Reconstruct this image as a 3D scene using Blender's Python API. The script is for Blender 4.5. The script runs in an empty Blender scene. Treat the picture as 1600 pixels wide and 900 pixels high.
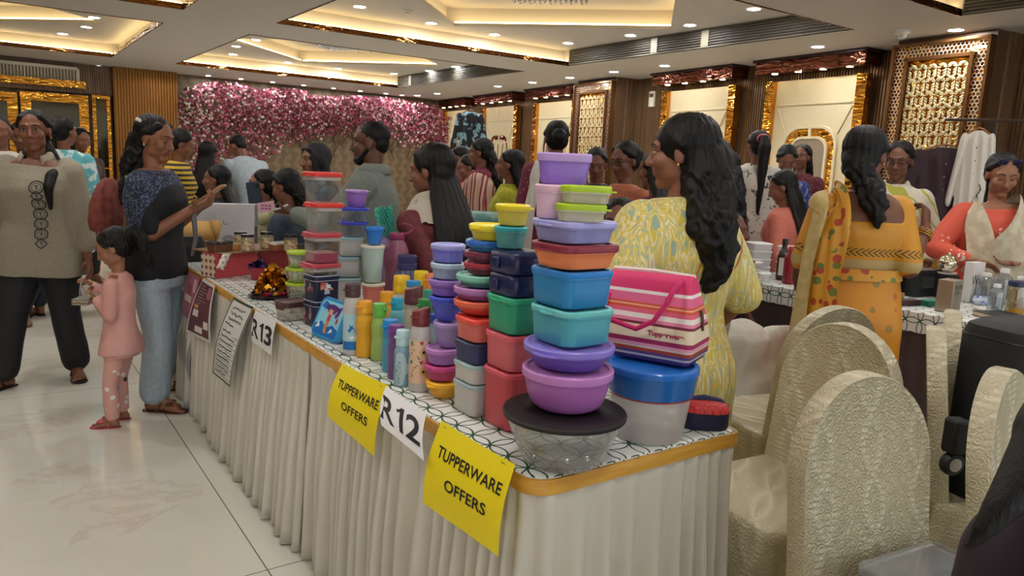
import bpy, bmesh, math, random
import numpy as np
from mathutils import Vector, Matrix
from mathutils.bvhtree import BVHTree
SC = bpy.context.scene
COL = SC.collection
random.seed(7)
R_ = math.radians
# ---------------------------------------------------------------- camera (solved from the room's vanishing points)
FPX = 1161.7
CAMZ = 1.38
def _dir(px, py):
    a = np.array([px - 800.0, 450.0 - py, -FPX]); return a / np.linalg.norm(a)
_Y = _dir(-22, 219); _X = _dir(2474, 335); _X = _X - _Y * (_X @ _Y); _X /= np.linalg.norm(_X); _Z = np.cross(_X, _Y)
ROT = np.stack([_X, _Y, _Z])
CAM = np.array([0.0, 0.0, CAMZ])
cd = bpy.data.cameras.new('camera'); cam = bpy.data.objects.new('camera', cd); COL.objects.link(cam)
cam.matrix_world = Matrix.Translation(CAM.tolist()) @ Matrix(ROT.tolist()).to_4x4()
cd.sensor_width = 36.0; cd.lens = FPX / 1600 * 36.0; cd.clip_start = 0.05; cd.clip_end = 100
SC.camera = cam
# ---------------------------------------------------------------- world, exposure
SC.view_settings.view_transform = 'Standard'; SC.view_settings.look = 'None'
SC.view_settings.gamma = 1.0; SC.view_settings.use_curve_mapping = False
SC.view_settings.exposure = 0.22
W = bpy.data.worlds.new('world'); SC.world = W; W.use_nodes = True
W.node_tree.nodes['Background'].inputs[0].default_value = (0.90, 0.95, 1.0, 1)
W.node_tree.nodes['Background'].inputs[1].default_value = 1.25
LAMP = 260.0      # downlight glow
COVE = 8.0       # LED strip glow
# ---------------------------------------------------------------- pixel to place helpers
def ray(px, py): return ROT @ np.array([px - 800.0, 450.0 - py, -FPX])
def at(px, py, d): return CAM + ray(px, py) * d / FPX
def gz(px, py, z):
    r = ray(px, py); return CAM + (z - CAM[2]) / r[2] * r
def gx(px, py, x):
    r = ray(px, py); return CAM + x / r[0] * r
def gy(px, py, y):
    r = ray(px, py); return CAM + y / r[1] * r
def depth_of(p): return float(-(ROT.T @ (np.array(p) - CAM))[2])
TOCAM = np.array([-0.577, -0.817]); IMR = np.array([0.817, -0.577])
def heading(phi):                       # 0 toward the viewer, 90 to the picture's right
    d = math.cos(R_(phi)) * TOCAM + math.sin(R_(phi)) * IMR
    return math.atan2(d[0], -d[1])      # rz that turns local -Y into d
# ---------------------------------------------------------------- colours and materials
def lin(c): return c / 12.92 if c <= 0.04045 else ((c + 0.055) / 1.055) ** 2.4
def hx(s):
    s = s.lstrip('#'); return tuple(lin(int(s[i:i + 2], 16) / 255) for i in (0, 2, 4)) + (1.0,)
class NT:
    def __init__(s, name):
        s.m = bpy.data.materials.new(name); s.m.use_nodes = True; s.t = s.m.node_tree; s.n = s.t.nodes
        s.b = s.n['Principled BSDF']; s.out = s.n['Material Output']
    def new(s, typ, **kw):
        n = s.n.new(typ)
        for k, v in kw.items(): setattr(n, k, v)
        return n
    def link(s, a, b): s.t.links.new(a, b)
    def put(s, sock, v):
        if isinstance(v, bpy.types.NodeSocket): s.link(v, sock)
        else: sock.default_value = v
    def math(s, op, a, b=0.0, c=0.0):
        n = s.new('ShaderNodeMath', operation=op)
        s.put(n.inputs[0], a); s.put(n.inputs[1], b); s.put(n.inputs[2], c); return n.outputs[0]
    def coord(s, kind='Object', scale=(1, 1, 1), rot=(0, 0, 0), loc=(0, 0, 0)):
        c = s.new('ShaderNodeTexCoord'); mp = s.new('ShaderNodeMapping')
        mp.inputs['Scale'].default_value = scale; mp.inputs['Rotation'].default_value = rot; mp.inputs['Location'].default_value = loc
        s.link(c.outputs[kind], mp.inputs[0]); return mp.outputs[0]
    def sep(s, v):
        n = s.new('ShaderNodeSeparateXYZ'); s.link(v, n.inputs[0]); return n.outputs
    def noise(s, v, scale, detail=3, rough=0.5, dist=0.0, col=False):
        n = s.new('ShaderNodeTexNoise'); s.link(v, n.inputs['Vector']); n.inputs['Scale'].default_value = scale
        n.inputs['Detail'].default_value = detail; n.inputs['Roughness'].default_value = rough; n.inputs['Distortion'].default_value = dist
        return n.outputs['Color' if col else 'Fac']
    def vor(s, v, scale, feature='F1', out='Distance', rnd=1.0):
        n = s.new('ShaderNodeTexVoronoi', feature=feature); s.link(v, n.inputs['Vector']); n.inputs['Scale'].default_value = scale
        n.inputs['Randomness'].default_value = rnd; return n.outputs[out]
    def wave(s, v, scale, dist=0.0, dscale=1.0, dirn='X', prof='SIN'):
        n = s.new('ShaderNodeTexWave', bands_direction=dirn, wave_profile=prof); s.link(v, n.inputs['Vector'])
        n.inputs['Scale'].default_value = scale; n.inputs['Distortion'].default_value = dist; n.inputs['Detail Scale'].default_value = dscale
        return n.outputs['Fac']
    def ramp(s, f, stops, interp='LINEAR'):
        n = s.new('ShaderNodeValToRGB'); n.color_ramp.interpolation = interp; e = n.color_ramp.elements
        while len(e) < len(stops): e.new(0.5)
        for i, (p, c) in enumerate(stops): e[i].position = p; e[i].color = hx(c) if isinstance(c, str) else c
        s.link(f, n.inputs[0]); return n.outputs['Color']
    def mix(s, f, a, b):
        n = s.new('ShaderNodeMix', data_type='RGBA'); s.put(n.inputs[0], f)
        s.put(n.inputs[6], hx(a) if isinstance(a, str) else a); s.put(n.inputs[7], hx(b) if isinstance(b, str) else b); return n.outputs[2]
    def bump(s, h, strength=0.3, dist=0.01):
        n = s.new('ShaderNodeBump'); s.link(h, n.inputs['Height']); n.inputs['Strength'].default_value = strength
        n.inputs['Distance'].default_value = dist; s.link(n.outputs[0], s.b.inputs['Normal'])
    def fin(s, col=None, rough=None, metal=None, **kw):
        if col is not None: s.put(s.b.inputs['Base Color'], hx(col) if isinstance(col, str) else col)
        if rough is not None: s.put(s.b.inputs['Roughness'], rough)
        if metal is not None: s.put(s.b.inputs['Metallic'], metal)
        for k, v in kw.items(): s.put(s.b.inputs[k.replace('_', ' ')], v)
        return s.m
_MC = {}
def mat(col, rough=0.5, metal=0.0, alpha=1.0, trans=0.0, bump=None, key=''):
    k = (col, rough, metal, alpha, trans, bump, key)
    if k in _MC: return _MC[k]
    t = NT('plain_' + col.strip('#')); t.fin(col, rough, metal)
    if alpha < 1: t.b.inputs['Alpha'].default_value = alpha
    if trans: t.b.inputs['Transmission Weight'].default_value = trans
    if bump:
        v = t.coord(); t.bump(t.noise(v, bump[0], 4, 0.6), bump[1], 0.01)
    _MC[k] = t.m; return t.m
def plastic(col, rough=0.32):           # opaque household plastic with a faint mottling
    k = ('pl', col, rough)
    if k in _MC: return _MC[k]
    t = NT('plastic_' + col.strip('#')); v = t.coord()
    t.fin(t.mix(t.math('MULTIPLY', t.noise(v, 9.0, 2), 0.05), col, '#ffffff'), rough)
    t.b.inputs['Specular IOR Level'].default_value = 0.36
    _MC[k] = t.m; return t.m
def frosted(col, alpha=0.72, rough=0.35):     # cloudy see-through plastic
    k = ('fr', col, alpha)
    if k in _MC: return _MC[k]
    t = NT('frosted_' + col.strip('#')); v = t.coord()
    t.fin(t.mix(t.math('MULTIPLY', t.noise(v, 14.0, 2), 0.16), col, '#ffffff'), rough); t.b.inputs['Alpha'].default_value = alpha
    _MC[k] = t.m; return t.m
def clear(col='#ffffff', amount=0.12, rough=0.05):       # thin clear glass or plastic: mostly passes light, mirrors at grazing angles
    k = ('cl', col, amount)
    if k in _MC: return _MC[k]
    t = NT('clear_' + col.strip('#')); tr = t.new('ShaderNodeBsdfTransparent'); tr.inputs[0].default_value = hx(col)
    lw = t.new('ShaderNodeLayerWeight'); lw.inputs[0].default_value = 0.28
    f = t.math('MULTIPLY_ADD', lw.outputs['Facing'], 0.75, amount); f = t.math('MINIMUM', f, 0.9)
    mx = t.new('ShaderNodeMixShader'); t.link(f, mx.inputs[0]); t.link(tr.outputs[0], mx.inputs[1])
    gl = t.new('ShaderNodeBsdfGlossy'); gl.inputs['Roughness'].default_value = rough; gl.inputs[0].default_value = (0.75, 0.75, 0.75, 1)
    df = t.new('ShaderNodeBsdfDiffuse'); df.inputs[0].default_value = hx(col)
    m2 = t.new('ShaderNodeMixShader'); m2.inputs[0].default_value = 0.35; t.link(gl.outputs[0], m2.inputs[1]); t.link(df.outputs[0], m2.inputs[2])
    t.link(m2.outputs[0], mx.inputs[2]); t.link(mx.outputs[0], t.out.inputs[0])
    _MC[k] = t.m; return t.m
def glow(col, strength, name='lit'):
    t = NT(name); t.fin(col, 0.5); t.b.inputs['Emission Color'].default_value = hx(col); t.b.inputs['Emission Strength'].default_value = strength
    return t.m
# ---------------------------------------------------------------- objects
def tag(o, label=None, cat=None, group=None, kind=None):
    if label: o['label'] = label
    if cat: o['category'] = cat
    if group: o['group'] = group
    if kind: o['kind'] = kind
    return o
def thing(name, label, cat, loc=(0, 0, 0), rz=0.0, group=None):
    o = bpy.data.objects.new(name, None); COL.objects.link(o); o.empty_display_size = 0.05
    o.location = tuple(float(c) for c in loc); o.rotation_euler = (0, 0, rz)
    return tag(o, label, cat, group)
def copy_tree(o, parent=None):
    c = o.copy(); COL.objects.link(c)
    if parent: c.parent = parent
    for ch in o.children: copy_tree(ch, c)
    return c
class MB:
    def __init__(s): s.v = []; s.f = []; s.m = []; s.off = 0
    def add(s, vs, fs, m=0):
        o = len(s.v); s.v.extend([tuple(float(c) for c in v) for v in vs]); s.f.extend([tuple(i + o for i in f) for f in fs]); s.m.extend([m] * len(fs)); return s
    def box(s, c, size, m=0, rz=0.0, mx=None):
        hx_, hy, hz = size[0] / 2, size[1] / 2, size[2] / 2
        vs = [(x, y, z) for z in (-hz, hz) for y in (-hy, hy) for x in (-hx_, hx_)]
        if mx is not None: vs = [tuple((mx @ Vector(v)) + Vector(c)) for v in vs]
        else:
            ca, sa = math.cos(rz), math.sin(rz); vs = [(c[0] + x * ca - y * sa, c[1] + x * sa + y * ca, c[2] + z) for x, y, z in vs]
        return s.add(vs, [(0, 2, 3, 1), (4, 5, 7, 6), (0, 1, 5, 4), (1, 3, 7, 5), (3, 2, 6, 7), (2, 0, 4, 6)], m)
    def loft(s, rings, m=0, cap=(True, True), closed=True):
        n = len(rings[0]); vs = [p for r in rings for p in r]; fs = []
        k = n if closed else n - 1
        for i in range(len(rings) - 1):
            for j in range(k):
                a = i * n + j; b = i * n + (j + 1) % n; fs.append((a, b, b + n, a + n))
        if cap[0]: fs.append(tuple(range(n - 1, -1, -1)))
        if cap[1]: fs.append(tuple((len(rings) - 1) * n + j for j in range(n)))
        return s.add(vs, fs, m)
    def lathe(s, prof, n=32, c=(0, 0, 0), m=0, cap=(True, True), sy=1.0):
        return s.loft([[(c[0] + r * math.cos(2 * math.pi * j / n), c[1] + sy * r * math.sin(2 * math.pi * j / n), c[2] + z) for j in range(n)] for r, z in prof], m, cap)
    def tube(s, pts, r, n=8, m=0, closed=False, cap=True):
        pts = [Vector(p) for p in pts]; rs = r if isinstance(r, (list, tuple)) else [r] * len(pts); rings = []
        up = None
        for i, p in enumerate(pts):
            if closed: t = pts[(i + 1) % len(pts)] - pts[i - 1]
            else: t = pts[min(i + 1, len(pts) - 1)] - pts[max(i - 1, 0)]
            t.normalize()
            if up is None: up = t.orthogonal().normalized()
            else: up = (up - t * up.dot(t)); up = up.normalized() if up.length > 1e-6 else t.orthogonal().normalized()
            w = t.cross(up); rings.append([tuple(p + (up * math.cos(2 * math.pi * j / n) + w * math.sin(2 * math.pi * j / n)) * rs[i]) for j in range(n)])
        if closed: rings.append(rings[0])
        return s.loft(rings, m, (cap and not closed, cap and not closed))
    def ell(s, c, r, n=14, m=0, mx=None):
        rings = []; k = max(6, n // 2)
        for i in range(1, k):
            t = math.pi * i / k; rings.append([(r[0] * math.sin(t) * math.cos(2 * math.pi * j / n), r[1] * math.sin(t) * math.sin(2 * math.pi * j / n), -r[2] * math.cos(t)) for j in range(n)])
        f = (lambda p: Vector(p) + Vector(c)) if mx is None else (lambda p: mx @ Vector(p) + Vector(c))
        return s.loft([[tuple(f(p)) for p in rg] for rg in rings], m)
    def cap(s, a, b, ra, rb, n=14, m=0):        # tapered capsule
        a = Vector(a); b = Vector(b); t = b - a; L = t.length
        if L < 1e-5: return s.ell(a, (ra, ra, ra), n, m)
        t.normalize(); u = t.orthogonal().normalized(); w = t.cross(u); rings = []
        def rg(p, r): rings.append([tuple(p + (u * math.cos(2 * math.pi * j / n) + w * math.sin(2 * math.pi * j / n)) * r) for j in range(n)])
        for q in (80, 55, 28): rg(a - t * ra * math.sin(R_(q)), ra * math.cos(R_(q)))
        rg(a, ra); rg(b, rb)
        for q in (28, 55, 80): rg(b + t * rb * math.sin(R_(q)), rb * math.cos(R_(q)))
        return s.loft(rings, m)
    def mesh(s, name):
        me = bpy.data.meshes.new(name); me.from_pydata(s.v, [], s.f); me.update(); return me
    def build(s, name, mats, parent=None, loc=None, ang=40, bevel=0.0, rz=0.0, seg=2):
        me = s.mesh(name); mats = mats if isinstance(mats, (list, tuple)) else [mats]
        for mm in mats: me.materials.append(mm)
        me.polygons.foreach_set('material_index', s.m)
        bm = bmesh.new(); bm.from_mesh(me); bmesh.ops.recalc_face_normals(bm, faces=bm.faces); bm.to_mesh(me); bm.free()
        me.polygons.foreach_set('use_smooth', [True] * len(me.polygons)); me.set_sharp_from_angle(angle=R_(ang))
        o = bpy.data.objects.new(name, me); COL.objects.link(o)
        if parent: o.parent = parent
        if loc is not None: o.location = tuple(float(c) for c in loc)
        if rz: o.rotation_euler = (0, 0, rz)
        if bevel:
            b = o.modifiers.new('bevel', 'BEVEL'); b.width = bevel; b.segments = seg; b.limit_method = 'ANGLE'; b.angle_limit = R_(40)
        return o
def rrect(w, d, r, z, n=6, c=(0, 0)):
    r = min(r, w / 2 - 1e-4, d / 2 - 1e-4); pts = []
    for (sx, sy, a0) in ((1, 1, 0), (-1, 1, 90), (-1, -1, 180), (1, -1, 270)):
        for k in range(n + 1):
            a = R_(a0 + 90 * k / n); pts.append((c[0] + sx * (w / 2 - r) + r * math.cos(a), c[1] + sy * (d / 2 - r) + r * math.sin(a), z))
    return pts
def remesh(mb, voxel, smooth=3, fac=0.5):
    me = mb.mesh('tmp'); o = bpy.data.objects.new('tmp', me); COL.objects.link(o)
    r = o.modifiers.new('r', 'REMESH'); r.mode = 'VOXEL'; r.voxel_size = voxel
    if smooth: q = o.modifiers.new('s', 'SMOOTH'); q.iterations = smooth; q.factor = fac
    dg = bpy.context.evaluated_depsgraph_get(); dg.update()
    res = bpy.data.meshes.new_from_object(o.evaluated_get(dg))
    bpy.data.objects.remove(o); bpy.data.meshes.remove(me)
    res.polygons.foreach_set('use_smooth', [True] * len(res.polygons)); return res
def link(name, me, mats, parent=None):
    mats = mats if isinstance(mats, (list, tuple)) else [mats]; me.name = name; me.materials.clear()
    for mm in mats: me.materials.append(mm)
    o = bpy.data.objects.new(name, me); COL.objects.link(o)
    if parent: o.parent = parent
    return o
def coords(me):
    a = np.empty(len(me.vertices) * 3, 'f'); me.vertices.foreach_get('co', a); return a.reshape(-1, 3)
def norms(me):
    a = np.empty(len(me.vertices) * 3, 'f'); me.vertex_normals.foreach_get('vector', a); return a.reshape(-1, 3)
def setco(me, a): me.vertices.foreach_set('co', a.astype('f').ravel()); me.update()
def text_mesh(body, size, extrude=0.0, embolden=0.0, align='CENTER', sx=1.0):
    cu = bpy.data.curves.new('t', 'FONT'); cu.body = body; cu.size = size; cu.align_x = align; cu.align_y = 'CENTER'; cu.offset = embolden; cu.resolution_u = 4
    o = bpy.data.objects.new('t', cu); COL.objects.link(o); dg = bpy.context.evaluated_depsgraph_get(); dg.update()
    me = bpy.data.meshes.new_from_object(o.evaluated_get(dg)); v = coords(me).copy(); f = [tuple(p.vertices) for p in me.polygons]
    bpy.data.objects.remove(o); bpy.data.curves.remove(cu); bpy.data.meshes.remove(me)
    v[:, 0] *= sx; return v, f
def bvh_of(o):
    me = o.data; return BVHTree.FromPolygons([v.co.copy() for v in me.vertices], [tuple(p.vertices) for p in me.polygons])
# ================================================================ THE SETTING
def m_marble():
    t = NT('polished_marble_floor'); v = t.coord('Object')
    n1 = t.noise(v, 0.75, 5, 0.6, 1.6); n2 = t.noise(v, 2.2, 6, 0.6, 2.5)
    base = t.ramp(n1, [(0.25, '#d2cec0'), (0.45, '#e0ddd2'), (0.62, '#dbd7ca'), (0.8, '#cdc7b5')])
    vein = t.math('ABSOLUTE', t.math('SUBTRACT', n2, 0.5)); vein = t.math('SUBTRACT', 1.0, t.math('MULTIPLY', vein, 14.0)); vein = t.math('MAXIMUM', vein, 0.0)
    big = t.math('GREATER_THAN', t.noise(v, 0.9, 2), 0.52)
    c = t.mix(t.math('MULTIPLY', t.math('MULTIPLY', vein, 0.22), big), base, '#a88f62')
    x, y, z = t.sep(v)
    def seam(a, off, pitch):
        q = t.math('FRACT', t.math('DIVIDE', t.math('SUBTRACT', a, off), pitch)); q = t.math('MINIMUM', q, t.math('SUBTRACT', 1.0, q)); return t.math('LESS_THAN', q, 0.0022 / pitch)
    g = t.math('MAXIMUM', seam(x, 0.695 - 1.2 * 9, 1.2), seam(y, 2.33 - 2.4 * 5, 2.4))
    return t.fin(t.mix(g, c, '#6f6a5c'), 0.07)
def m_slat():
    t = NT('brown_ribbed_panelling'); v = t.coord('Object', (8, 8, 0.6))
    return t.fin(t.ramp(t.noise(v, 3, 4), [(0.3, '#5f4733'), (0.7, '#86684a')]), 0.34, 0.25)
def m_crinkle(name, col, rough=0.1, scale=(2.2, 2.2, 9)):
    t = NT(name); v = t.coord('Object', scale); n = t.noise(v, 1.4, 2, 0.5, 0.8); t.bump(n, 0.9, 0.06)
    return t.fin(col, rough, 1.0)
def m_damask(name, base, high):
    t = NT(name); v = t.coord('Object'); x, y, z = t.sep(v)
    u = t.math('MULTIPLY', x, 30.0); w = t.math('MULTIPLY', z, 22.0)
    f = t.math('ADD', t.math('SINE', t.math('ADD', u, t.math('MULTIPLY', t.math('SINE', w), 1.1))), t.math('MULTIPLY', t.math('SINE', t.math('MULTIPLY', w, 2.0)), 0.6))
    f = t.math('MULTIPLY_ADD', f, 0.25, t.math('MULTIPLY', t.noise(v, 22, 3), 0.9))
    return t.fin(t.ramp(f, [(0.35, base), (0.6, high)]), 0.55)
M_CEIL = mat('#bdb6ab', 0.6, bump=(60, 0.02)); M_CREAM = mat('#d9cba4', 0.45); M_COVE = mat('#efe6cc', 0.6)
M_SLAT = m_slat(); M_GOLD = m_crinkle('gold_mirror_sheet', '#d99a3c'); M_ROSE = m_crinkle('rose_gold_mirror_sheet', '#8d5646', 0.12)
M_TRIM = m_crinkle('brown_gold_trim', '#6b4320', 0.15); M_LED = glow('#ffe2a6', COVE, 'warm_led_strip'); M_LENS = glow('#fbfcff', LAMP, 'downlight_lens')
M_BEZ = mat('#e8e4dc', 0.35); M_DKGRILLE = mat('#231f1a', 0.6); M_GRILLE = mat('#625d50', 0.75)
CH = 2.70; UP = 2.90
b = MB(); b.box((3.0, 6.6, -0.05), (15, 20, 0.1)); tag(b.build('floor', m_marble()), kind='structure', label='polished cream marble floor')
CX = [(-2.4, 1.62), (2.51, 6.37)]; CY = [(-1.0, 3.06), (3.95, 7.95), (8.95, 13.0)]
XL, XR, YB, YF = -3.8, 10.2, -3.0, 15.2
b = MB(); T = 0.05
ys = [YB] + [v for p in CY for v in p] + [YF]
for i in range(0, len(ys) - 1):
    if i % 2 == 0: b.box(((XL + XR) / 2, (ys[i] + ys[i + 1]) / 2, CH + T / 2), (XR - XL, ys[i + 1] - ys[i], T))
    else:
        for x0, x1 in ((XL, CX[0][0]), (CX[0][1], CX[1][0]), (CX[1][1], XR)): b.box(((x0 + x1) / 2, (ys[i] + ys[i + 1]) / 2, CH + T / 2), (x1 - x0, ys[i + 1] - ys[i], T))
LEDGE = 0.12; HD = 1.7; TOPZ = 3.12
coffers = []
for x0, x1 in CX:
    for y0, y1 in CY:
        ex1 = x1 if x0 > 0 else x1 + LEDGE
        X0, X1, Y0, Y1 = x0 - LEDGE, ex1, y0 - LEDGE, y1 + LEDGE
        cx, cy = (x0 + x1) / 2, (y0 + y1) / 2; coffers.append((cx, cy, x0, x1, y0, y1))
        for a, c in (((X0, Y0), (X1, Y0)), ((X1, Y0), (X1, Y1)), ((X1, Y1), (X0, Y1)), ((X0, Y1), (X0, Y0))):
            b.add([(a[0], a[1], CH + T), (c[0], c[1], CH + T), (c[0], c[1], UP), (a[0], a[1], UP)], [(0, 1, 2, 3)])
        if X1 == x1: b.add([(x1, Y0, CH), (x1, Y1, CH), (x1, Y1, CH + T), (x1, Y0, CH + T)], [(0, 1, 2, 3)])
        d = [(cx + HD, cy), (cx, cy + HD), (cx - HD, cy), (cx, cy - HD)]
        mids = [(X1, cy), (cx, Y1), (X0, cy), (cx, Y0)]; cor = [(X1, Y1), (X0, Y1), (X0, Y0), (X1, Y0)]
        for k in range(4):
            k2 = (k + 1) % 4
            b.add([(*mids[k], UP), (*cor[k], UP), (*mids[k2], UP), (*d[k2], UP), (*d[k], UP)], [(0, 1, 2, 3, 4)])
        # tray: lip, ledge, walls and lid
        lip = [(*q, UP) for q in d]; lip2 = [(*q, UP + 0.035) for q in d]
        g = 1 + 0.12 / HD * 1.4; wid = [(cx + (q[0] - cx) * g, cy + (q[1] - cy) * g, UP + 0.035) for q in d]; wtop = [(w[0], w[1], TOPZ) for w in wid]
        b.loft([lip, lip2, wid, wtop], 0, (False, True))
tag(b.build('ceiling', M_CEIL), kind='structure', label='cream ceiling with recessed square coffers and diamond trays')
k = 0
for cx, cy, x0, x1, y0, y1 in coffers:
    k += 1; b = MB(); h = 0.055; t_ = 0.012
    b.box((cx, y1 - t_ / 2, CH + h / 2 - 0.006), (x1 - x0, t_, h)); b.box((cx, y0 + t_ / 2, CH + h / 2 - 0.006), (x1 - x0, t_, h))
    b.box((x0 + t_ / 2, cy, CH + h / 2 - 0.006), (t_, y1 - y0, h))
    if x0 < 0: b.box((x1 - t_ / 2, cy, CH + h / 2 - 0.006), (t_, y1 - y0, h))
    tr = tag(b.build('trim_%d' % k, M_TRIM), kind='structure')
    s = MB(); z = CH + T + 0.012
    s.box((cx, y1 + LEDGE * 0.45, z), (x1 - x0, 0.03, 0.014)); s.box((cx, y0 - LEDGE * 0.45, z), (x1 - x0, 0.03, 0.014)); s.box((x0 - LEDGE * 0.45, cy, z), (0.03, y1 - y0, 0.014))
    if x0 < 0: s.box((x1 + LEDGE * 0.45, cy, z), (0.03, y1 - y0, 0.014))
    s.build('led_strip', M_LED, tr)
    s = MB(); rr = HD + 0.07
    q = [(cx + rr, cy), (cx, cy + rr), (cx - rr, cy), (cx, cy - rr)]
    for i in range(4):
        a, c = q[i], q[(i + 1) % 4]; mx = ((a[0] + c[0]) / 2, (a[1] + c[1]) / 2, UP + 0.05)
        s.box(mx, (math.dist(a, c) * 0.97, 0.03, 0.014), rz=math.atan2(c[1] - a[1], c[0] - a[0]))
    s.build('led_strip', M_LED, tr)
# crystal chandeliers in the trays
M_CRY = clear('#dfeaf5', 0.45, 0.05)
def chandelier(cx, cy, label):
    t = thing('crystal_chandelier', label, 'chandelier', (cx, cy, TOPZ), R_(45), 'crystal chandeliers in the ceiling trays')
    b = MB(); b.box((0, 0, -0.012), (0.82, 0.82, 0.022)); b.build('ceiling_plate', mat('#c8c8c8', 0.15, 1.0), t, bevel=0.003)
    b = MB(); rnd = random.Random(5)
    for i in range(15):
        for j in range(15):
            x = -0.36 + 0.72 * i / 14; y = -0.36 + 0.72 * j / 14; L = 4 + (i + j) % 2
            for m in range(L):
                z = -0.036 - 0.026 * m
                b.add([(x + 0.010, y, z), (x, y + 0.010, z), (x - 0.010, y, z), (x, y - 0.010, z), (x, y, z + 0.013), (x, y, z - 0.013)], [(0, 1, 4), (1, 2, 4), (2, 3, 4), (3, 0, 4), (1, 0, 5), (2, 1, 5), (3, 2, 5), (0, 3, 5)])
    b.build('crystal_drops', M_CRY, t, ang=5)
    b = MB()
    for x in (-0.2, 0.2):
        for y in (-0.2, 0.2): b.lathe([(0.028, -0.026), (0.028, -0.0235)], 12, (x, y, 0))
    b.build('light', glow('#dfe9ff', 14, 'cool_led'), t)
for (cx, cy, *_), lab in zip(coffers, ['crystal chandelier in the unseen near tray on the aisle side', 'crystal chandelier in the tray of the near aisle coffer', 'crystal chandelier in the tray of the coffer near the gold mirror doors',
        'crystal chandelier in the tray nearest the viewer by the fretwork pillar', 'crystal chandelier in the big middle tray, cut by the top edge', 'crystal chandelier in the far tray in front of the flower wall']):
    if cy > 3: chandelier(cx, cy, lab)
# ceiling AC slot grilles on the coffer sides
def grille(y0, y1, label):
    x = CX[1][1] - 0.012; t = thing('air_grille', label, 'air vent', (x, (y0 + y1) / 2, CH + 0.1), 0, 'slot grilles on the coffer sides'); L = y1 - y0 - 0.06
    b = MB(); b.box((0.004, 0, 0), (0.008, L, 0.17)); b.build('backing', M_DKGRILLE, t)
    b = MB()
    for z in (-0.09, 0.09): b.box((-0.006, 0, z), (0.02, L, 0.012))
    for y in (-L / 2, L / 2): b.box((-0.006, y, 0), (0.02, 0.012, 0.19))
    b.build('frame', M_GRILLE, t)
    b = MB()
    for i in range(6): b.box((-0.008, 0, -0.068 + 0.027 * i), (0.018, L, 0.006), mx=Matrix.Rotation(R_(25), 3, 'Y'))
    b.build('slats', M_GRILLE, t)
    for y in (0.22, -0.16) if y0 < 5 else (0.75,):
        b = MB(); b.box((-0.014, y * L / 2, 0), (0.01, 0.10, 0.165)); b.build('access_cover', mat('#77715f', 0.5), t)
grille(3.95, 7.95, 'long dark slot air grille on the side of the middle coffer'); grille(8.95, 13.0, 'dark slot air grille on the side of the far coffer'); grille(-1.0, 3.06, 'slot air grille at the top right corner above the fretwork pillar')
# downlights
def downlight(p, z, label, group, r=0.055):
    t = thing('downlight', label, 'ceiling light', (p[0], p[1], z), 0, group)
    b = MB(); b.lathe([(r, 0.0), (r + 0.004, -0.006), (r + 0.02, -0.007), (r + 0.022, 0.0)], 28, cap=(False, False)); b.build('bezel', M_BEZ, t)
    b = MB(); b.lathe([(r, -0.0005), (r, -0.004)], 28); b.build('lens', M_LENS, t)
    return t
SETS = [('round recessed downlight in the middle coffer ceiling', 'downlights of the middle coffer', UP, [(562, 10), (674, 36), (773, 53.6), (887.6, 67), (985, 55), (1078, 39), (1178, 13.6)]),
        ('round recessed downlight in the far coffer before the flower wall', 'downlights of the far coffer', UP, [(400, 62), (369, 72), (364, 84.6), (450, 97.5), (528, 107), (615.6, 115), (670.7, 110.6), (711.6, 104)]),
        ('round recessed downlight in the coffer above the gold mirror doors', 'downlights of the aisle coffer', UP, [(147, 27), (135, 42), (98, 52.5)]),
        ('round recessed downlight in the flat ceiling along the panelled wall', 'downlights along the panelled wall', CH, [(652, 149), (683, 146), (778, 134.6), (832, 128.6), (890.5, 121), (959, 112), (1038.7, 102.4), (1278, 72.6), (1493.7, 46.4)])]
for lab, grp, z, pts in SETS:
    for p in pts: downlight(gz(*p, z), z, lab, grp)
# further lights of the same coffers that stand outside or just above the frame
for p in ((5.6, 1.2), (3.4, 1.8), (3.4, 0.2), (4.4, 2.6), (0.9, 1.6), (-0.6, 2.3), (0.9, 0.2), (-1.6, 1.2)): downlight(p, UP, 'round recessed downlight in a coffer over the near end of the hall', 'downlights over the near end of the hall')
for p in ((0.9, 6.9), (-0.4, 7.1), (-0.4, 4.8), (0.9, 4.9), (3.1, 5.0), (4.9, 4.4)): downlight(p, UP, 'round recessed downlight of the coffer row just above the picture', 'downlights just above the picture')
# emergency light, smoke detector, camera dome
p = gz(154, 101, CH); t = thing('emergency_spot', 'tiny bluish ceiling spot beside the ribbed column', 'ceiling light', p)
b = MB(); b.lathe([(0.05, 0), (0.05, -0.012), (0.03, -0.02), (0.03, 0)], 16, cap=(False, False)); b.build('housing', M_BEZ, t)
b = MB(); b.lathe([(0.03, -0.002), (0.029, -0.015)], 16); b.build('lens', glow('#cfe0ff', 6, 'blue_white_spot'), t)
p = gz(637, 16, UP); t = thing('smoke_detector', 'round white smoke detector on the coffer ceiling', 'smoke detector', p)
b = MB(); b.lathe([(0.055, 0), (0.055, -0.012), (0.045, -0.018)], 24); b.build('base', mat('#d8d2c6', 0.5), t)
b = MB(); b.lathe([(0.036, -0.018), (0.034, -0.036), (0.022, -0.042)], 24); b.build('sensor_head', mat('#c9c1b2', 0.5), t)
p = gz(1410, 47, CH); t = thing('security_camera', 'white dome security camera above the fretwork pillar', 'camera', p)
b = MB(); b.lathe([(0.062, 0), (0.062, -0.03), (0.05, -0.036)], 24); b.build('base', mat('#e2ddd2', 0.4), t)
b = MB(); b.ell((0, 0, -0.036), (0.042, 0.042, 0.045), 18); b.build('dome', mat('#cfc9be', 0.15), t)
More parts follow.
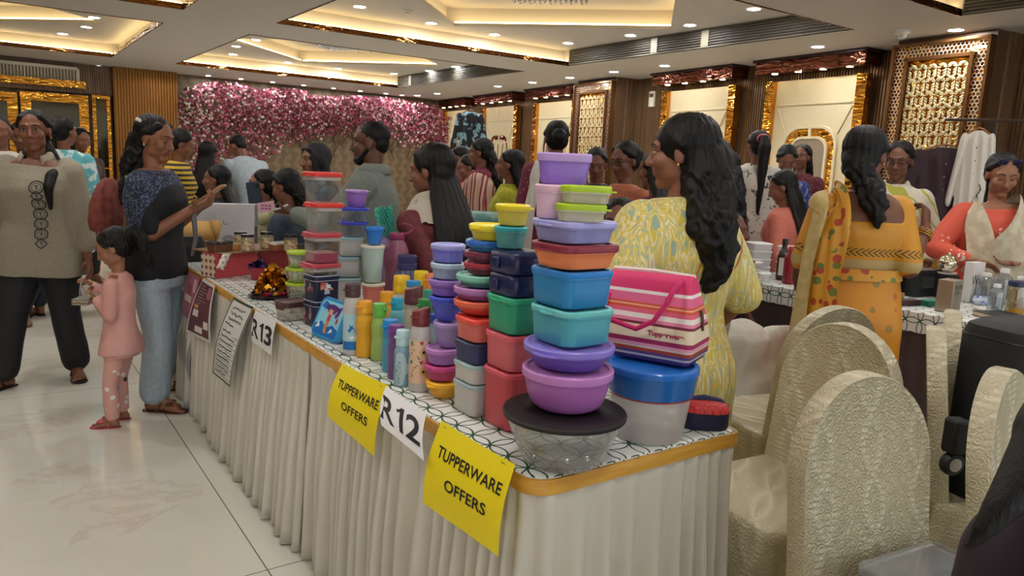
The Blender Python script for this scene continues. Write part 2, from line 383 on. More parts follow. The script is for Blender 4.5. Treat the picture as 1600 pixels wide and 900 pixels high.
# ---------------------------------------------------------------- right wall frame: s runs along the wall, off into the room
WO = np.array([7.3, 4.0]); WU = np.array([0.09, 1.0]); WU /= np.linalg.norm(WU); WN = np.array([-WU[1], WU[0]]); WRZ = math.atan2(WU[1], WU[0])
def gw(px, py, off=0.0):
    r = ray(px, py); o = WO + WN * off; t = ((o - CAM[:2]) @ WN) / (r[:2] @ WN); p = CAM + t * r
    return (p[:2] - o) @ WU, p[2]
def wp(s, off): q = WO + WU * s + WN * off; return q
# local frame of wall things: x along the wall (away), y = into the wall is -, into the room is +
def wthing(name, label, cat, s, off, z=0.0, group=None):
    q = wp(s, off); return thing(name, label, cat, (q[0], q[1], z), WRZ, group)
def ribs(L, H, pitch=0.035, dep=0.016):       # ribbed panel along +x from 0 to L, rising H, facing +y
    b = MB(); n = max(1, int(L / pitch)); prof = []
    for i in range(n):
        x = i * L / n; w = L / n; prof += [(x, 0), (x + w * 0.12, dep), (x + w * 0.62, dep), (x + w * 0.74, 0)]
    prof.append((L, 0)); vs = [(x, y, 0) for x, y in prof] + [(x, y, H) for x, y in prof]; m = len(prof)
    return b.add(vs, [(i, i + 1, i + 1 + m, i + m) for i in range(m - 1)])
WB = -0.25
b = ribs(16.5, CH); o = b.build('wall_right', M_SLAT, ang=20); q = wp(-5.0, WB); o.location = (q[0], q[1], 0); o.rotation_euler = (0, 0, WRZ); tag(o, 'brown ribbed right wall', kind='structure')
# local y of things on this wall: +y must point into the room; WU x,  WN y  (right-handed)
def rr2(w, h, r, n=8, cz=0.0):       # rounded rectangle outline in the x-z plane, upright corners round only at the top
    pts = [(-w / 2, cz)]
    for k in range(n + 1): a = R_(180 - 90 * k / n); pts.append((-w / 2 + r + r * math.cos(a), cz + h - r + r * math.sin(a)))
    for k in range(n + 1): a = R_(90 - 90 * k / n); pts.append((w / 2 - r + r * math.cos(a), cz + h - r + r * math.sin(a)))
    pts.append((w / 2, cz)); return pts
def arch_band(b, w, h, r, t, y0, y1, cz=0.0):
    o = rr2(w, h, r, 8, cz); i = rr2(w - 2 * t, h - t, max(0.01, r - t), 8, cz)
    rings = [[(x, y0, z) for x, z in o], [(x, y1, z) for x, z in o], [(x, y1, z) for x, z in i], [(x, y0, z) for x, z in i]]
    b.loft(rings, 0, (False, False), closed=False)
def m_hatch():
    t = NT('woven_taupe_panel'); v = t.coord('Object', (1, 1, 1), (0, R_(45), 0)); x, y, z = t.sep(v)
    f = t.math('MULTIPLY', t.math('SINE', t.math('MULTIPLY', x, 260.0)), t.math('SINE', t.math('MULTIPLY', z, 260.0)))
    t.bump(f, 0.7, 0.004); return t.fin(t.ramp(t.math('MULTIPLY_ADD', f, 0.5, 0.5), [(0.2, '#6f604c'), (0.8, '#a8967a')]), 0.5)
M_HATCH = m_hatch()
def niche(pxl, pxr, py, label, rays, mirror):
    s0, zt = gw(pxr, py, -0.14); s1, _ = gw(pxl, py, -0.14); s = (s0 + s1) / 2; w = abs(s1 - s0)
    t = wthing('wall_niche_panel', label, 'wall panel', s, -0.14, 0, 'cream niche panels along the right wall')
    top = 2.47; b = MB(); b.box((0, -0.03, top / 2), (w, 0.06, top)); b.build('panel', M_CREAM, t, bevel=0.004)
    b = MB(); b.box((0, 0.008, top - 0.27), (w * 0.9, 0.016, 0.025))
    fw, fh = w * 0.68, 1.96; zc = 0.0
    for sx in (-1, 1):
        a = Vector((sx * w * 0.45, 0.008, top - 0.31)); c = Vector((sx * w * 0.315, 0.008, fh - 0.09)); mid = (a + c) / 2; L = (a - c).length
        b.box(mid, (0.02, 0.016, L), mx=Matrix.Rotation(math.atan2(a.x - c.x, a.z - c.z), 3, 'Y'))
    b.build('moulding', M_CREAM, t, bevel=0.003)
    b = MB(); arch_band(b, fw, fh, 0.24, 0.035, 0, 0.03); arch_band(b, fw - 0.24, fh - 0.12, 0.15, 0.03, 0, 0.03); b.box((0, 0.015, fh - 0.075), (0.03, 0.03, 0.12))
    for sx in (-1, 1):
        b.box((sx * (fw / 2 - 0.065), 0.015, 1.15), (0.1, 0.03, 0.025))
    b.build('arch_frame', M_CREAM, t, bevel=0.004)
    b = MB(); o = rr2(fw - 0.06, fh - 0.03, 0.22); i = rr2(fw - 0.25, fh - 0.125, 0.15)
    b.loft([[(x, 0.005, z) for x, z in o], [(x, 0.005, z) for x, z in i]], 0, (False, False), closed=False); b.build('mirror_border', mirror, t)
    b = MB(); o = rr2(fw - 0.29, fh - 0.15, 0.13); b.loft([[(x, 0.004, z) for x, z in o], [(x, 0.022, z) for x, z in o]]); b.build('centre_panel', M_CREAM if rays else M_HATCH, t, bevel=0.006)
    if rays:
        b = MB(); cw = fw - 0.33
        for k in range(13):
            a = R_(8 + 164 * k / 12); d = Vector((math.cos(a), 0, math.sin(a))); base = Vector((0, 0.026, 0.95)); r1 = min((cw / 2) / max(abs(d.x), 1e-3), (fh - 0.2 - 0.95) / max(d.z, 1e-3)); r0 = cw * 0.24
            p0, p1 = base + d * r0, base + d * r1
            if r1 > r0 + 0.02: b.tube([p0, p1], 0.012, 6)
        b.tube([(cw * 0.22 * math.cos(R_(180 * q / 12)), 0.026, 0.95 + cw * 0.22 * math.sin(R_(180 * q / 12))) for q in range(13)], 0.014, 6)
        b.build('sunburst_rays', mat('#7b6845', 0.4), t)
    for sx in (-1, 1):
        b = MB(); g = 0.115; b.box((sx * (w / 2 + g / 2), 0.01, top / 2), (g, 0.09, top)); b.build('gold_side_strip', M_GOLD if (sx * (1 if mirror is M_GOLD else -1) > -2) else M_GOLD, t)
    # cornice box with its spots
    cw = w + 0.34; b = MB(); b.box((0, 0.06, 2.605), (cw, 0.26, 0.13)); b.build('cornice', M_ROSE, t)
    b = MB(); b.box((0, 0.07, 2.685), (cw + 0.05, 0.3, 0.03)); b.build('cornice_cap', mat('#2b1c14', 0.4), t)
    for q in range(4):
        x = (q - 1.5) * w * 0.3; b = MB(); b.lathe([(0.034, 0), (0.034, -0.004)], 16, (x, 0.115, 2.540)); b.build('spot', M_SPOT, t)
M_SPOT = glow('#ffe3b0', 16, 'niche_spot')
niche(1216, 1345, 116, 'cream niche panel with woven centre, nearest the fretwork pillar', False, M_GOLD)
niche(1049, 1144, 132, 'cream niche panel behind the woman in the yellow print dress', True, M_GOLD)
niche(843, 898, 155, 'cream niche panel behind the purple tub, with woven centre', False, M_ROSE)
niche(760, 807, 168, 'cream niche panel with sunburst rays behind the yellow-green kurta', True, M_ROSE)
niche(699, 733, 178, 'farthest cream niche panel beside the flower wall', False, M_ROSE)
# fretwork pillars
def hexstrip(b, x0, x1, z0, z1, y, r=0.021, w=0.0045):
    dx = r * math.sqrt(3); dz = r * 1.5; j = 0; z = z0 + r
    while z < z1 - r * 0.5:
        x = x0 + r + (dx / 2 if j % 2 else 0)
        while x < x1 - r * 0.4:
            o = [(x + r * math.cos(R_(30 + 60 * q)), z + r * math.sin(R_(30 + 60 * q))) for q in range(6)]; i = [(x + (r - w) * math.cos(R_(30 + 60 * q)), z + (r - w) * math.sin(R_(30 + 60 * q))) for q in range(6)]
            b.add([(p[0], y, p[1]) for p in o + i], [(q, (q + 1) % 6, 6 + (q + 1) % 6, 6 + q) for q in range(6)]); x += dx
        z += dz; j += 1
M_FRET = mat('#d6c594', 0.4); M_SILV = mat('#d6d2c4', 0.25, 0.6)
def pillar(pxl, pxr, py, label, n):
    off = 0.16; s0, z0 = gw(pxr, py, off); s1, _ = gw(pxl, py, off); s = (s0 + s1) / 2; w = abs(s1 - s0)
    q = wp(s, off); o = ribs(w, CH); b = MB(); b.box((0, -0.24, CH / 2), (w, 0.44, CH)); p = b.build('pillar_%d' % n, mat('#5b432f', 0.4, 0.1)); p.location = (q[0], q[1], 0); p.rotation_euler = (0, 0, WRZ); tag(p, 'brown pillar', kind='structure')
    r = ribs(0.26, CH, 0.03); r = r.build('side_ribs', M_SLAT, p, ang=20); r.location = (-w / 2 - 0.001, -0.45, 0); r.rotation_euler = (0, 0, R_(90))
    t = wthing('fretwork_panel', label, 'wall panel', s, off, 0, 'fretwork panels on the pillars'); top = CH - 0.05; bw = 0.125
    b = MB(); b.box((0, 0.0, top / 2), (w - 0.02, 0.05, top)); b.build('gold_mirror', M_GOLD, t)
    b = MB()
    for sx in (-1, 1): b.box((sx * (w / 2 - 0.012), 0.03, top / 2), (0.024, 0.08, top)); b.box((sx * (w / 2 - bw - 0.024), 0.03, (top - bw) / 2), (0.03, 0.07, top - bw))
    b.box((0, 0.03, top - 0.012), (w, 0.08, 0.024)); b.box((0, 0.03, top - bw - 0.018), (w - 2 * bw, 0.07, 0.03)); b.build('frame', mat('#6d4a2a', 0.25, 0.6), t)
    b = MB()
    for sx in (-1, 1): hexstrip(b, *sorted((sx * (w / 2 - 0.024), sx * (w / 2 - bw - 0.01))), 0.6, top - 0.03, 0.036)
    hexstrip(b, -w / 2 + bw, w / 2 - bw, top - bw - 0.005, top - 0.02, 0.036); b.build('hex_lattice', M_SILV, t)
    b = MB(); iw = w - 2 * bw - 0.10; cols = 6; cwid = iw / cols; rh = cwid * 1.32; rows = int((top - bw - 0.2) / rh)
    for c in range(cols):
        for r_ in range(rows):
            cx = -iw / 2 + (c + 0.5) * cwid; ztop = top - bw - 0.07 - r_ * rh; R1 = cwid * 0.49; R0 = cwid * 0.15; cz = ztop - R1
            for k in range(9):
                a0, a1 = R_(180 * k / 9 + 3.0), R_(180 * (k + 1) / 9 - 3.0)
                b.add([(cx + rr * math.cos(a), 0.045, cz + rr * math.sin(a)) for rr, a in ((R0, a0), (R1, a0), (R1, a1), (R0, a1))], [(0, 1, 2, 3)])
            hh = rh - R1
            for sx in (-1, 1):
                for k in range(3):
                    za, zb = cz - hh * k / 3 - 0.0025, cz - hh * (k + 1) / 3 + 0.0025
                    b.add([(cx + sx * R0, 0.045, za - 0.02), (cx + sx * R1 * 0.92, 0.045, za), (cx + sx * R1 * 0.92, 0.045, zb), (cx + sx * R0, 0.045, zb - 0.02)], [(0, 1, 2, 3)])
    o = b.build('shell_fretwork', M_FRET, t); sol = o.modifiers.new('thickness', 'SOLIDIFY'); sol.thickness = 0.006
pillar(1404, 1557, 55, 'fretwork panel on the near pillar, behind the hanging clothes', 1)
pillar(903, 963, 118, 'small fretwork panel on the farther pillar behind the purple tub', 2)
# small white wall control
s, z = gw(1021, 155, WB + 0.02); t = wthing('wall_thermostat', 'small white control box on the ribbed wall', 'wall control', s, WB + 0.02, z)
b = MB(); b.box((0, 0.02, 0), (0.12, 0.04, 0.22)); b.build('case', mat('#d8d2bd', 0.4), t, bevel=0.01)
b = MB(); b.box((0, 0.042, 0.05), (0.08, 0.006, 0.05)); b.build('screen', mat('#4c4a40', 0.2), t)
# ---------------------------------------------------------------- back wall behind the flowers and the gold mirror bay
YW = 14.75
b = MB(); b.box((3.0, YW + 0.05, CH / 2), (13.5, 0.1, CH)); tag(b.build('wall_back', m_damask('taupe_damask_wallpaper', '#6a5840', '#7d6a4e')), 'taupe damask back wall', kind='structure')
cl = gy(176, 104, 14.45); cr = gy(276, 114, 14.45); M_BRZ = mat('#8a5e2c', 0.28, 0.75); b = ribs(cr[0] - cl[0], CH, 0.045, 0.025); o = b.build('trim_column', M_BRZ, ang=20); o.location = (cr[0], 14.45, 0); o.rotation_euler = (0, 0, math.pi); tag(o, 'ribbed bronze column', kind='structure')
b = MB(); b.box(((cr[0] - cl[0]) / 2, -0.16, CH / 2), (cr[0] - cl[0], 0.3, CH)); b.build('core', mat('#4a3423', 0.5), o).location = (0, 0, 0)
b = MB(); zt = gy(60, 90, 14.6); zz = gy(60, 140, 14.6)[2]
xa = cl[0] + 0.02; b = ribs(xa + 3.8, CH - zz, 0.035); o = b.build('trim_frieze', M_SLAT, ang=20); o.location = (xa, 14.62, zz); o.rotation_euler = (0, 0, math.pi); tag(o, 'ribbed frieze', kind='structure')
p0, p1 = gy(-60, 100, 14.5), gy(122, 132, 14.5); q = gy(122, 108, 14.5)
t = thing('air_conditioner', 'long white louvred air vent above the gold mirror doors', 'air vent', ((p0[0] + p1[0]) / 2, 14.5, (q[2] + p1[2]) / 2)); Lw = p1[0] - p0[0]; Hh = q[2] - p1[2]
b = MB()
for z in (-1, 1): b.box((0, 0, z * Hh / 2), (Lw, 0.1, 0.05))
for x in (-1, 1): b.box((x * Lw / 2, 0, 0), (0.05, 0.1, Hh))
b.build('frame', mat('#d8d3c6', 0.4), t, bevel=0.008)
b = MB(); b.box((0, 0.06, 0), (Lw, 0.04, Hh)); b.build('backing', mat('#6d675b', 0.6), t)
b = MB(); n = 34
for i in range(n): b.box((-Lw / 2 + (i + 0.5) * Lw / n, 0.0, 0), (0.02, 0.06, Hh - 0.04), rz=0.5)
b.build('louvres', mat('#c9c4b6', 0.45), t)
g0, g1 = gy(-60, 122, 14.5), gy(133, 139, 14.5)
b = MB(); b.box(((g0[0] + g1[0]) / 2, 14.5, g1[2] + 0.05), (g1[0] - g0[0], 0.2, 0.11)); tag(b.build('trim_gold_ledge', M_GOLD), 'crinkled gold ledge', kind='structure')
M_GLASSDK = mat('#3b3522', 0.06, 0.75)
def mirror_door(px0, px1, pyt, label):
    a, c = gy(px0, pyt, 14.55), gy(px1, pyt, 14.55); w = c[0] - a[0]; h = (a[2] + c[2]) / 2
    t = thing('mirror_door', label, 'door', ((a[0] + c[0]) / 2, 14.55, 0), 0, 'gold framed mirror doors'); f = min(0.14, w * 0.2)
    b = MB()
    for sx in (-1, 1): b.box((sx * (w / 2 - f / 2), 0, h / 2), (f, 0.08, h))
    b.box((0, 0, h - f / 2), (w - 2 * f, 0.08, f)); b.build('frame', M_GOLD, t)
    b = MB(); b.box((0, 0.03, (h - f) / 2), (w - 2 * f, 0.02, h - f)); b.build('mirror', M_GLASSDK, t)
    b = MB(); b.box((0, -0.02, 1.0), (w - 2 * f - 0.02, 0.01, 0.02)); b.build('bar', M_GOLD, t)
mirror_door(-70, 26, 141, 'gold framed mirror door at the edge of the hall, leftmost of three'); mirror_door(31, 137, 146, 'wide gold framed mirror door above the woman in grey'); mirror_door(143, 171, 149, 'narrow gold framed mirror strip beside the ribbed column')
b = MB(); b.box((-3.75, 6.6, CH / 2), (0.1, 20, CH)); tag(b.build('wall_left', mat('#8b7558', 0.5)), 'brown left wall', kind='structure')
# ---------------------------------------------------------------- flower wall
def build_flowers():
    rnd = random.Random(11); top = [(268, 172), (285, 140), (310, 132), (345, 118), (375, 135), (410, 140), (455, 134), (490, 152), (530, 150), (590, 152), (640, 160), (680, 165), (700, 190), (712, 230)]
    bot = [(268, 265), (330, 300), (420, 262), (440, 232), (520, 215), (580, 212), (620, 225), (650, 240), (690, 262), (712, 275)]
    def itp(tb, x):
        for (a, p), (c, q) in zip(tb, tb[1:]):
            if a <= x <= c: return p + (q - p) * (x - a) / (c - a)
        return tb[-1][1]
    cols = ['#b24a68', '#8f2848', '#cc8898', '#dccfc0', '#64182e', '#2c3019']
    wts = [26, 26, 16, 14, 12, 16]; b = MB()
    for i in range(10500):
        px = rnd.uniform(268, 712); t0, t1 = itp(top, px), itp(bot, px); u = rnd.betavariate(1.0, 1.75); py = t0 + (t1 - t0) * u
        if px < 300 and rnd.random() < 0.35: continue
        p = gy(px, py, YW - 0.06); y = YW - 0.03 - rnd.random() ** 1.5 * (0.30 - 0.18 * u); z = p[2] * (1) ; x = p[0]
        if z > 2.62: continue
        w = list(wts)
        if px < 330: w[3] += 22; w[5] += 8
        if 420 < px < 520: w[4] += 10
        k = rnd.choices(range(6), w)[0]; r = rnd.uniform(0.014, 0.030) if k < 5 else rnd.uniform(0.016, 0.034)
        a = rnd.uniform(0, 6.28); n = Vector((rnd.uniform(-0.7, 0.7), -1, rnd.uniform(-0.5, 0.8))).normalized(); uu = n.orthogonal().normalized(); vv = n.cross(uu)
        if k < 5:
            vs = [(Vector((x, y, z)) + n * 0.002)]; fs = []
            for q in range(5):
                aa = a + q * 1.2566
                for da, rr, hh in ((-0.5, 0.8, 0.006), (0, 1.0, 0.010), (0.5, 0.8, 0.006)): vs.append(Vector((x, y, z)) + (uu * math.cos(aa + da) + vv * math.sin(aa + da)) * r * rr + n * hh)
                o = 1 + q * 3; fs += [(0, o, o + 1), (0, o + 1, o + 2)]
            b.add(vs, fs, k)
        else:
            d = (uu * math.cos(a) + vv * math.sin(a)); e = (uu * -math.sin(a) + vv * math.cos(a)); c = Vector((x, y, z))
            b.add([c - d * r, c + e * r * 0.4, c + d * r, c - e * r * 0.4], [(0, 1, 2, 3)], 5)
    t = thing('flower_wall', 'wall-filling arrangement of pink and white blossom on the back wall', 'flower wall', (0, 0, 0))
    o = b.build('blossom', [mat(c, 0.7) for c in cols], t); o['kind'] = 'stuff'
    c = MB()
    for i in range(150):
        px = rnd.uniform(272, 708); p = gy(px, itp(top, px) + rnd.uniform(5, 60), YW - 0.1); z0 = min(p[2], 2.55); pts = [Vector((p[0], YW - 0.02, z0 - 0.5))]
        for q in range(5): pts.append(pts[-1] + Vector((rnd.uniform(-0.1, 0.1), -0.03, 0.1)))
        c.tube(pts, [0.008, 0.007, 0.006, 0.005, 0.004, 0.003], 5)
    c.build('branches', mat('#4a3626', 0.8), t)
    t.location = (0, 0, 0)
build_flowers()
# spots along the top of the flower wall
for px, py in ((322, 119), (373, 124), (422, 129), (469, 134), (513, 139), (555, 143), (595, 147), (620, 149.5)):
    p = gz(px, py, CH - 0.001); downlight((p[0], min(p[1], 14.4)), CH, 'small round spot in the row above the flower wall', 'spots above the flower wall', 0.035)
# ================================================================ DISPLAY TABLES
def m_ringcloth():
    t = NT('white_cloth_with_green_ring_chain'); v = t.coord('Object'); x, y, z = t.sep(v); a = 0.072
    # use the two in-plane axes on top and on the hanging edge
    def cell(u): return t.math('SUBTRACT', t.math('FRACT', t.math('DIVIDE', u, a)), 0.5)
    g = t.new('ShaderNodeNewGeometry'); nz = t.math('GREATER_THAN', t.sep(g.outputs['Normal'])[2], 0.5); iz = t.math('SUBTRACT', 1.0, nz)
    qx = cell(t.math('ADD', x, t.math('MULTIPLY', y, iz))); qy = cell(t.math('ADD', t.math('MULTIPLY', y, nz), t.math('MULTIPLY', z, iz))); best = None
    for ox, oy in ((0, 0), (1, 0), (-1, 0), (0, 1), (0, -1)):
        dx = t.math('SUBTRACT', qx, ox); dy = t.math('SUBTRACT', qy, oy)
        d = t.math('SQRT', t.math('ADD', t.math('MULTIPLY', dx, dx), t.math('MULTIPLY', dy, dy))); d = t.math('ABSOLUTE', t.math('SUBTRACT', d, 0.69))
        best = d if best is None else t.math('MINIMUM', best, d)
    line = t.math('LESS_THAN', best, 0.032)
    c = t.mix(line, '#e9e9e4', '#235238')
    return t.fin(c, 0.35)
def m_cloth(name, col, sc=220, st=0.15):
    t = NT(name); v = t.coord(); t.bump(t.noise(v, sc, 2), st, 0.003); return t.fin(t.mix(t.math('MULTIPLY', t.noise(v, 3.0, 3), 0.35), col, '#a8a294'), 0.75)
def m_satin(name, a, c):
    t = NT(name); v = t.coord('Object', (1, 1, 14)); return t.fin(t.ramp(t.noise(v, 6, 4), [(0.3, a), (0.7, c)]), 0.38)
M_RING = m_ringcloth(); M_SKIRT = m_cloth('cream_skirting_cloth', '#d9d3c4'); M_BAND = m_satin('golden_satin_band', '#c58a2a', '#e0ab48')
TX0, TX1, TZ = 0.862, 1.485, 0.76
def skirt_path(y0, y1, near):
    pts = []
    step = 0.004
    def seg(a, c):
        L = math.dist(a, c); n = max(2, int(L / step)); return [(a[0] + (c[0] - a[0]) * i / n, a[1] + (c[1] - a[1]) * i / n) for i in range(n)]
    if near:
        r = 0.05; pts += seg((TX1, y0 + 0.5), (TX1, y0 + 0.02)); pts += [(TX1 - 0.02 + 0.02 * math.cos(R_(-a)), y0 + 0.02 + 0.02 * math.sin(R_(-a))) for a in range(0, 90, 10)]
        pts += seg((TX1 - 0.02, y0), (TX0 + r, y0)); pts += [(TX0 + r - r * math.sin(R_(a)), y0 + r - r * math.cos(R_(a))) for a in range(0, 90, 5)]
        pts += seg((TX0, y0 + r), (TX0, y1)); pts.append((TX0, y1))
    else: pts += seg((TX0, y0), (TX0, y1)); pts.append((TX0, y1))
    return pts
def skirt(y0, y1, near, label, seed, out):
    rnd = random.Random(seed); path = skirt_path(y0, y1, near); n = len(path); ph = []; acc = 0.0
    f = 2 * math.pi / 0.058; p = 0.0
    for i in range(n):
        ds = math.dist(path[i], path[i - 1]) if i else 0; acc += ds; p += ds * f * (1 + 0.35 * math.sin(acc * 9 + seed) + 0.2 * math.sin(acc * 23)); ph.append((p, acc))
    rows = []; H = TZ - 0.012
    for k in range(15):
        u = k / 14.0; z = H - u * (H - 0.008); row = []
        for i, (x, y) in enumerate(path):
            a = path[max(i - 1, 0)]; c = path[min(i + 1, n - 1)]; tx, ty = c[0] - a[0], c[1] - a[1]; L = math.hypot(tx, ty) or 1; nx, ny = (ty / L, -tx / L) if near else (-ty / L, tx / L)
            if near: nx, ny = -ty / L, tx / L
            if nx * (1.17 - x) + ny * ((y0 + y1) / 2 - y) > 0: nx, ny = -nx, -ny
            pp, ac = ph[i]; amp = 0.003 + 0.021 * min(1, max(0.0, u - 0.06) * 2.2); lo = math.sin(pp * 0.37 + seed) * 0.5
            d = amp * (math.sin(pp + 0.5 * u * math.sin(ac * 7)) + lo * u) + (out * u ** 1.5) + 0.006
            row.append((x + nx * d, y + ny * d, z))
        rows.append(row)
    b = MB(); b.loft(rows, 0, (False, False), closed=False)
    o = b.build('table_skirt', M_SKIRT, ang=60); tag(o, label, 'table skirt', 'pleated skirts along the display tables')
    so = o.modifiers.new('thickness', 'SOLIDIFY'); so.thickness = 0.0015
    rings = []; b = MB(); sub = path[::3] + [path[-1]]
    for i, (x, y) in enumerate(sub):
        a = sub[max(i - 1, 0)]; c = sub[min(i + 1, len(sub) - 1)]; tx, ty = c[0] - a[0], c[1] - a[1]; L = math.hypot(tx, ty) or 1; nx, ny = -ty / L, tx / L
        if nx * (1.17 - x) + ny * ((y0 + y1) / 2 - y) > 0: nx, ny = -nx, -ny
        w = 0.0008 * math.sin(i * 0.9)
        rings.append([(x + nx * (q + w), y + ny * (q + w), z) for q, z in ((0.011, TZ - 0.004), (0.013, TZ - 0.02), (0.0125, TZ - 0.036), (0.007, TZ - 0.036), (0.004, TZ - 0.018), (0.005, TZ - 0.004))])
    b.loft(rings, 0, (True, True)); b.build('gold_band', M_BAND, o, ang=50); return o
LT = 1.27; Y0 = 1.11
TLAB = ['nearest, corner stall', 'second along, with the bottles and lunch boxes', 'farthest, with the red gift box']
for i in range(3):
    y0 = Y0 + i * LT; y1 = y0 + LT - 0.004; cy = (y0 + y1) / 2; cx = (TX0 + TX1) / 2
    t = thing('display_table', 'long skirted display table, ' + TLAB[i], 'table', (cx, cy, 0), 0, 'display tables in one long row')
    b = MB(); b.box((0, 0, TZ - 0.0245), (TX1 - TX0 - 0.012, LT - 0.02, 0.025)); b.build('tabletop', mat('#6b4a2c', 0.5), t, bevel=0.003)
    for sx in (-1, 1):
        for sy in (-1, 1):
            b = MB(); b.tube([(sx * 0.24, sy * (LT / 2 - 0.12), 0.0), (sx * 0.24, sy * (LT / 2 - 0.12), TZ - 0.037)], 0.016, 10); b.build('leg', mat('#2b2b2b', 0.4, 0.6), t)
    b = MB(); r = 0.05 if i == 0 else 0.004
    def top(ins, z):
        pts = []
        for (px_, py_, rr, a0) in ((TX1 - ins, y1 - 0 * ins, 0.004, 0), (TX0 + ins, y1, 0.004, 90), (TX0 + ins, y0 + (ins if i == 0 else 0), r, 180), (TX1 - ins, y0 + (ins if i == 0 else 0), 0.02 if i == 0 else 0.004, 270)):
            sx, sy = (1, 1) if a0 == 0 else (-1, 1) if a0 == 90 else (-1, -1) if a0 == 180 else (1, -1)
            for k in range(6): a = R_(a0 + 18 * k); pts.append((px_ - sx * rr + rr * math.cos(a) - cx, py_ - sy * rr + rr * math.sin(a) - cy, z))
        return pts
    b.loft([top(-0.002, TZ - 0.011), top(-0.002, TZ - 0.003), top(0.0015, TZ)], 0, (True, True)); o = b.build('tablecloth', M_RING, ang=50); o.location = (cx, cy, 0)
    tag(o, 'white tablecloth with green rings on the table ' + TLAB[i], 'tablecloth', 'ring-patterned tablecloths of the long row')
SK = ['cream pleated table skirt wrapping the near table corner', 'cream pleated table skirt below the R13 sign', 'cream pleated table skirt below the handwritten menu and posters', ]
for i in range(3): skirt(Y0 + i * LT, Y0 + (i + 1) * LT - 0.01, i == 0, SK[i], 3 + i, (0.02, 0.045, 0.03, 0.02)[i])
# ---------------------------------------------------------------- paper signs hanging over the skirt
M_INK = mat('#141414', 0.6)
def sign(TL, TR, BR, BL, label, mats, marks, cat='sign', name='paper_sign', slant=0.055, bow=0.012, group=None, out=0.0):
    """paper hung on the table edge; marks: list of (verts in 0..1 sheet coords (x right, y up), faces, material index)"""
    xt = TX0 - 0.024 - out; a, c = gx(*TL, xt), gx(*TR, xt); e, f = gx(*BR, xt - slant), gx(*BL, xt - slant)
    def S(u, v, off=0.0):       # v: 0 top .. 1 bottom
        p = (a * (1 - u) + c * u) * (1 - v) + (f * (1 - u) + e * u) * v
        p = p.copy(); p[0] -= math.sin(math.pi * v) * bow + off + 0.004 * math.sin(3 * u + 2 * v); return p
    org = (a + c) / 2; t = thing(name, label, cat, org, 0, group); b = MB(); n = 10
    vs = []
    for off in (0.0, -0.0012):
        for j in range(n + 1):
            for i in range(n + 1): vs.append(S(i / n, j / n, off) - org)
    m = (n + 1) * (n + 1); fs = []
    for j in range(n):
        for i in range(n):
            q = j * (n + 1) + i; fs.append((q, q + 1, q + n + 2, q + n + 1)); fs.append((m + q + n + 1, m + q + n + 2, m + q + 1, m + q))
    b.add(vs, fs); ed = list(range(n + 1)) + [i * (n + 1) + n for i in range(1, n + 1)] + [n * (n + 1) + i for i in range(n - 1, -1, -1)] + [i * (n + 1) for i in range(n - 1, 0, -1)]
    b.add(vs, [(ed[i], ed[(i + 1) % len(ed)], m + ed[(i + 1) % len(ed)], m + ed[i]) for i in range(len(ed))])
    b.build('sheet', mats[0], t)
    for nm, mk in marks.items():
        b = MB()
        for verts, faces, mi, lift in mk: b.add([S(x, 1 - y, 0.0012 + lift) - org for x, y in verts], faces, mi)
        b.build(nm, mats[1:], t)
    return t
def txt(body, cx, cy, h, w, mi=0, lift=0.0, bold=0.012):
    v, f = text_mesh(body, 1.0, 0, bold); x0, x1 = v[:, 0].min(), v[:, 0].max(); y0, y1 = v[:, 1].min(), v[:, 1].max()
    return ([((p[0] - (x0 + x1) / 2) / (x1 - x0) * w + cx, (p[1] - (y0 + y1) / 2) / (y1 - y0) * h + cy) for p in v], f, mi, lift)
def rect(x0, y0, x1, y1, mi=0, lift=0.0, n=6):
    vs = [(x0 + (x1 - x0) * i / n, y0 + (y1 - y0) * j / n) for j in range(n + 1) for i in range(n + 1)]
    return (vs, [(j * (n + 1) + i, j * (n + 1) + i + 1, (j + 1) * (n + 1) + i + 1, (j + 1) * (n + 1) + i) for j in range(n) for i in range(n)], mi, lift)
def stroke(pts, w, mi=0, lift=0.0):
    vs = []
    for i, p in enumerate(pts):
        a = pts[max(i - 1, 0)]; c = pts[min(i + 1, len(pts) - 1)]; tx, ty = c[0] - a[0], c[1] - a[1]; L = math.hypot(tx, ty) or 1; vs += [(p[0] - ty / L * w, p[1] + tx / L * w), (p[0] + ty / L * w, p[1] - tx / L * w)]
    return (vs, [(2 * i, 2 * i + 1, 2 * i + 3, 2 * i + 2) for i in range(len(pts) - 1)], mi, lift)
def stall(d, cy, h=0.56):
    return [txt('R', 0.20, cy, h, 0.36, bold=0.02), rect(0.50, cy - h / 2, 0.585, cy + h / 2, 0, n=4), stroke([(0.54, cy + h / 2 - 0.03), (0.49, cy + h * 0.36), (0.42, cy + h * 0.28)], 0.03), txt(d, 0.80, cy, h, 0.32, bold=0.02)]
M_YEL = mat('#f2dc0c', 0.55); M_PAPER = mat('#e4e4e4', 0.6)
def staples(mi): return [rect(0.06, 0.955, 0.11, 0.962, mi), rect(0.86, 0.955, 0.91, 0.962, mi)]
for TL, TR, BR, BL, lab in (((535, 568), (608, 603), (582, 714), (514, 650), 'smaller yellow TUPPERWARE OFFERS sign, left of the R12 sign'), ((690, 657), (805, 726), (775, 870), (663, 785), 'large yellow TUPPERWARE OFFERS sign at the near table corner')):
    sign(TL, TR, BR, BL, lab, [M_YEL, M_INK, mat('#77776f', 0.3, 0.8)], {'lettering': [txt('TUPPERWARE', 0.53, 0.70, 0.135, 0.84, bold=0.016)], 'lettering_line': [txt('OFFERS', 0.56, 0.40, 0.135, 0.53, bold=0.016)], 'staple': staples(1)[:1], 'staple_mark': staples(1)[1:]}, group='yellow offer signs')
